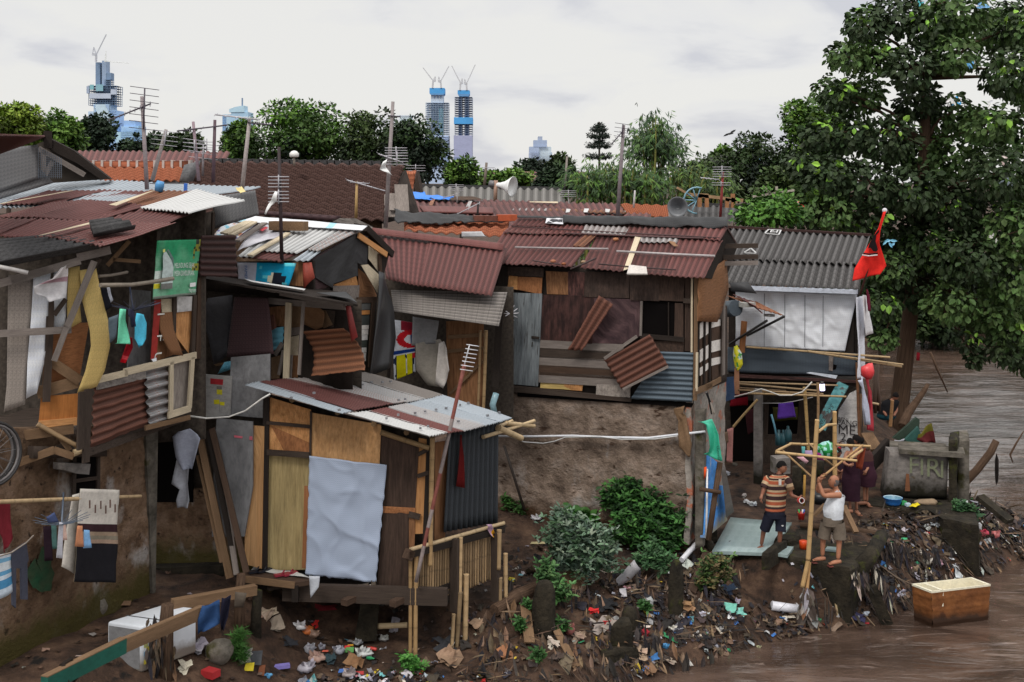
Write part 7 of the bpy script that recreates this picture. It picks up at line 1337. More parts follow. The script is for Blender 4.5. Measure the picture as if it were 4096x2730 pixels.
def loft(mb,rings,seg=20,cols=None,col=(1,1,1),wr=.008,cap=False):
 """rings: (centre, rx, ry, angle)"""
 b=len(mb.v)
 for i,(c,rx,ry,an)in enumerate(rings):
  for k in range(seg):
   t=2*math.pi*k/seg;x,y=math.cos(t)*rx,math.sin(t)*ry;q=1+wr*6*nz(t*1.2,i*.7,c.x)
   mb.v.append(c+Vector((x*math.cos(an)-y*math.sin(an),x*math.sin(an)+y*math.cos(an),0))*q)
 for i in range(len(rings)-1):
  for k in range(seg):k2=(k+1)%seg;mb.face((b+i*seg+k,b+(i+1)*seg+k,b+(i+1)*seg+k2,b+i*seg+k2),None,cols[i]if cols else col,True)
 if cap:mb.face([b+k for k in range(seg)],None,cols[0]if cols else col)
def lerp_rings(R,n):
 out=[]
 for i in range(n+1):
  x=i/n*(len(R)-1);j=min(int(x),len(R)-2);t=x-j;A,B=R[j],R[j+1];out.append((A[0].lerp(B[0],t),A[1]+(B[1]-A[1])*t,A[2]+(B[2]-A[2])*t,A[3]+(B[3]-A[3])*t))
 return out
def limb(mb,pts,r,col=None,cols=None,n=3,seg=12):
 P=[];Rr=[]
 for i in range(len(pts)-1):
  for k in range(n):P.append(pts[i].lerp(pts[i+1],k/n));Rr.append(r[i]+(r[i+1]-r[i])*k/n)
 P.append(pts[-1]);Rr.append(r[-1]);mb.tube(P,Rr,seg,col or(cols[0]if cols else(1,1,1)),cap=False,cols=[cols[i%len(cols)]for i in range(len(P)-1)]if cols else None)
def feet(mb,ankle,toe,col):
 d=(toe-ankle);d.z=0;d.normalize();a=d.cross(Vector((0,0,1)));g=ankle.z-.075
 mb.tube([ankle-d*.05+Vector((0,0,-.045)),ankle+Vector((0,0,-.04)),ankle+d*.09+Vector((0,0,-.05)),ankle+d*.16+Vector((0,0,-.06))],[.035,.042,.040,.026],8,col)
 for i in range(5):o=ankle+d*.155+a*(i-2)*.017+Vector((0,0,-.062));mb.tube([o,o+d*(.045-.005*i)],[.011-.001*i,.008],5,col)
def people():
 V('O');Yf=22.05
 J=lambda x,y,Y=Yf:at((x,y),Y)
 o=thing('person','young man in brown and orange striped shirt and navy shorts, holding a can','person',J(440,735))
 pel,ch,nk=J(478,480),J(492,300),J(508,228);sl,srt=J(432,268,Yf+.02),J(562,278,Yf-.05);el,er=J(404,345,Yf-.05),J(585,372,Yf-.12);hl,hr=J(395,372,Yf-.18),J(628,387,Yf-.2)
 kl,kr=J(408,595,Yf+.08),J(513,608,Yf-.05);al_,ar_=J(392,692,Yf+.16),J(507,716,Yf+.0);fl,fr=J(350,714,Yf+.02),J(496,738,Yf-.12);hpl_,hpr=J(450,500),J(512,502)
 me=skin([(pel,.12,.10),(J(486,390),.115,.09),(ch,.13,.095),(nk,.052,.055),(J(515,205),.026),(sl,.052),(el,.040),(hl,.027),(srt,.052),(er,.040),(hr,.027),(hpl_,.078),(kl,.052),(al_,.034),(hpr,.078),(kr,.052),(ar_,.034)],[(0,1),(1,2),(2,3),(3,4),(2,5),(5,6),(6,7),(2,8),(8,9),(9,10),(0,11),(11,12),(12,13),(0,14),(14,15),(15,16)])
 mb=MB();mb.mesh(me,SKD);hc=J(523,192);f,r,u=head(mb,hc,.225,Vector((1,-.55,-.12)),Vector((.08,0,1)),SK)
 hand(mb,hl,J(390,392,Yf-.2)-hl,Vector((1,.2,0)),SK,.17,.9,1);hand(mb,hr,J(660,392,Yf-.25)-hr,Vector((0,1,-.2)),SK,.17,.7,-1);feet(mb,al_,fl,SKD);feet(mb,ar_,fr,SKD);mb.build('body','skin',o)
 hair(o,hc,.225,f,r,u,(.012,.011,.011))
 B_,O_,W_=al(58,42,42),al(156,84,60),al(170,146,118)
 st=[B_,B_,W_,O_,O_,W_,B_,B_,W_,O_,O_,W_,B_,B_,W_,O_,W_,B_,B_,W_,O_,O_,W_,B_,B_,O_,O_,B_]
 rg=[(J(506,232),.075,.065,.1),(J(500,250),.17,.085,.1),(J(496,275),.205,.11,.1),(J(492,330),.205,.125,.1),(J(488,390),.19,.125,.1),(J(483,440),.19,.125,.1),(J(480,472),.195,.13,.1)]
 mb=MB();loft(mb,lerp_rings(rg,28),cols=st)
 limb(mb,[J(448,255),sl,J(408,322,Yf-.03)],[.05,.075,.072],cols=[B_,W_,O_,O_,W_,B_,al(120,92,70)]);limb(mb,[J(548,258),srt,J(580,338,Yf-.09)],[.05,.078,.075],cols=[O_,W_,B_,B_,W_,al(110,84,64)]);sh=mb.build('shirt','cloth',o,'brown, orange and white striped polo shirt')
 mb=MB();q=J(512,290,Yf-.14);mb.box(q-Vector((0,0,.05)),.05,.012,.11,.1,col=al(196,190,184));mb.build('placket','cloth',sh);mb=MB();mb.ball(J(546,305,Yf-.12),.03,.008,.03,al(120,106,100),seg=8);mb.build('chest_emblem','cloth',sh)
 nv=al(34,35,46);mb=MB();loft(mb,lerp_rings([(J(480,460),.175,.12,.1),(J(480,490),.19,.135,.1),(J(481,512),.185,.13,.1)],4),col=nv);limb(mb,[J(448,500),J(425,560,Yf+.04),J(414,590,Yf+.07)],[.115,.10,.098],nv);limb(mb,[J(514,502),J(517,560),J(516,605,Yf-.04)],[.115,.10,.10],nv);s_=mb.build('shorts','cloth',o)
 mb=MB();q=J(528,572,Yf-.13);
 for a_ in(-.6,0,.6):mb.leaf(q,Vector((math.sin(a_),-.05,math.cos(a_))),Vector((0,-1,0)),.035,.016,al(220,220,224))
 mb.build('white_emblem','painted',s_)
 for a_,t_ in((al_,fl),(ar_,fr)):
  d=(t_-a_);d.z=0;d.normalize();g=Vector((a_.x,a_.y,a_.z-.105));mb=MB();mb.bar(g-d*.07,g+d*.20,.10,.022,col=al(60,44,44));fo=mb.build('flip_flop','plastic',o);mb=MB();c=a_+d*.13-Vector((0,0,.045));sd=d.cross(Vector((0,0,1)));mb.tube([c-d*.06+sd*.045-Vector((0,0,.02)),c+Vector((0,0,.012)),c-d*.06-sd*.045-Vector((0,0,.02))],.009,5,al(70,44,44));mb.build('strap','plastic',fo)
 t=thing('can','red and white tin held out by the young man','can',J(642,400,Yf-.28));c=J(643,405,Yf-.28);mb=MB();ax=Vector((.15,-1,.25)).normalized();mb.lathe(c-ax*.05,[(.052,0),(.055,.01),(.055,.12),(.042,.12),(.042,.02),(0,.02)],ax,16,cols=[al(200,200,200),al(176,44,38),al(210,206,206),al(120,46,40),al(50,24,22)]);mb.build('shell','plastic',t)
 Y2=21.5;J2=lambda x,y,Y=Y2:at((x,y),Y)
 o=thing('person','old balding man in white tank top and grey shorts gripping a slanting bamboo','person',J2(820,800))
 pel,be,ch,nk=J2(845,525),J2(852,455),J2(868,375),J2(868,325);s1,s2=J2(898,368,Y2-.12),J2(832,345,Y2+.14);e1,e2=J2(790,376,Y2-.22),J2(748,345,Y2+.10);h1,h2=J2(757,285,Y2-.14),J2(772,268,Y2-.02)
 k1,k2=J2(893,640,Y2-.05),J2(788,640,Y2+.08);a1,a2=J2(884,782,Y2-.08),J2(784,762,Y2+.10);f1,f2=J2(838,806,Y2-.12),J2(730,786,Y2+.08)
 me=skin([(pel,.12,.12),(be,.15,.16),(ch,.14,.12),(nk,.06),(J2(862,300),.055),(s1,.062),(e1,.047),(h1,.031),(s2,.06),(e2,.045),(h2,.03),(J2(872,545,Y2-.05),.09),(k1,.056),(a1,.038),(J2(815,545,Y2+.05),.09),(k2,.056),(a2,.038)],[(0,1),(1,2),(2,3),(3,4),(2,5),(5,6),(6,7),(2,8),(8,9),(9,10),(0,11),(11,12),(12,13),(0,14),(14,15),(15,16)])
 SO=al(150,102,78);mb=MB();mb.mesh(me,SO);hc=J2(856,283);f,r,u=head(mb,hc,.23,Vector((-1,-.12,.28)),Vector((.28,0,1)),SO);hand(mb,h1,J2(772,245,Y2-.1)-h1,Vector((1,.2,-.2)),SO,.18,1.2,1);hand(mb,h2,J2(790,238,Y2)-h2,Vector((.6,-.8,-.2)),SO,.18,1.2,-1);feet(mb,a1,f1,SO);feet(mb,a2,f2,SO);mb.build('body','skin',o)
 mb=MB();b=0;seg=14;gr=al(96,92,92)
 for j in range(7):
  p=math.pi*(.36+.34*j/6)
  for k in range(seg+1):t=math.pi*(.97+1.06*k/seg);x,y,z=math.sin(p)*math.cos(t),math.sin(p)*math.sin(t),math.cos(p);mb.v.append(hc+(r*x*.36+f*y*.435+u*z*.51)*.23)
 for j in range(6):
  for k in range(seg):q=j*(seg+1)+k;mb.face((q,q+seg+1,q+seg+2,q+1),None,gr,True)
 mb.build('hair','cloth',o,'short grey fringe around a bald head')
 w_=al(196,200,212);mb=MB();loft(mb,lerp_rings([(J2(874,372),.150,.150,.2),(J2(870,395),.158,.162,.2),(J2(860,430),.172,.185,.2),(J2(852,465),.180,.195,.2),(J2(852,495),.174,.18,.2),(J2(856,516),.17,.165,.2)],12),col=w_,wr=.012)
 for a_,b_ in((J2(905,390,Y2-.10),J2(893,350,Y2-.10)),(J2(838,378,Y2-.09),J2(884,346,Y2-.12)),(J2(836,362,Y2+.12),J2(865,338,Y2+.11)),(J2(890,348,Y2-.1),J2(912,378,Y2+.02))):mb.bar(a_,b_,.012,.045,col=w_)
 mb.build('tank_top','cloth',o)
 g_=al(104,94,84);mb=MB();loft(mb,lerp_rings([(J2(852,505),.172,.165,.2),(J2(848,530),.178,.165,.2),(J2(846,560),.175,.155,.2)],5),col=g_);limb(mb,[J2(880,545,Y2-.05),J2(893,600,Y2-.05),J2(893,648,Y2-.05)],[.125,.118,.125],g_);limb(mb,[J2(815,545,Y2+.05),J2(800,600,Y2+.07),J2(792,642,Y2+.08)],[.125,.112,.115],g_);mb.build('shorts','cloth',o)
 for a_,t_ in((a1,f1),(a2,f2)):
  d=(t_-a_);d.z=0;d.normalize();g=Vector((a_.x,a_.y,a_.z-.105));mb=MB();mb.bar(g-d*.07,g+d*.20,.10,.02,col=al(110,60,56));fo=mb.build('flip_flop','plastic',o);mb=MB();c=a_+d*.13-Vector((0,0,.045));sd=d.cross(Vector((0,0,1)));mb.tube([c-d*.06+sd*.045-Vector((0,0,.02)),c+Vector((0,0,.012)),c-d*.06-sd*.045-Vector((0,0,.02))],.009,5,al(120,64,58));mb.build('strap','plastic',fo)
 V('N');Y3=24.3;J3=lambda x,y,Y=Y3:at((x,y),Y)
 o=thing('person','woman seen from behind, bare shoulders, wrapped in a wet dark purple sarong','person',J3(1590,1560))
 sh1,sh2=J3(1535,935),J3(1640,945);me=skin([(J3(1580,1220),.13,.12),(J3(1585,1100),.115,.1),(J3(1590,985),.12,.09),(J3(1583,915),.026),(J3(1578,885),.045),(sh1,.045),(J3(1500,1050,Y3-.15),.035),(J3(1555,1080,Y3-.3),.025),(sh2,.045),(J3(1680,1040),.036),(J3(1650,960,Y3+.1),.025),(J3(1560,1260),.085),(J3(1562,1400),.026),(J3(1570,1535),.032),(J3(1615,1260,Y3+.05),.085),(J3(1625,1400,Y3+.05),.026),(J3(1640,1545,Y3+.05),.032)],[(0,1),(1,2),(2,3),(3,4),(2,5),(5,6),(6,7),(2,8),(8,9),(9,10),(0,11),(11,12),(12,13),(0,14),(14,15),(15,16)])
 mb=MB();mb.mesh(me,SK);hc=J3(1572,850);f,r,u=head(mb,hc,.215,Vector((-.3,1,-.2)),Vector((0,.1,1)),SK);hand(mb,J3(1555,1080,Y3-.3),Vector((1,0,.3)),Vector((0,1,0)),SK,.15,.8);hand(mb,J3(1650,960,Y3+.1),Vector((-.2,.3,1)),Vector((0,1,0)),SK,.15,.8);feet(mb,J3(1570,1535),J3(1560,1568),SK);feet(mb,J3(1640,1545,Y3+.05),J3(1650,1568,Y3),SK);mb.build('body','skin',o)
 hair(o,hc,.215,f,r,u,(.012,.010,.010),long_=.15);pu=[al(52,30,40),al(44,26,36),al(60,36,46)]
 mb=MB();loft(mb,lerp_rings([(J3(1590,985),.155,.115,0),(J3(1590,1040),.165,.125,0),(J3(1585,1130),.165,.14,0),(J3(1580,1220),.195,.17,0),(J3(1580,1310),.19,.16,0),(J3(1582,1400),.175,.15,0),(J3(1590,1440),.17,.14,0)],20),col=pu[1],wr=.012);mb.build('sarong','cloth',o)
 hang('cloth','rust-red wet cloth held by the bathing woman','cloth',vpl((1660,1000),Y3-.3,(1,-.1)),[(1660,920),(1625,1040),(1630,1110),(1690,1120),(1720,960),(1740,900)],al(112,52,36),off=0,fold=.05)
 Y4=25.0;J4=lambda x,y,Y=Y4:at((x,y),Y)
 o=thing('person','second woman behind in dark maroon wet clothes with tied black hair','person',J4(1740,1480))
 me=skin([(J4(1740,1180),.13,.12),(J4(1725,1060),.12,.1),(J4(1705,950),.12,.09),(J4(1670,880),.026),(J4(1655,850),.045),(J4(1660,940),.045),(J4(1650,1050,Y4-.1),.035),(J4(1640,1110,Y4-.2),.026),(J4(1755,960),.045),(J4(1775,1070),.036),(J4(1740,1130,Y4-.2),.026),(J4(1720,1220),.085),(J4(1715,1340),.026),(J4(1720,1450),.032),(J4(1755,1220,Y4+.05),.085),(J4(1745,1340,Y4+.05),.026),(J4(1745,1455,Y4+.05),.034)],[(0,1),(1,2),(2,3),(3,4),(2,5),(5,6),(6,7),(2,8),(8,9),(9,10),(0,11),(11,12),(12,13),(0,14),(14,15),(15,16)])
 mb=MB();mb.mesh(me,SK);hc=J4(1640,815);f,r,u=head(mb,hc,.215,Vector((-1,.4,-.35)),Vector((-.3,0,1)),SK);hand(mb,J4(1640,1110,Y4-.2),Vector((-.3,0,-1)),Vector((0,1,0)),SK,.15,.7);hand(mb,J4(1740,1130,Y4-.2),Vector((-.5,0,-1)),Vector((0,1,0)),SK,.15,.7);feet(mb,J4(1720,1450),J4(1700,1470),SK);feet(mb,J4(1745,1455,Y4+.05),J4(1755,1475),SK);mb.build('body','skin',o)
 hair(o,hc,.225,f,r,u,(.012,.010,.010),long_=.2);mb=MB();mb.ball(J4(1690,815),.06,col=(.012,.01,.01),n=.3);mb.build('hair_bun','cloth',o)
 mb=MB();loft(mb,lerp_rings([(J4(1705,915),.14,.1,0),(J4(1715,970),.19,.125,0),(J4(1730,1080),.18,.135,0),(J4(1745,1180),.215,.17,0),(J4(1742,1290),.18,.15,0)],16),cols=[al(70,46,44)]*6+[pu[0]]*10,wr=.012);limb(mb,[J4(1750,950),J4(1772,1060)],[.06,.062],al(84,56,46));mb.build('dress','cloth',o)
 Y5=24.8;J5=lambda x,y,Y=Y5:at((x,y),Y)
 o=thing('person','child with a red hair tie, half hidden behind the bamboo frame','person',J5(1460,1300))
 me=skin([(J5(1465,1180),.10),(J5(1462,1090),.09),(J5(1458,1020),.085),(J5(1450,985),.035),(J5(1420,1030),.03),(J5(1410,1100,Y5-.15),.025),(J5(1440,1130,Y5-.25),.02),(J5(1500,1030),.03),(J5(1510,1110),.025),(J5(1480,1140,Y5-.2),.02),(J5(1440,1230,Y5-.2),.026),(J5(1445,1300,Y5-.1),.03),(J5(1490,1230,Y5-.2),.026),(J5(1490,1300,Y5-.1),.03)],[(0,1),(1,2),(2,3),(2,4),(4,5),(5,6),(2,7),(7,8),(8,9),(0,10),(10,11),(0,12),(12,13)])
 mb=MB();mb.mesh(me,SKD);hc=J5(1445,945);f,r,u=head(mb,hc,.2,Vector((-.4,-1,-.3)),Vector((0,0,1)),SKD);hand(mb,J5(1440,1130,Y5-.25),Vector((.6,0,-.5)),Vector((0,1,0)),SKD,.12,.7);hand(mb,J5(1480,1140,Y5-.2),Vector((-.6,0,-.5)),Vector((0,1,0)),SKD,.12,.7);mb.build('body','skin',o);hair(o,hc,.205,f,r,u,(.014,.011,.011),long_=.1)
 mb=MB();mb.ball(J5(1455,900),.05,.04,.035,al(130,24,40),seg=8);mb.build('hair_tie','cloth',o)
 mb=MB();loft(mb,lerp_rings([(J5(1458,1005),.09,.07,0),(J5(1460,1050),.125,.095,0),(J5(1465,1150),.14,.13,0),(J5(1468,1240),.17,.17,0)],10),col=al(46,32,40),wr=.02);mb.build('dress','cloth',o)
 V('R');Y6=32.5;J6=lambda x,y,Y=Y6:at((x,y),Y)
 o=thing('person','person in black shirt squatting with back turned, left of the tree trunk','person',J6(430,1010))
 me=skin([(J6(428,980),.17),(J6(440,930),.16),(J6(455,885),.14),(J6(475,862),.06),(J6(415,900),.06),(J6(408,950,Y6-.1),.045),(J6(430,985,Y6-.3),.03),(J6(490,895),.06),(J6(500,945,Y6-.1),.045),(J6(480,985,Y6-.3),.03),(J6(410,965,Y6+.3),.09),(J6(415,1005,Y6+.2),.026),(J6(460,965,Y6+.3),.09),(J6(460,1005,Y6+.2),.05)],[(0,1),(1,2),(2,3),(2,4),(4,5),(5,6),(2,7),(7,8),(8,9),(0,10),(10,11),(0,12),(12,13)])
 mb=MB();mb.mesh(me,SKD);hc=J6(492,850);f,r,u=head(mb,hc,.23,Vector((.6,1,-.3)),Vector((.1,0,1)),SKD);mb.build('body','skin',o);hair(o,hc,.235,f,r,u,(.012,.01,.01))
 mb=MB();loft(mb,lerp_rings([(J6(470,868),.12,.1,0),(J6(458,885),.24,.16,0),(J6(442,930),.25,.2,0),(J6(430,972),.24,.22,0)],10),col=(.012,.012,.014),wr=.02);mb.build('shirt','cloth',o);mb=MB();loft(mb,lerp_rings([(J6(430,968),.25,.23,0),(J6(425,990),.26,.24,0),(J6(428,1005),.2,.2,0)],5),col=al(24,54,62));mb.build('trousers','cloth',o)
 V('O');Yp=21.15;B=lambda x,y,Y=Yp:at((x,y),Y)
 o=thing('bamboo_scaffold','bamboo post with a six-sided bamboo ring being built by the men','frame',B(690,970))
 V('N');t1=at((1225,600),Yp);rg=[((790,940),Yp-.1),((1640,1028),Yp-.1),((1690,920),Yp+.6)]
 V('O');m=MB();m.bamboo(B(692,785),t1,.045,col=(.98,.86,.68),node=.38);m.build('pole','bamboo',o);m=MB();m.bamboo(B(655,960),B(694,780),.043,col=(.98,.84,.64));m.build('pole_foot','bamboo',o);m=MB();m.bamboo(B(684,985),B(702,800,Yp+.12),.033,col=(.9,.7,.5));m.build('pole_foot','bamboo',o)
 V('N')
 for p,q,r_ in(((788,940,Yp-.12),(1640,1030,Yp-.12),.027),((805,925,Yp-.05),(955,850,Yp+.9),.026),((940,852,Yp+.9),(1050,855,Yp+1.1),.026),((1045,858,Yp+1.1),(1215,858,Yp+1.2),.026),((1420,865,Yp+1.3),(1785,878,Yp+1.0),.026),((1580,1000,Yp-.05),(1695,918,Yp+.7),.026),((1240,725,Yp+.06),(1330,655,Yp+.6),.026),((1325,657,Yp+.6),(1420,648,Yp+1.0),.028)):
  m=MB();m.bamboo(at(p[:2],p[2]),at(q[:2],q[2]),r_,col=(1,.9,.72),node=.3);m.build('ring_pole','bamboo',o)
 for p,q,r_ in(((850,910,Yp+.3),(1165,1195,Yp+.05),.02),((1300,1010,Yp+.4),(1395,1085,Yp+1.1),.02),((1140,850,Yp+1.1),(1190,900,Yp+.2),.018)):m=MB();m.bamboo(at(p[:2],p[2]),at(q[:2],q[2]),r_,col=(.72,.6,.48));m.build('brace','bamboo',o)
 m=MB();m.bamboo(at((1410,1190),Yp+1.35),at((1408,515),Yp+1.3),.045,col=(.95,.8,.58));m.build('rear_pole','bamboo',o)
 m=MB();m.bamboo(at((1255,1215),Y2-.06),at((1700,865),Y2+.3),.021,col=(.85,.68,.5));m.build('bamboo_pole','bamboo',None,'slanting bamboo gripped in both hands by the old man',None,'bamboo pole')
 V('O');rnd=random.Random(5);m=MB()
 for k in range(70):
  t=rnd.random();c=B(672+rnd.uniform(-28,34)*(.5+t),955+t*190,Yp-.1+rnd.uniform(-.1,.1));m.leaf(c,Vector((rnd.uniform(-.5,.5),-.2,-1)),Vector((0,-1,rnd.uniform(-.4,.4))),rnd.uniform(.2,.45),rnd.uniform(.06,.16),jit(al(*rnd.choice(((104,94,86),(70,60,54),(146,136,128),(120,84,62),(160,158,162)))),.2,rnd))
 m.build('rag_bundle','scrap',None,'bundle of muddy rags and plastic caught at the bamboo post foot',None,'rag bundle')
 V('H');Pc=vpl((1100,690),18.2,(1,-.08));Yc=18.22;K=lambda x,y,Y=Yc:at((x,y),Y)
 o=thing('cat','grey-brown cat with white chest sitting on the hut front beam','cat',K(1100,690))
 gy,wh=al(74,66,58),al(186,178,168)
 me=skin([(K(1045,655),.075,.08),(K(1080,638),.075),(K(1115,640),.06),(K(1150,632),.038),(K(1168,626),.03),(K(1050,675,Yc-.07),.032),(K(1075,686,Yc-.09),.02),(K(1050,675,Yc+.07),.032),(K(1075,686,Yc+.07),.02),(K(1128,665,Yc-.05),.022),(K(1140,687,Yc-.08),.016),(K(1130,665,Yc+.05),.022),(K(1148,687,Yc+.05),.016),(K(1020,680),.018),(K(1032,720,Yc-.12),.014)],[(0,1),(1,2),(2,3),(3,4),(0,5),(5,6),(0,7),(7,8),(2,9),(9,10),(2,11),(11,12),(0,13),(13,14)],root=1)
 mb=MB();b0=K(1112,650)
 mb.mesh(me);
 for i,fc in enumerate(mb.f):
  c=sum((mb.v[k]for k in fc),Vector())/len(fc);mb.c[i]=wh if(c.x>b0.x and c.z<b0.z+.06)or(abs(c.x-K(1062,660).x)<.02 and c.z<K(1062,665).z)else jit(gy,.25)
 hc=K(1165,620,Yc-.02);mb.ball(hc,.046,.044,.042,gy,seg=12);mb.ball(hc+Vector((.02,-.03,-.014)),.022,.022,.018,wh,seg=8)
 for sg in(-1,1):mb.tube([hc+Vector((sg*.026,0,.025)),hc+Vector((sg*.034,0,.07))],[.018,.003],5,gy)
 mb.ball(hc+Vector((.03,-.05,-.006)),.005,col=(.02,.01,.01),seg=6);mb.build('body','cloth',o)
people()
def fg(r,g,b,k=1.35):return sr(r,g,b,k)
def clump(mb,c,rad,n,L,w,pal,rnd,droop=.2,up=.5,fold=False):
 for _ in range(n):
  while True:
   d=Vector((rnd.uniform(-1,1),rnd.uniform(-1,1),rnd.uniform(-1,1)))
   if .05<d.length<1:break
  q=d.normalized();t=rnd.uniform(.45,1)**.6;p=c+Vector((q.x*rad[0],q.y*rad[1],q.z*rad[2]))*t
  dr=(q*.7+Vector((rnd.uniform(-.8,.8),rnd.uniform(-.8,.8),rnd.uniform(-.8,.5)-droop))).normalized()
  nr=(q+Vector((rnd.uniform(-.6,.6),rnd.uniform(-.6,.6),up+rnd.uniform(-.4,.6)))).normalized()
  k=rnd.uniform(.65,1.25);col=jit(pal,.28,rnd)
  (mb.leaf if fold else mb.quadleaf)(p,dr,nr,L*k,w*k,col)
def tree(label,box,Y,pal,seed,leaf=.32,n=2600,trunk=True,name='tree',cl=26,group='trees beyond the roofs',loose=.0,base=None):
 """box: crown outline in photo coordinates (x0, y0, x1, y1)"""
 rnd=random.Random(seed);a,b=at((box[0],box[3]),Y),at((box[2],box[1]),Y);c=(a+b)/2;rx,rz=(b.x-a.x)/2,(b.z-a.z)/2;ry=min(rx,3.5)
 g=.0 if base is None else base;g=gh(c.x,Y)if Y<70 else 1.5
 t=thing(name,label,'tree',(c.x,Y,g),group);cr=MB();tips=[]
 for i in range(cl):
  while True:
   d=Vector((rnd.uniform(-1,1),rnd.uniform(-1,.8),rnd.uniform(-.9,1)))
   if d.length<1:break
  d=d.normalized()*rnd.uniform(.45,.86);p=c+Vector((d.x*rx,d.y*ry,d.z*rz));r=rnd.uniform(.20,.34)
  k=pal[min(len(pal)-1,int(max(0,min(.999,.5+.42*d.z+rnd.uniform(-.4,.4)))*len(pal)))]  # higher clumps get lighter greens: light from above painted into the leaf colour
  clump(cr,p,(r*rx*1.05+.1,r*ry+.1,r*rz*.9+.1),n//cl,leaf,leaf*.62,k,rnd,.15,.8);tips.append(p)
 cr.build('crown','leafy',t)
 tr=MB();r0=max(.12,rx*.07);f=Vector((c.x+rnd.uniform(-.2,.2),Y,c.z-rz*.35));tr.tube([Vector((c.x,Y,g-.3)),Vector((c.x,Y,(g+f.z)/2)),f,c+Vector((0,0,rz*.3))],[r0*1.3,r0,r0*.8,r0*.4],8,al(60,48,40))
 for p in tips[:10]:tr.tube([f,f.lerp(p,.5)+Vector((0,0,.15*rz)),p],[r0*.5,r0*.3,r0*.1],5,al(60,48,40))
 tr.build('trunk','painted',t);return t
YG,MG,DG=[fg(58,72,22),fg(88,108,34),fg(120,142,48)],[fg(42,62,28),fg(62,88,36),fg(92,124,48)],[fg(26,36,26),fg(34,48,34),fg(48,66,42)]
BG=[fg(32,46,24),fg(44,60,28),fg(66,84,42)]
def plants():
 V('D');S=100
 L_=[('bright yellow-green tree at the far left edge',(-60,232,100,345),75,YG),('mid green rounded tree left of the tapering skyscraper',(60,260,205,385),78,MG),('dark blackish tree below the tapering skyscraper',(160,258,272,385),84,DG),('low dark tree behind the long maroon roof',(262,305,400,390),86,DG),('thin loose tree between the antennas left of the tiled roof',(372,300,470,390),82,BG),('dark green tree below the lettered office tower',(506,268,600,400),80,MG),('large spreading tree with bright green tufts, behind the brown tiled roof',(570,228,815,410),86,[DG[1],MG[1],(fg(52,78,30)),fg(96,138,44)]),('olive-brown tree right of the large spreading tree',(770,250,935,410),84,BG),('dark tree in front of the saucer-roofed tower',(880,265,1030,430),80,[DG[0],DG[1],MG[0]]),('small pale loose tree below the twin skyscrapers',(1015,362,1105,440),90,MG),('low bushy tree in front of the distant red roof',(1105,392,1225,445),88,MG),('dark round tree below the grey stepped tower',(1178,366,1275,440),100,DG),('dark slender tree right of the grey stepped tower',(1262,352,1325,440),92,BG),('dark bush tree before the distant red roof at centre',(1225,382,1330,450),84,DG),('olive tree before the hipped grey roof',(1555,362,1690,480),56,BG),('dark dense tree right of the hipped grey roof',(1655,300,1830,500),54,[DG[0],BG[1],MG[0]]),('small round tree beside the hipped grey roof',(1620,340,1690,420),70,MG),('leafy green tree rising left of the big riverside tree',(1790,215,1960,430),46,[MG[0],MG[1],MG[2]]),('green tree filling the gap between scaffold and big tree',(1730,380,1900,520),44,BG)]
 for i,(lb,bx,Y,pal)in enumerate(L_):
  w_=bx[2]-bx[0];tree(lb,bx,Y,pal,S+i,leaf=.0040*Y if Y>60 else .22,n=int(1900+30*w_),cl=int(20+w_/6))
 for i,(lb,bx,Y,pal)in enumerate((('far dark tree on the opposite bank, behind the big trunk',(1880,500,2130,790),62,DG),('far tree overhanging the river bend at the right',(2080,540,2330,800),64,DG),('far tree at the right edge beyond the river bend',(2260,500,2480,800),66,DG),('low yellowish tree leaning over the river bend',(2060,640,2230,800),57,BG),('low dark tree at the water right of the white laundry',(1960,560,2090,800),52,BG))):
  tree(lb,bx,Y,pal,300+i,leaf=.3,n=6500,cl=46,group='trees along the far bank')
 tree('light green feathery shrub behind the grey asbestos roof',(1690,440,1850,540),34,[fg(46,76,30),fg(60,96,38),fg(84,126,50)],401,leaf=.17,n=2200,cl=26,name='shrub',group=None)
 rnd=random.Random(77);V('I')
 def bamboo_grove(label,stems,pal,Y,seed,nleaf):
  rnd=random.Random(seed);t=thing('bamboo_clump',label,'bamboo',(at(stems[0][0],Y).x,Y,1.5));cu=MB();fo=MB()
  for(b,m_,e)in stems:
   y=Y+rnd.uniform(-1.2,1.2);P=[at(b,y),at(m_,y),at(e,y)];P[0].z=1.2;cu.tube([P[0],P[0].lerp(P[1],.6),P[1],P[1].lerp(P[2],.6)+Vector((0,0,.15)),P[2]],[.06,.05,.04,.025,.008],5,al(120,120,60))
   for k in range(nleaf):
    s_=rnd.uniform(.25,1);q=P[0].lerp(P[1],s_*2)if s_<.5 else P[1].lerp(P[2],s_*2-1);sp=.65*(1.15-s_*.75)
    o=Vector((rnd.gauss(0,sp),rnd.gauss(0,sp),rnd.gauss(0,.3)-abs(rnd.gauss(0,.2))));p=q+o
    d=Vector((o.x*.8+rnd.uniform(-.5,.5),o.y*.5,-rnd.uniform(.2,1.1)));col=jit(pal[min(2,int(rnd.random()*2.3+s_*.6))],.25,rnd)
    for j in range(3):fo.quadleaf(p,(d+Vector((rnd.uniform(-.6,.6),rnd.uniform(-.6,.6),rnd.uniform(-.3,.3)))),Vector((rnd.uniform(-.5,.5),-.4,1)),rnd.uniform(.2,.36),.06,col)
  cu.build('stems','painted',t);fo.build('foliage','leafy',t)
 bg=[fg(38,58,34),fg(54,80,44),fg(82,112,56)]
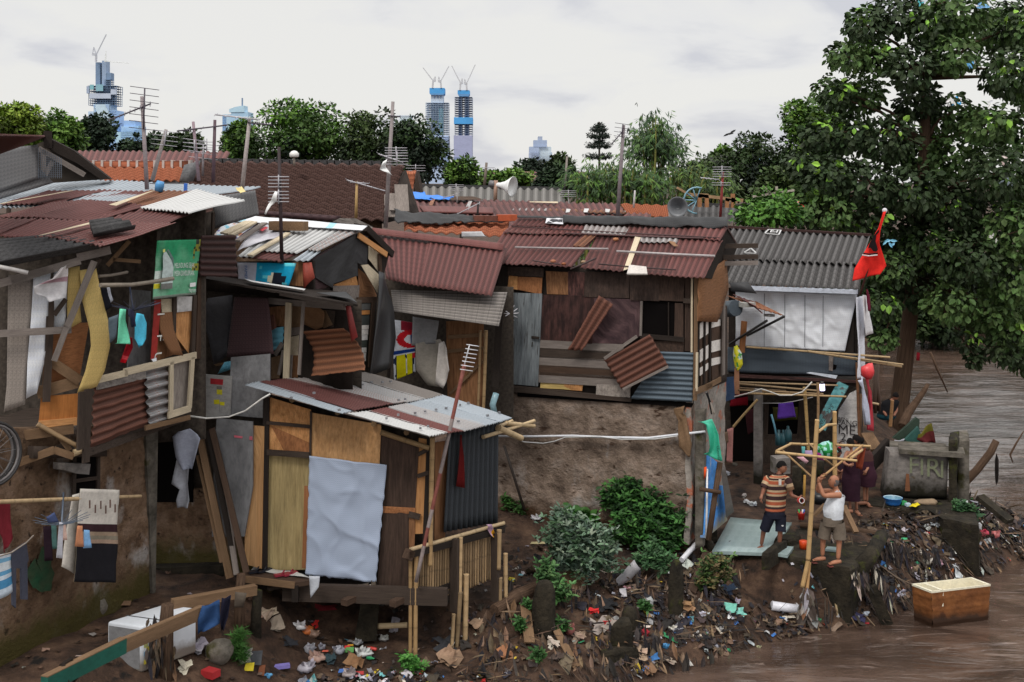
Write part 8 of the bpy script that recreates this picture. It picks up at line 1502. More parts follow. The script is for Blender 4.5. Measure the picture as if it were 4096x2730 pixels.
 bamboo_grove('tall feathery bamboo clump standing above the roofs',[((1600+rnd.uniform(-70,70),820),(1600+x*.55+rnd.uniform(-20,20),300+abs(x)*.5+rnd.uniform(-30,30)),(1600+x*1.25,20+abs(x)*1.25+rnd.uniform(-25,25)))for x in(-150,-110,-75,-45,-15,15,45,80,110,140,-130,60,-60,0,170,195)],bg,48,5,120)
 bamboo_grove('broad low bamboo thicket behind the maroon roofs',[((1250+x+rnd.uniform(-30,30),820),(1250+x,640),(1250+x*1.15+rnd.uniform(-40,40),440+abs(x)*.35+rnd.uniform(0,60)))for x in range(-330,360,30)],[fg(40,60,30),fg(52,78,36),fg(82,112,48)],45,9,85)
 bamboo_grove('bamboo thicket right of the tall clump',[((1900+x,820),(1900+x,640),(1900+x*1.2+rnd.uniform(-40,40),480+abs(x)*.4))for x in range(-150,330,35)],[fg(46,62,32),fg(58,80,36),fg(84,108,48)],47,13,70)
 t=thing('pine_tree','slender dark tiered pine standing alone against the sky','tree',(at((1115,460),60).x,60,1.5));Y=60;tr=MB();fo=MB();tp=at((1113,85),Y);bt=at((1117,480),Y);bt.z=1.3;tr.tube([bt,bt.lerp(tp,.5),tp],[.18,.11,.03],6,al(66,52,44));rnd=random.Random(3)
 for(y,sp,n_)in((100,18,4),(140,55,7),(200,80,8),(290,105,8),(390,115,8),(240,30,4)):
  c=at((1114,y+22),Y)
  for k in range(n_):
   a_=k*6.283/n_+rnd.random()*.5;r_=sp*Y/4700/2.24*rnd.uniform(.8,1.1);e_=c+Vector((math.cos(a_)*r_,math.sin(a_)*r_,r_*.22));tr.tube([c,c.lerp(e_,.6)-Vector((0,0,.05)),e_],[.05,.035,.02],5,al(56,46,40))
   for j in range(3):clump(fo,c.lerp(e_,.6+.2*j),(.15,.15,.11),30,.13,.05,fg(30,42,34),rnd)
 tr.build('trunk','painted',t);fo.build('foliage','leafy',t)
 V('D');rnd=random.Random(21);Y=31.5;base=gp((2060,985));t=thing('tree','big dark-leaved tree leaning over the river at the right','tree',base)
 cr=MB();tr=MB();B=lambda x,y,d=0:at((x,y),base.y+d);trunk=[base-Vector((0,0,.4)),B(2068,920),B(2085,780),B(2100,640),B(2115,480),B(2125,330),B(2130,180),B(2135,20)]
 tr.tube(trunk,[.40,.30,.25,.24,.21,.17,.12,.06],12)
 bl=[(1985,55,50),(2060,30,62),(2130,60,60),(2200,30,70),(2290,60,75),(2360,60,70),(1945,130,45),(2000,130,50),(2100,150,55),(2190,130,60),(2330,160,75),(2400,200,80),(1915,210,42),(1975,220,60),(2110,240,55),(2180,260,60),(2270,290,60),(2350,300,75),(1880,300,45),(1945,310,60),(2030,320,70),(2110,350,70),(2200,370,75),(2300,400,80),(2380,420,80),(1845,380,45),(1910,400,60),(1990,420,75),(2080,440,75),(2170,470,80),(2270,500,85),(2360,540,85),(1850,450,42),(1905,480,55),(1975,505,60),(2060,540,70),(2150,570,75),(2240,600,80),(2330,640,85),(2050,620,55),(2110,660,60),(2190,690,60),(2270,710,65),(2340,750,65),(2300,800,45),(2360,830,50),(2230,780,30),(2030,700,45),(1840,500,30),(1930,545,40),(2240,820,18),(2020,770,30)]
 dk,md,lt=fg(48,63,37),fg(76,100,54),fg(124,166,64);pxm=base.y/2700
 for(x,y,r)in bl:
  for rep in range(2 if r>40 else 1):
   d=rnd.uniform(-2.6,1.6)if r>50 else rnd.uniform(-1.8,.8);c=B(x+rnd.uniform(-14,14),y+rnd.uniform(-12,12),d);m_=r*pxm*.95
   clump(cr,c,(m_,min(m_,1.2),m_*.78),int(54+r*r*.062),.22,.145,dk if rnd.random()<.5 else md,rnd,.55,.2,True)
   if rnd.random()<.42:clump(cr,c+Vector((rnd.uniform(-.4,.4),-.6,.2)),(m_*.45,.4,m_*.35),9,.24,.16,lt,rnd,.5,.3,True)
   if rep==0:
    j=min(range(3,len(trunk)),key=lambda i:abs(trunk[i].z-(c.z-.6)));s_=trunk[j];tr.tube([s_,s_.lerp(c,.5)+Vector((0,0,.25)),c],[.09,.05,.015],6)
 cr.build('crown','leafy',t);tr.build('trunk','bark',t)
 V('Q')
 for k,(x,y,s_,c_,lb)in enumerate(((1565,620,.5,al(210,214,224),'large white and blue plastic sheet caught in the big tree'),(1610,635,.3,al(60,150,214),'bright blue plastic beside the white sheet in the tree'),(1755,40,.45,al(110,160,206),'blue plastic strip high in the tree at the top right'),(1690,405,.35,al(90,150,196),'blue plastic shred in the gap of the tree crown'),(1835,650,.45,al(200,204,210),'white dangling shred right in the tree'),(1910,1010,.45,al(206,186,184),'pale pink bag hanging near the right edge in the tree'),(1930,1140,.45,al(170,182,196),'grey-white bag low at the right edge in the tree'),(1200,1515,.5,al(110,170,200),'pale blue and white scrap right of the red flag'),(620,1275,.3,al(206,60,54),'red scrap at the left edge of the big tree'),(590,1280,.3,al(196,196,200),'white shred beside the red scrap at the tree edge'),(1835,1500,.35,al(190,190,186),'white scrap low in the crown at the right'),(1375,20,.3,al(70,160,170),'teal scrap at the very top of the tree'))):
  m=MB();rr=random.Random(k);c=at((x,y),base.y-3.0)
  for j in range(5):m.leaf(c+Vector((rr.uniform(-.12,.12),rr.uniform(-.1,.1),rr.uniform(-.05,.1))),Vector((rr.uniform(-.8,.8),0,rr.uniform(-1,.3))),Vector((rr.uniform(-.4,.4),-1,.2)),s_*rr.uniform(.25,.5),s_*.16,jit(c_,.12,rr))
  m.build('plastic_scrap','plastic',None,lb,None,'plastic scrap')
 m=MB();V('R');sheet(m,vpl((650,570),base.y-.3,(1,-.2)),[(640,540),(662,545),(660,598),(636,598)],col=al(150,36,48));m.build('cloth','cloth',None,'small red cloth hanging right of the big tree trunk',None,'rag')
 def bush(label,blobs,pal,seed,L=.11,w=.045,n=260,fold=True,name='bush'):
  rnd=random.Random(seed);g=gp(blobs[0][:2]);t=thing(name,label,'bush',g);fo=MB();st=MB();x0=sum(b[0]for b in blobs)/len(blobs);ft=gp((x0,max(b[1]+b[2]*.6 for b in blobs)))
  for(x,y,r,dy)in blobs:
   c=at((x,y),ft.y+dy-.1);m_=r*ft.y/4700/_v[0][2];st.tube([ft-Vector((0,0,.1)),ft.lerp(c,.5)+Vector((0,0,.1)),c],[.03,.02,.008],5,al(70,58,40))
   for k in range(int(n*m_*m_*7)):
    q=Vector((rnd.gauss(0,.5),rnd.gauss(0,.4),rnd.gauss(0,.5)))*m_;p=c+q;col=jit(pal[rnd.randrange(len(pal))],.3,rnd)
    for j in range(4):fo.leaf(p,Vector((rnd.uniform(-1,1),rnd.uniform(-1,.6),rnd.uniform(-.3,.7))),Vector((rnd.uniform(-.4,.4),-.5,1)),L*rnd.uniform(.7,1.3),w*rnd.uniform(.8,1.2),col)
  fo.build('foliage','leafy',t);st.build('stems','painted',t)
 V('K')
 bush('dusty grey-green bush on the bank in front of the cement wall',[(640,1200,150,-.5),(760,1120,110,-.3),(820,1320,180,-.5),(1000,1380,170,-.5),(700,1400,130,-.6),(940,1240,120,-.4),(660,1020,60,-.3),(880,1480,120,-.6)],[fg(70,88,72),fg(96,118,98),fg(122,140,120),fg(60,84,58)],31)
 bush('tall green bush against the cement wall',[(1200,850,130,.4),(1350,880,150,.4),(1480,1000,170,.2),(1620,1080,150,.1),(1300,1040,160,.2),(1450,1180,160,0),(1660,1200,110,0),(1250,1180,130,0),(1090,900,80,.5),(1550,1280,100,-.1),(1290,760,50,.4),(1560,900,60,.3)],[fg(42,74,34),fg(56,96,44),fg(74,120,58),fg(34,60,30)],32,L=.13,w=.05)
 bush('low green plant below the tall green bush',[(1480,1400,110,-.2),(1580,1450,90,-.3),(1400,1440,80,-.3)],[fg(56,88,54),fg(80,112,76)],33)
 bush('broad-leaved plant between the two bushes',[(800,1040,50,.2),(940,1090,50,.2),(1070,1230,60,0),(860,1120,50,.1)],[fg(50,92,38),fg(64,110,48)],34,L=.24,w=.17,n=60)
 V('L')
 bush('small leafy plant at the foot of the grey bush',[(500,480,70,-.1),(580,620,90,-.1),(640,700,70,-.1),(460,560,50,-.1)],[fg(58,92,50),fg(78,112,66)],35)
 bush('bushy plant under the tiled floor edge',[(1920,480,100,-.1),(2020,440,80,-.1),(1860,560,80,-.1),(2040,540,60,0),(1830,640,60,0)],[fg(54,72,38),fg(72,96,50),fg(110,100,66)],36,L=.09,w=.04)
 for i,(x,y,lb)in enumerate(((350,790,'small weed beside the fallen log'),(260,960,'weed left of the broad mossy slab'),(420,1210,'weed on the low bank near the water'),(620,960,'weed right of the broad mossy slab'),(1330,800,'weed under the grey curled sheet'),(560,720,'weed at the foot of the grey bush, lower left'))):bush(lb,[(x,y,42,-.1),(x+40,y+20,34,-.1)],[fg(50,84,40),fg(66,104,56)],50+i,L=.09,w=.04,n=420,name='weed')
 V('K');bush('weeds at the foot of the cement wall, left corner',[(200,930,60,.2),(250,900,50,.2),(300,980,60,.1),(460,960,40,.2),(160,900,40,.2)],[fg(48,78,34),fg(60,96,44)],60,L=.09,w=.04,n=350,name='weed')
 V('H');bush('leafy weed in the litter below the bamboo fence',[(1440,1250,50,0),(1480,1290,60,0),(1540,1330,50,0)],[fg(60,110,44),fg(80,130,60)],61,L=.08,w=.035,n=420,name='weed')
 bush('tall green weed at the left of the littered slope',[(10,1060,60,0),(0,1160,70,0),(30,1230,50,0)],[fg(48,84,32),fg(58,98,40)],62,L=.10,w=.010,n=1300,name='weed')
 V('O');bush('small plant growing from the far end of the dark ledge',[(1700,470,50,-.1),(1660,440,35,-.1),(1740,510,45,-.1)],[fg(44,74,44),fg(62,96,60)],63,L=.1,w=.05,name='weed')
 V('DD');bush('weed at the mud wall foot by the lower left corner',[(120,1250,40,.1),(160,1290,30,.1)],[fg(50,80,36)],64,L=.12,w=.05,name='weed');bush('weeds along the mud wall foot near its corner',[(1270,760,40,.2),(1130,790,30,.2)],[fg(44,66,26)],65,L=.07,w=.03,name='weed')
plants()
def aerial(label,b,t_,Y,r=.03,col=al(120,112,112),parts=(),name='antenna',mat='painted',view='D'):
 """parts: ('yagi', pixel, direction, length, n, element) or ('panel', pixel, n, width, gap)"""
 V(view);p,q=at(b,Y),at(t_,Y);o=thing(name,label,'antenna',p);m=MB();m.tube([p,p.lerp(q,.5),q],[r*1.1,r,r*.85],7,col);m.build('pole',mat,o)
 for pt in parts:
  c=at(pt[1],Y-.05);al_=al(170,168,174)if len(pt)<7 else pt[6]
  if pt[0]=='yagi':
   d=Vector(pt[2]).normalized();L_=pt[3];s_=d.cross(Vector((0,0,1))).normalized()
   if abs(s_.y)>.8:s_=(s_+Vector((0,0,.35))).normalized()
   m=MB();m.tube([c-d*L_*.3,c+d*L_*.7],.014,5,al_);m.build('boom','metal_grey',o)
   for k in range(pt[4]):
    e=c+d*L_*(-.28+.96*k/(pt[4]-1));w_=pt[5]*(1-.35*k/pt[4]);m=MB();m.tube([e-s_*w_,e+s_*w_],.006,4,al_);m.build('element','metal_grey',o)
  elif pt[0]=='vyagi':
   d=Vector(pt[2]).normalized();L_=pt[3];m=MB();m.tube([c-d*L_*.5,c+d*L_*.5],.014,5,al_);m.build('boom','metal_grey',o);s_=Vector((1,.3,-.12)).normalized()
   for k in range(pt[4]):e=c+d*L_*(-.5+k/(pt[4]-1));m=MB();m.tube([e-s_*pt[5],e+s_*pt[5]],.006,4,al_);m.build('element','metal_grey',o)
  else:
   n_,w_,g=pt[2],pt[3],pt[4];m=MB();m.tube([c-Vector((0,0,g*.6)),c+Vector((0,0,(n_-.4)*g))],.012,5,al_);m.build('boom','metal_grey',o)
   for k in range(n_):e=c+Vector((0,0,k*g));m=MB();m.tube([e-Vector((w_,0,0)),e+Vector((w_,0,0))],.008,5,al_);m.build('element','metal_grey',o)
 return o
def roof_things():
 pr=al(84,66,74);dk=al(70,62,74)
 aerial('tall antenna with crossed arrays, leftmost of the big aerials',(338,436),(326,222),20.2,.035,al(140,130,132),(('vyagi',(331,250),(.03,0,1),.7,7,.24,dk),('yagi',(318,250),(-1,-.3,-.45),.75,9,.16,dk)))
 aerial('slanting aerial pole right of the tallest left antenna',(350,415),(382,298),20.5,.035,al(150,142,140),(('vyagi',(379,318),(.12,0,1),.24,4,.22),))
 aerial('thin aerial pole with drooping bars, third from the left',(457,416),(444,280),20.8,.03,al(140,120,128),(('vyagi',(447,335),(0,0,1),.2,4,.2),))
 aerial('short aerial with looped bars before the brown tile roof',(466,405),(467,345),25,.025,al(120,112,116),(('vyagi',(467,348),(0,0,1),.3,4,.3),('panel',(475,340),2,.18,.12)))
 aerial('plain dark pole with side arm at the brown tile roof',(490,420),(494,276),20.8,.032,pr,(('yagi',(488,292),(-1,0,-.12),.9,5,.1,dk),))
 aerial('slanting pale pole at the zinc roof corner',(556,440),(574,272),19.5,.035,al(156,146,144),(('yagi',(566,272),(-1,.2,.12),.8,5,.1),('yagi',(586,284),(1,.1,-.1),.4,6,.10,dk)))
 aerial('dark mast with two rows of bars before the white patched roof',(648,606),(641,338),19.2,.03,al(52,40,42),(('panel',(640,464),4,.17,.055),('panel',(640,430),4,.17,.055)))
 m=MB();strip(m,vpl((630,460),19.1,(1,0)),[(632,440),(624,458),(616,470),(608,492)],[(638,442),(636,462),(622,474),(611,494)],col=al(214,216,224),fn2=lambda u,v:.03*math.sin(v*9));m.build('plastic_bag','plastic',None,'white plastic strip tied to the dark mast',None,'plastic scrap')
 aerial('bamboo stick aerial with long arrow-shaped array before the brown tiles',(818,502),(820,418),24.5,.03,al(166,136,90),(('yagi',(824,422),(1,-.2,-.28),.9,7,.12),('yagi',(818,420),(1,.4,-.1),.4,4,.1)))
 aerial('tallest grey aerial pole with white looped arrays beside the brown gable',(886,524),(903,234),23.2,.04,al(130,122,122),(('panel',(912,378),5,.22,.055),('panel',(910,358),4,.22,.05),('yagi',(886,360),(1,-.3,-.35),.55,6,.1),('yagi',(900,267),(1,0,-.1),.25,3,.1,dk)))
 m=MB();strip(m,vpl((885,385),23,(1,0)),[(880,372),(872,390),(886,396)],[(890,366),(886,384),(902,404)],col=al(206,212,226),fn2=lambda u,v:.04*math.sin(v*9));m.build('plastic_bag','plastic',None,'white rag tangled in the tallest grey aerial',None,'plastic scrap')
 aerial('long purple-grey aerial pole rising behind the maroon roof',(1419,500),(1433,288),27.5,.045,al(122,112,116),(('vyagi',(1430,300),(.1,0,1),.3,4,.2,dk),('yagi',(1426,308),(-.8,-.3,-.9),.5,6,.12,dk)))
 aerial('red aerial pole with white barred arrays before the bamboo',(1655,500),(1661,396),30,.035,al(120,44,44),(('panel',(1659,406),5,.24,.06),('panel',(1657,426),2,.24,.06),('yagi',(1640,412),(-1,-.2,.1),.5,5,.1)))
 aerial('far wooden pole with a crossbar below the twin skyscrapers',(1113,430),(1118,374),48,.06,al(110,98,90),(('yagi',(1117,386),(1,0,0),.5,3,.05),))
 aerial('thin far pole in front of the trees at centre',(1299,432),(1303,360),46,.05,al(126,118,112));aerial('short white pipe pole on the far maroon roof',(1456,478),(1459,438),34,.03,al(176,172,172))
 aerial('small white aerial at the edge of the pale grey roof',(1308,478),(1306,455),38,.02,al(150,146,146),(('panel',(1306,452),4,.25,.06),))
 aerial('small white aerial before the pale grey roof, left end',(1050,470),(1051,440),38,.02,al(150,146,146),(('panel',(1048,438),4,.25,.06),('yagi',(1030,452),(1,.3,.3),.6,4,.1)))
 aerial('aerial bars behind the small orange gable',(955,420),(956,392),36,.02,al(120,112,112),(('panel',(955,393),3,.3,.08),))
 aerial('fallen aerial leaning on the far maroon roof',(1097,500),(1099,463),31,.03,al(60,52,52),(('yagi',(1080,478),(-1,0,-.5),1.0,4,.12),))
 V('E');Y=40;o=thing('loudspeaker','white horn loudspeaker on a wooden pole above the pale grey roof','loudspeaker',at((2200,1360),Y));m=MB();m.tube([at((2198,1370),Y),at((2203,1170),Y)],.07,7,al(150,120,104));m.build('pole','painted',o)
 ax=Vector((.9,-.45,-.12)).normalized();m=MB();c=at((2215,1210),Y);m.lathe(c,[(.04,-.1),(.08,0),(.09,.12),(.16,.3),(.30,.5),(.36,.58),(.36,.6),(.26,.5),(.1,.3)],ax,20,al(206,206,206));m.build('horn','plastic',o);m=MB();m.lathe(c,[(0,-.3),(.12,-.28),(.12,-.08),(.05,-.06)],ax,14,al(90,88,90));m.build('driver','plastic',o)
 V('I');Y=33;o=thing('loudspeaker','dark horn loudspeaker facing the viewer beside the orange tiles','loudspeaker',at((1840,940),Y));ax=Vector((-.25,-1,-.05)).normalized();c=at((1832,838),Y+.4);m=MB();m.lathe(c,[(.05,-.1),(.07,.05),(.12,.25),(.25,.45),(.29,.5),(.28,.51),(.2,.4),(.05,.2),(0,.19)],ax,20,al(104,106,110));m.build('horn','plastic',o);m=MB();m.tube([at((1822,770),Y+.6),at((1832,960),Y+.6)],.035,6,al(130,110,90));m.build('pole','painted',o)
 V('E');Y=30;o=thing('vent','white mushroom-shaped fitting on the brown tile ridge','roof fitting',at((395,1030),Y));m=MB();m.tube([at((396,1040),Y),at((395,960),Y)],.03,6,al(130,120,110));m.build('stem','painted',o);m=MB();m.lathe(at((396,965),Y),[(.07,0),(.12,.02),(.12,.1),(.07,.16),(0,.18)],seg=12,col=al(206,204,202));m.build('cap','plastic',o)
 V('B');Y=19.8;m=MB();m.tube([at((1420,260),Y),at((1432,200),Y),at((1440,170),Y)],[.07,.08,.06],8,al(70,130,180));m.build('float','plastic',None,'blue plastic jug on the zinc roof',None,'jug');m=MB();m.bar(at((1662,262),Y),at((1665,188),Y),.05,.05,col=al(40,90,170));m.build('stake','plastic',None,'blue upright stick on the zinc roof',None,'stick')
 m=MB();m.tube([at((1340,190),Y),at((1480,190),Y),at((1660,190),Y)],.008,4,al(90,90,96));m.build('wire','painted',None,'wire strung above the zinc roof between blue jug and stick',None,'wire');m=MB();m.scrap(at((2160,258),19.3),Vector((0,-.5,1)),.22,.1,al(196,180,130));m.build('scrap','cloth',None,'yellowish rag at the foot of the corner aerial pole',None,'rag')
 V('I');Y=38;o=thing('scaffold','rough timber scaffold with long planks above the far grey roof','scaffold',at((2050,820),Y));wd=al(150,120,90)
 for p,q,w_ in(((1895,732),(2400,790),.1),((1810,675),(1930,745),.07),((2000,745),(2090,750),.14),((2240,780),(2352,800),.1)):m=MB();m.bar(at(p,Y),at(q,Y),.12,w_,col=wd);m.build('plank','painted',o)
 for x,y0,y1 in((2012,750,820),(2076,755,822),(2258,780,825),(2310,730,825)):m=MB();m.bar(at((x,y0),Y),at((x,y1+30),Y),.12,.12,col=al(150,104,70));m.build('leg','painted',o)
 o=thing('wheel','blue spoked wheel frame lying by the timber scaffold','wheel',at((1975,800),Y-.4));c=at((1985,790),Y-.4);m=MB();m.tube([c+Vector((math.cos(k*.35+1.2)*.42,-.1,math.sin(k*.35+1.2)*.42))for k in range(11)],.03,5,al(120,160,176));m.build('rim','metal_grey',o)
 for k in range(6):m=MB();m.tube([c,c+Vector((math.cos(k*.6+1.3)*.42,-.1,math.sin(k*.6+1.3)*.42))],.02,4,al(120,160,176));m.build('spoke','metal_grey',o)
 V('Q');Y=34;o=thing('shelter','thin pole frame with a tilted roof edge beside the big tree crown','shelter',at((430,1260),Y))
 for p,q in(((330,1235),(590,1195)),((395,1170),(440,1215)),((480,1170),(482,1240))):m=MB();m.bar(at(p,Y),at(q,Y),.08,.06,col=al(156,146,136));m.build('pole','painted',o)
 V('I');m=MB();c=at((2280,193),60);m.tube([c-Vector((.2,0,.03)),c,c+Vector((.2,0,.02))],[.02,.06,.02],6,(.02,.02,.02));m.leaf(c,Vector((.4,0,.25)),Vector((0,-1,.3)),.4,.12,(.02,.02,.02));m.leaf(c,Vector((-.5,0,-.2)),Vector((0,-1,.3)),.35,.1,(.02,.02,.02));m.build('bird','painted',None,'small dark bird flying right of the bamboo',None,'bird')
roof_things()
def litter():
 rnd=random.Random(99)
 dull=[al(34,30,30),al(46,40,38),al(58,48,42),al(72,60,52),al(92,76,62),al(112,94,78),al(28,26,30),al(40,38,46),al(70,60,58)];brt=[al(170,168,170),al(200,200,204),al(186,176,164),al(150,150,158)];viv=[al(170,40,40),al(60,110,170),al(50,130,90),al(196,170,50),al(190,110,60),al(196,140,150),al(110,170,180)]
 def col(q=0):
  x=rnd.random()+q;return jit(rnd.choice(dull if x<.88 else brt if x<.965 else viv),.25,rnd)
 m=MB();n=0;s_=MB();k=0
 def nrm(x,y):e=.08;return Vector((gh(x-e,y)-gh(x+e,y),gh(x,y-e)-gh(x,y+e),2*e)).normalized()
 while n<4600:
  x=rnd.uniform(-3.2,12.2);y=rnd.uniform(15.2,29);d=bank_d(x,y)
  if d<.02 or d>4:continue
  if x<1.2:p_=(1.0 if y<17.3 else .12)*sm(-3.4,-2.4,x)
  elif x<4.2:p_=sm(2.6,.6,d)*.95
  elif x<7:p_=sm(1.0,.2,d)*.8
  else:p_=sm(1.9,.5,d)*1.0
  if nz(x*1.3,y*1.3,4)<-.12:p_*=.25
  if rnd.random()>p_:continue
  z=gh(x,y);k_=rnd.uniform(.03,.09)if rnd.random()<.85 else rnd.uniform(.09,.2)
  m.scrap(Vector((x,y,z+.01)),(nrm(x,y)+Vector((rnd.uniform(-.6,.6),rnd.uniform(-.6,.6),0))),k_*rnd.uniform(.8,1.8),k_*rnd.uniform(.5,1),col(.07 if x<.6 else 0),rnd.uniform(.3,.9),rnd);n+=1
 for _ in range(1300):
  x,y=rnd.uniform(-3.1,.8),rnd.uniform(15.0,17.5);g=nz(x*1.2,y*1.6,31)
  if rnd.random()>.55+g*1.4 or bank_d(x,y)<0:continue
  k_=rnd.uniform(.04,.12);q=rnd.random();m.scrap(Vector((x,y,gh(x,y)+.015)),nrm(x,y)+Vector((rnd.uniform(-.6,.6),rnd.uniform(-.7,.3),0)),k_*rnd.uniform(.8,1.7),k_*rnd.uniform(.5,1),jit(rnd.choice(dull if q<.6 else brt if q<.84 else viv),.25,rnd),rnd.uniform(.5,1.0),rnd)
 m.build('litter','scrap',None,'crumpled rags and wrappers washed up all over the bank','stuff','litter',loc=(0,0,0))
 n=0
 while n<2200:
  x=rnd.uniform(-1.0,12.2);y=rnd.uniform(15.6,28);d=bank_d(x,y)
  if not .0<d<1.7:continue
  if x>4.3 and x<6 and d>.6:continue
  if nz(x*1.5,y*1.5,9)<-.05 and rnd.random()<.75:continue
  g=nrm(x,y);dn=Vector((g.x,g.y,-.9+rnd.uniform(-.3,.3)))if rnd.random()<.7 else Vector((rnd.uniform(-1,1),rnd.uniform(-1,.2),.15));c=jit(rnd.choice((al(100,80,62),al(78,62,50),al(52,43,38),al(34,30,29),al(128,106,84),al(66,54,44),al(44,37,34))),.25,rnd)
  p=Vector((x,y,gh(x,y)+rnd.uniform(.03,.14)));s_.leaf(p,dn+Vector((rnd.uniform(-.5,.5),rnd.uniform(-.3,.3),0)),g+Vector((rnd.uniform(-.7,.7),0,.2)),rnd.uniform(.12,.5),rnd.uniform(.012,.045),c);n+=1
 s_.build('debris','scrap',None,'dry leaves, strips and roots hanging down the bank','stuff','debris',loc=(0,0,0))
 V('O');m=MB()
 for(a,b,Y0,Y1,n_,L0,L1)in(((975,850),(1085,860),21.2,21.3,60,.15,.4),((1140,640),(1330,690),22.6,23,130,.15,.55),((1090,780),(1230,1000),22,21.7,110,.15,.4),((1520,470),(1680,500),24.5,24.6,60,.12,.35),((1330,700),(1560,740),23.2,23.6,90,.1,.35),((1790,560),(1990,620),25,25.6,130,.1,.3),((1200,800),(1600,880),22.7,23.4,130,.08,.3),((1660,740),(2060,700),24.6,25.6,130,.1,.35),((740,560),(960,590),22,22.2,30,.1,.2)):
  for _ in range(int(n_*.55)):
   t=rnd.random();p=at((a[0]+(b[0]-a[0])*t+rnd.uniform(-14,14),a[1]+(b[1]-a[1])*t+rnd.uniform(-16,60)),Y0+(Y1-Y0)*t-rnd.uniform(.02,.2))
   m.leaf(p,Vector((rnd.uniform(-.5,.5),-.25,-1)),Vector((rnd.uniform(-.5,.5),-1,.2)),rnd.uniform(L0,L1),rnd.uniform(.02,.07),jit(rnd.choice(dull+brt[2:3]),.25,rnd))
 V('L')
 for _ in range(420):
  p=gp((rnd.uniform(-60,2300),rnd.uniform(560,1400)),rnd.uniform(.05,.3))
  if p.x<3.6 and nz(p.x*1.4,p.y*1.4,12)>-.05:m.leaf(p,Vector((rnd.uniform(-.35,.35),-.35,-1)),Vector((rnd.uniform(-.5,.5),-1,.2)),rnd.uniform(.14,.5),rnd.uniform(.03,.1),jit(rnd.choice(dull+[al(132,108,86),al(110,84,62)]),.25,rnd))
 V('DD')
 for _ in range(60):
  p=gp((1420+rnd.gauss(0,55),1490),rnd.uniform(.2,.85));m.leaf(p+Vector((0,-.12,0)),Vector((rnd.uniform(-.3,.3),-.2,-1)),Vector((rnd.uniform(-.5,.5),-1,.2)),rnd.uniform(.12,.4),rnd.uniform(.03,.07),jit(rnd.choice(dull+[al(120,96,74)]),.25,rnd))
 m.build('hanging_rags','scrap',None,'muddy rags and strips hanging from the ledges','stuff','rags',loc=(0,0,0))
 m=MB();V('D')
 for _ in range(420):
  x,y=rnd.uniform(-6.5,3.5),rnd.uniform(14.5,22.5)
  if bank_d(x,y)<.4:continue
  m.scrap(Vector((x,y,gh(x,y)+.01)),Vector((rnd.uniform(-.3,.3),rnd.uniform(-.3,.3),1)),rnd.uniform(.04,.13),rnd.uniform(.03,.09),jit(rnd.choice((al(60,46,38),al(90,70,56),al(120,100,84),al(40,34,30),al(130,126,124))),.25,rnd),.5,rnd)
 m.build('rubble','scrap',None,'small rubble and chips scattered over the bare soil','stuff','rubble',loc=(0,0,0))
 def piece(view,xy,kind,sx,sy,c,lb,cat,cr=.5,tilt=(0,-.4,1)):
  V(view);p=gp(xy,.02);q=MB();sx*=.72;sy*=.72;c=tuple(.82*x+.02 for x in c);r_=random.Random(int(xy[0]*7+xy[1]))
  if kind=='bottle':
   d=Vector((math.cos(xy[0]),math.sin(xy[0])*.5,.08)).normalized();q.lathe(p+Vector((0,0,sy)),[(0,0),(sy*.9,.005),(sy,.03),(sy,sx*.62),(sy*.4,sx*.85),(sy*.4,sx),(0,sx)],d,12,c);nm='bottle'
  elif kind=='bag':
   q.ball(p+Vector((0,0,sy*.5)),sx/2,sx*.4,sy*.6,c,14,.55,xy[0]);nm='plastic_bag'
   for j in range(5):q.leaf(p+Vector((r_.uniform(-.3,.3)*sx,-.05,sy*.8)),Vector((r_.uniform(-1,1),r_.uniform(-.6,.2),.7)),Vector((0,-1,.4)),sx*.5,sx*.25,jit(c,.1,r_))
  elif kind=='box':q.box(p,sx,sy,min(sx,sy)*.6,r_.random()*3,col=c);nm='box'
  elif kind=='flat':q.poly([p+Vector(v)for v in((-sx/2,0,.02),(sx/2,-.03,.03),(sx*.45,sy*.5,sy*.6),(-sx*.4,sy*.5,sy*.55))],.01,Vector((0,-.7,.7)),c);nm='card'
  else:
   for j in range(3):q.scrap(p+Vector((r_.uniform(-.2,.2)*sx,r_.uniform(-.1,.1)*sy,.02*j)),Vector(tilt)+Vector((r_.uniform(-.3,.3),r_.uniform(-.3,.3),0)),sx*r_.uniform(.7,1),sy*r_.uniform(.7,1),jit(c,.12,r_),cr,r_)
   nm='rag'
  q.build(nm,'plastic' if kind in('bottle','bag','box')else 'cloth',None,lb,None,cat)
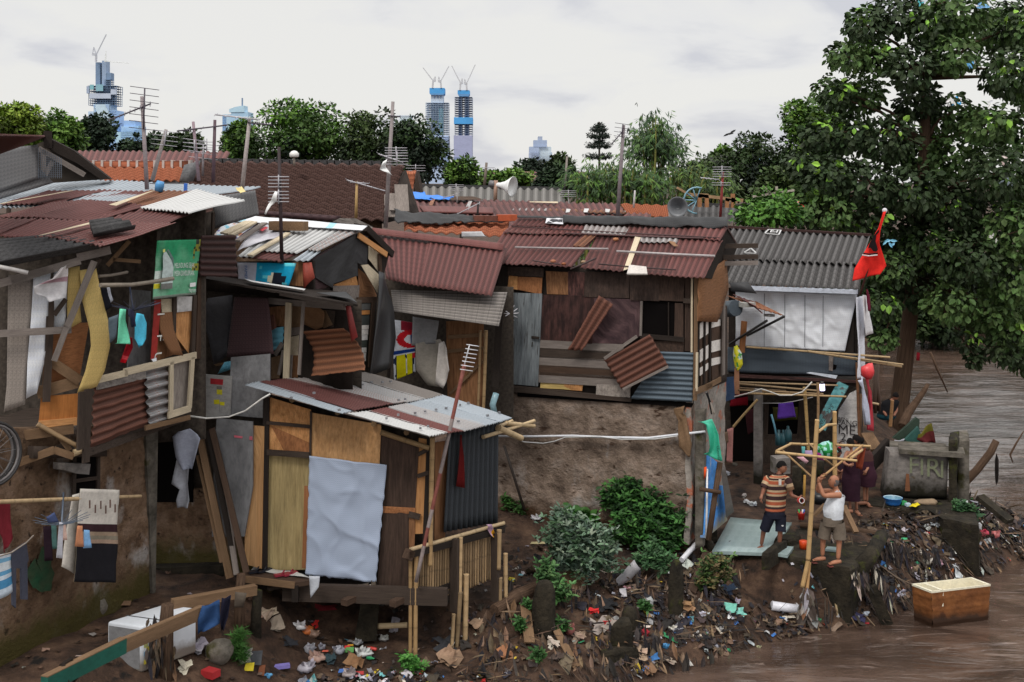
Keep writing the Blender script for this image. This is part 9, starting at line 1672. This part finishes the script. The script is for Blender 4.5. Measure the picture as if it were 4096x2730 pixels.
 for a in(('H',(1190,1200),'bottle',.22,.035,al(196,60,52),'clear bottle with red label lying right of the concrete stilt','bottle'),('H',(1105,1270),'bottle',.2,.035,al(24,140,84),'crushed green bottle lying on a white bag','bottle'),('H',(1090,1240),'bag',.34,.12,al(190,192,190),'white bag under the crushed green bottle','plastic bag'),('H',(620,1210),'bag',.26,.16,al(150,150,158),'round translucent grey bag in the litter, upper left','plastic bag'),('H',(870,1220),'bag',.24,.15,al(160,160,170),'translucent grey bag left of the red wrapper','plastic bag'),('H',(720,1180),'bag',.18,.1,al(140,142,152),'small translucent bag above the pink bag','plastic bag'),('H',(680,1290),'bag',.32,.18,al(170,138,124),'large pale pink bag in the litter','plastic bag'),('H',(590,1370),'bag',.36,.16,al(170,166,176),'large lilac-white bag near the bottom edge','plastic bag'),('H',(560,1395),'flat',.26,.16,al(120,150,206),'pale blue printed wrapper before the lilac bag','wrapper'),('H',(600,1050),'bag',.26,.14,al(196,106,48),'orange plastic bag below the hut','plastic bag'),('H',(545,1015),'bag',.26,.14,al(186,184,186),'white crumpled bag left of the orange bag','plastic bag'),('H',(655,1080),'bag',.24,.14,al(150,120,104),'tan bag below the orange bag','plastic bag'),('H',(668,985),'rag',.10,.22,al(214,40,34),'bright red strip standing beside the orange bag','rag'),('H',(955,1220),'flat',.2,.18,al(90,150,80),'green and red printed pack in the middle of the litter','wrapper'),('H',(935,1205),'flat',.14,.18,al(190,50,50),'red wrapper beside the green printed pack','wrapper'),('H',(965,1165),'flat',.14,.08,al(206,150,40),'yellow-orange wrapper above the green pack','wrapper'),('H',(750,1215),'flat',.14,.08,al(196,90,70),'orange-red wrapper between two grey bags','wrapper'),('H',(375,1345),'box',.34,.12,al(130,120,190),'violet and red carton lying left in the litter','carton'),('H',(265,1425),'bag',.14,.08,al(90,160,210),'light blue cup near the bottom left of the litter','cup'),('H',(95,1380),'flat',.2,.24,al(200,180,40),'yellow pack beside the grey board in the litter','wrapper'),('H',(140,1330),'flat',.3,.4,al(70,72,76),'dark grey board standing in the litter','board'),('H',(200,1420),'flat',.14,.3,al(120,70,44),'brown slat right of the grey board','slat'),('H',(60,1300),'bag',.3,.28,al(150,148,142),'dirty white sack at the left of the litter','sack'),('H',(905,1395),'flat',.22,.14,al(70,110,180),'blue and white wrapper at the bottom edge','wrapper'),('H',(1110,1435),'bag',.09,.08,al(220,190,30),'small bright yellow cup at the bottom edge','cup'),('H',(960,1430),'bag',.34,.16,al(150,140,140),'greyish bag at the bottom edge left of the yellow cup','plastic bag'),('H',(1040,1410),'flat',.2,.12,al(180,60,60),'red printed wrapper left of the yellow cup','wrapper'),('H',(1000,1320),'rag',.4,.3,al(130,96,66),'crumpled brown paper below the green bottle','paper'),('H',(1250,1110),'bag',.22,.1,al(150,150,148),'white foam piece right of the concrete stilt','foam'),('H',(1030,1140),'bag',.22,.08,al(140,142,146),'grey-white bag left of the concrete stilt foot','plastic bag'),('H',(740,850),'rag',.9,.14,al(120,22,32),'long dark red cloth lying under the hut','cloth'),('H',(260,910),'rag',.3,.4,al(170,150,132),'tan rag hanging from the post left under the hut','rag'),('H',(340,1000),'rag',.3,.4,al(140,126,112),'greyish rag below the tan one under the hut','rag'),('H',(440,1150),'rag',.16,.4,al(34,34,42),'black cloth strip hanging in the litter','rag'),('H',(800,1290),'rag',.3,.2,al(36,54,60),'dark teal net bundle in the litter','net'),('H',(1820,1170),'rag',.7,.2,al(44,44,50),'dark wet cloth mound below the bamboo fence','cloth'),('H',(1840,1290),'rag',.5,.4,al(150,122,100),'tan cloth mound below the dark wet cloth','cloth'),('H',(2040,990),'rag',.24,.3,al(160,130,108),'tan rag on the stake by the fallen log','rag'),('H',(2290,1250),'rag',.3,.3,al(150,104,70),'orange-brown rag at the slope right of the mounds','rag'),('L',(2060,850),'rag',.34,.3,al(120,190,176),'mint green printed paper lying on the mud slope, left piece','paper'),('L',(2170,890),'rag',.3,.22,al(130,196,184),'mint green printed paper on the mud slope, right piece','paper'),('L',(1840,910),'bag',.16,.14,al(196,194,216),'white and lilac bag left of the mint paper','plastic bag'),('L',(1580,1020),'bag',.18,.1,al(206,200,190),'cream plastic tub on the lower slope','tub'),('L',(1960,910),'flat',.1,.1,al(206,96,50),'small orange wrapper between white bag and mint paper','wrapper'),('L',(905,870),'rag',.1,.28,al(206,40,40),'red strip hanging below the grey bush','rag'),('L',(1160,740),'flat',.18,.3,al(190,186,190),'white pointed scrap under the grey curled sheet','scrap'),('L',(700,1050),'bag',.24,.2,al(150,90,84),'reddish-pink plastic ball caught on the bank','plastic bag'),('L',(760,1090),'rag',.18,.5,al(156,132,114),'tan rag hanging right of the pink plastic','rag'),('L',(560,1150),'rag',.14,.36,al(186,176,162),'pale strip of cloth hanging low on the bank','rag'),('L',(1000,830),'rag',.6,.3,al(28,28,32),'big black plastic bag snagged below the grey bush','plastic bag'),('L',(980,1000),'rag',.7,.2,al(150,142,134),'long dirty white cloth snagged left of the short stump','cloth'),('L',(1340,1060),'rag',.14,.24,al(150,28,40),'dark red rag right of the short stump','rag'),('L',(1520,1175),'bag',.16,.1,al(60,130,180),'blue plastic scrap near the waterline','plastic scrap'),('L',(1680,820),'rag',.26,.5,al(150,116,84),'tan dry leaf bundle under the brown board','bundle'),('L',(1380,1370),'rag',.24,.5,al(130,100,74),'brown rag hanging to the water below the slab','rag'),('L',(1520,1290),'rag',.14,.5,al(140,124,112),'grey rag strip hanging to the water','rag'),('L',(1310,1240),'rag',.2,.4,al(160,136,116),'pale tan rag right of the grey boulder','rag'),('L',(1120,1150),'rag',.3,.2,al(44,42,46),'dark plastic on the grey boulder','plastic scrap'),('L',(2050,690),'rag',.5,.2,al(40,54,76),'navy trousers lying on the mud under the plant','trousers'),('L',(2320,1180),'bag',.12,.08,al(190,190,150),'yellowish cup at the waterline','cup'),('L',(1990,1030),'bag',.14,.1,al(170,168,168),'small white scrap lower on the mud slope','plastic scrap'),('L',(1780,1080),'flat',.3,.1,al(176,164,150),'long pale chip low on the mud slope','chip'),('O',(760,1190),'bag',.12,.09,al(60,160,110),'green plastic piece by the rag bundle at the waterline','plastic scrap'),('O',(1010,1180),'rag',.3,.2,al(44,44,76),'navy plastic at the waterline under the ledge','plastic scrap'),('O',(1060,1150),'bag',.16,.1,al(176,186,200),'white-blue plastic above the navy one','plastic scrap'),('O',(1050,1215),'rag',.26,.08,al(150,34,44),'red strip floating at the waterline','rag'),('O',(1325,1190),'bag',.18,.07,al(196,186,190),'white wrapper at the waterline left of the freezer tub','wrapper'),('O',(1820,640),'bag',.24,.18,al(190,60,84),'crimson bundle in the rubbish heap at the right','bundle'),('O',(1890,650),'bag',.26,.18,al(196,110,110),'pinkish bundle right of the crimson one','bundle'),('O',(1840,690),'bag',.2,.14,al(170,176,180),'white bundle below the crimson one','bundle'),('O',(1680,740),'rag',.1,.16,al(206,196,40),'small yellow scrap in the dark heap','scrap'),('O',(1520,830),'bag',.3,.12,al(190,150,166),'pink and white wrappers on the heap behind the tub','wrapper'),('O',(1310,675),'rag',.12,.2,al(70,170,120),'mint green scrap hanging on the rag curtain','scrap'),('O',(1450,820),'bag',.3,.12,al(150,142,130),'dirty cloth lump behind the floating tub','cloth'),('O',(880,1165),'flat',.08,.3,al(180,182,190),'upright white shred under the ledge','plastic scrap'),('O',(850,1100),'flat',.1,.5,al(150,146,146),'long grey shred leaning under the ledge','plastic scrap'),('K',(440,1085),'bag',.3,.08,al(186,186,190),'white plastic bottle pieces on the soil before the cement wall','plastic scrap'),('K',(450,1310),'flat',.4,.12,al(156,146,110),'pale board lying on the soil left of the grey bush','board'),('DD',(90,1360),'flat',.16,.22,al(90,140,186),'blue and white pack leaning at the lower left wall foot','wrapper'),('DD',(1810,1530),'box',.3,.22,al(170,30,36),'red carton with black stamp at the bottom edge','carton'),('DD',(1590,1460),'rag',.14,.34,al(186,178,160),'cream cloth standing right of the gnarled post','cloth'),('DD',(1700,1300),'rag',.24,.3,al(150,146,154),'grey plastic sheet behind the round boulder','plastic scrap'),('DD',(1060,930),'flat',.3,.16,al(110,84,62),'brown broken brick on the soil by the wall','brick'),('DD',(680,1370),'flat',.16,.06,al(160,140,130),'small pale wrapper on the soil left of the fridge','wrapper')):
  piece(*a)
 V('N')
 for k,(x,y,c)in enumerate(((480,1480,al(180,180,182)),(520,1500,al(190,192,196)),(460,1420,al(150,146,140)),(290,1180,al(190,192,200)),(380,1200,al(40,36,34)),(570,1510,al(176,178,186)))):piece('N',(x,y),'rag',.16,.1,c,('white wrapper on the soil behind the young man, nearest him','pair of white wrappers left of the young man hip','tan scrap on the soil by the door step','white bag on the soil below the pink cloth','black lump on the soil below the pink cloth','white shred left of the young man knee')[k],'wrapper')
litter()
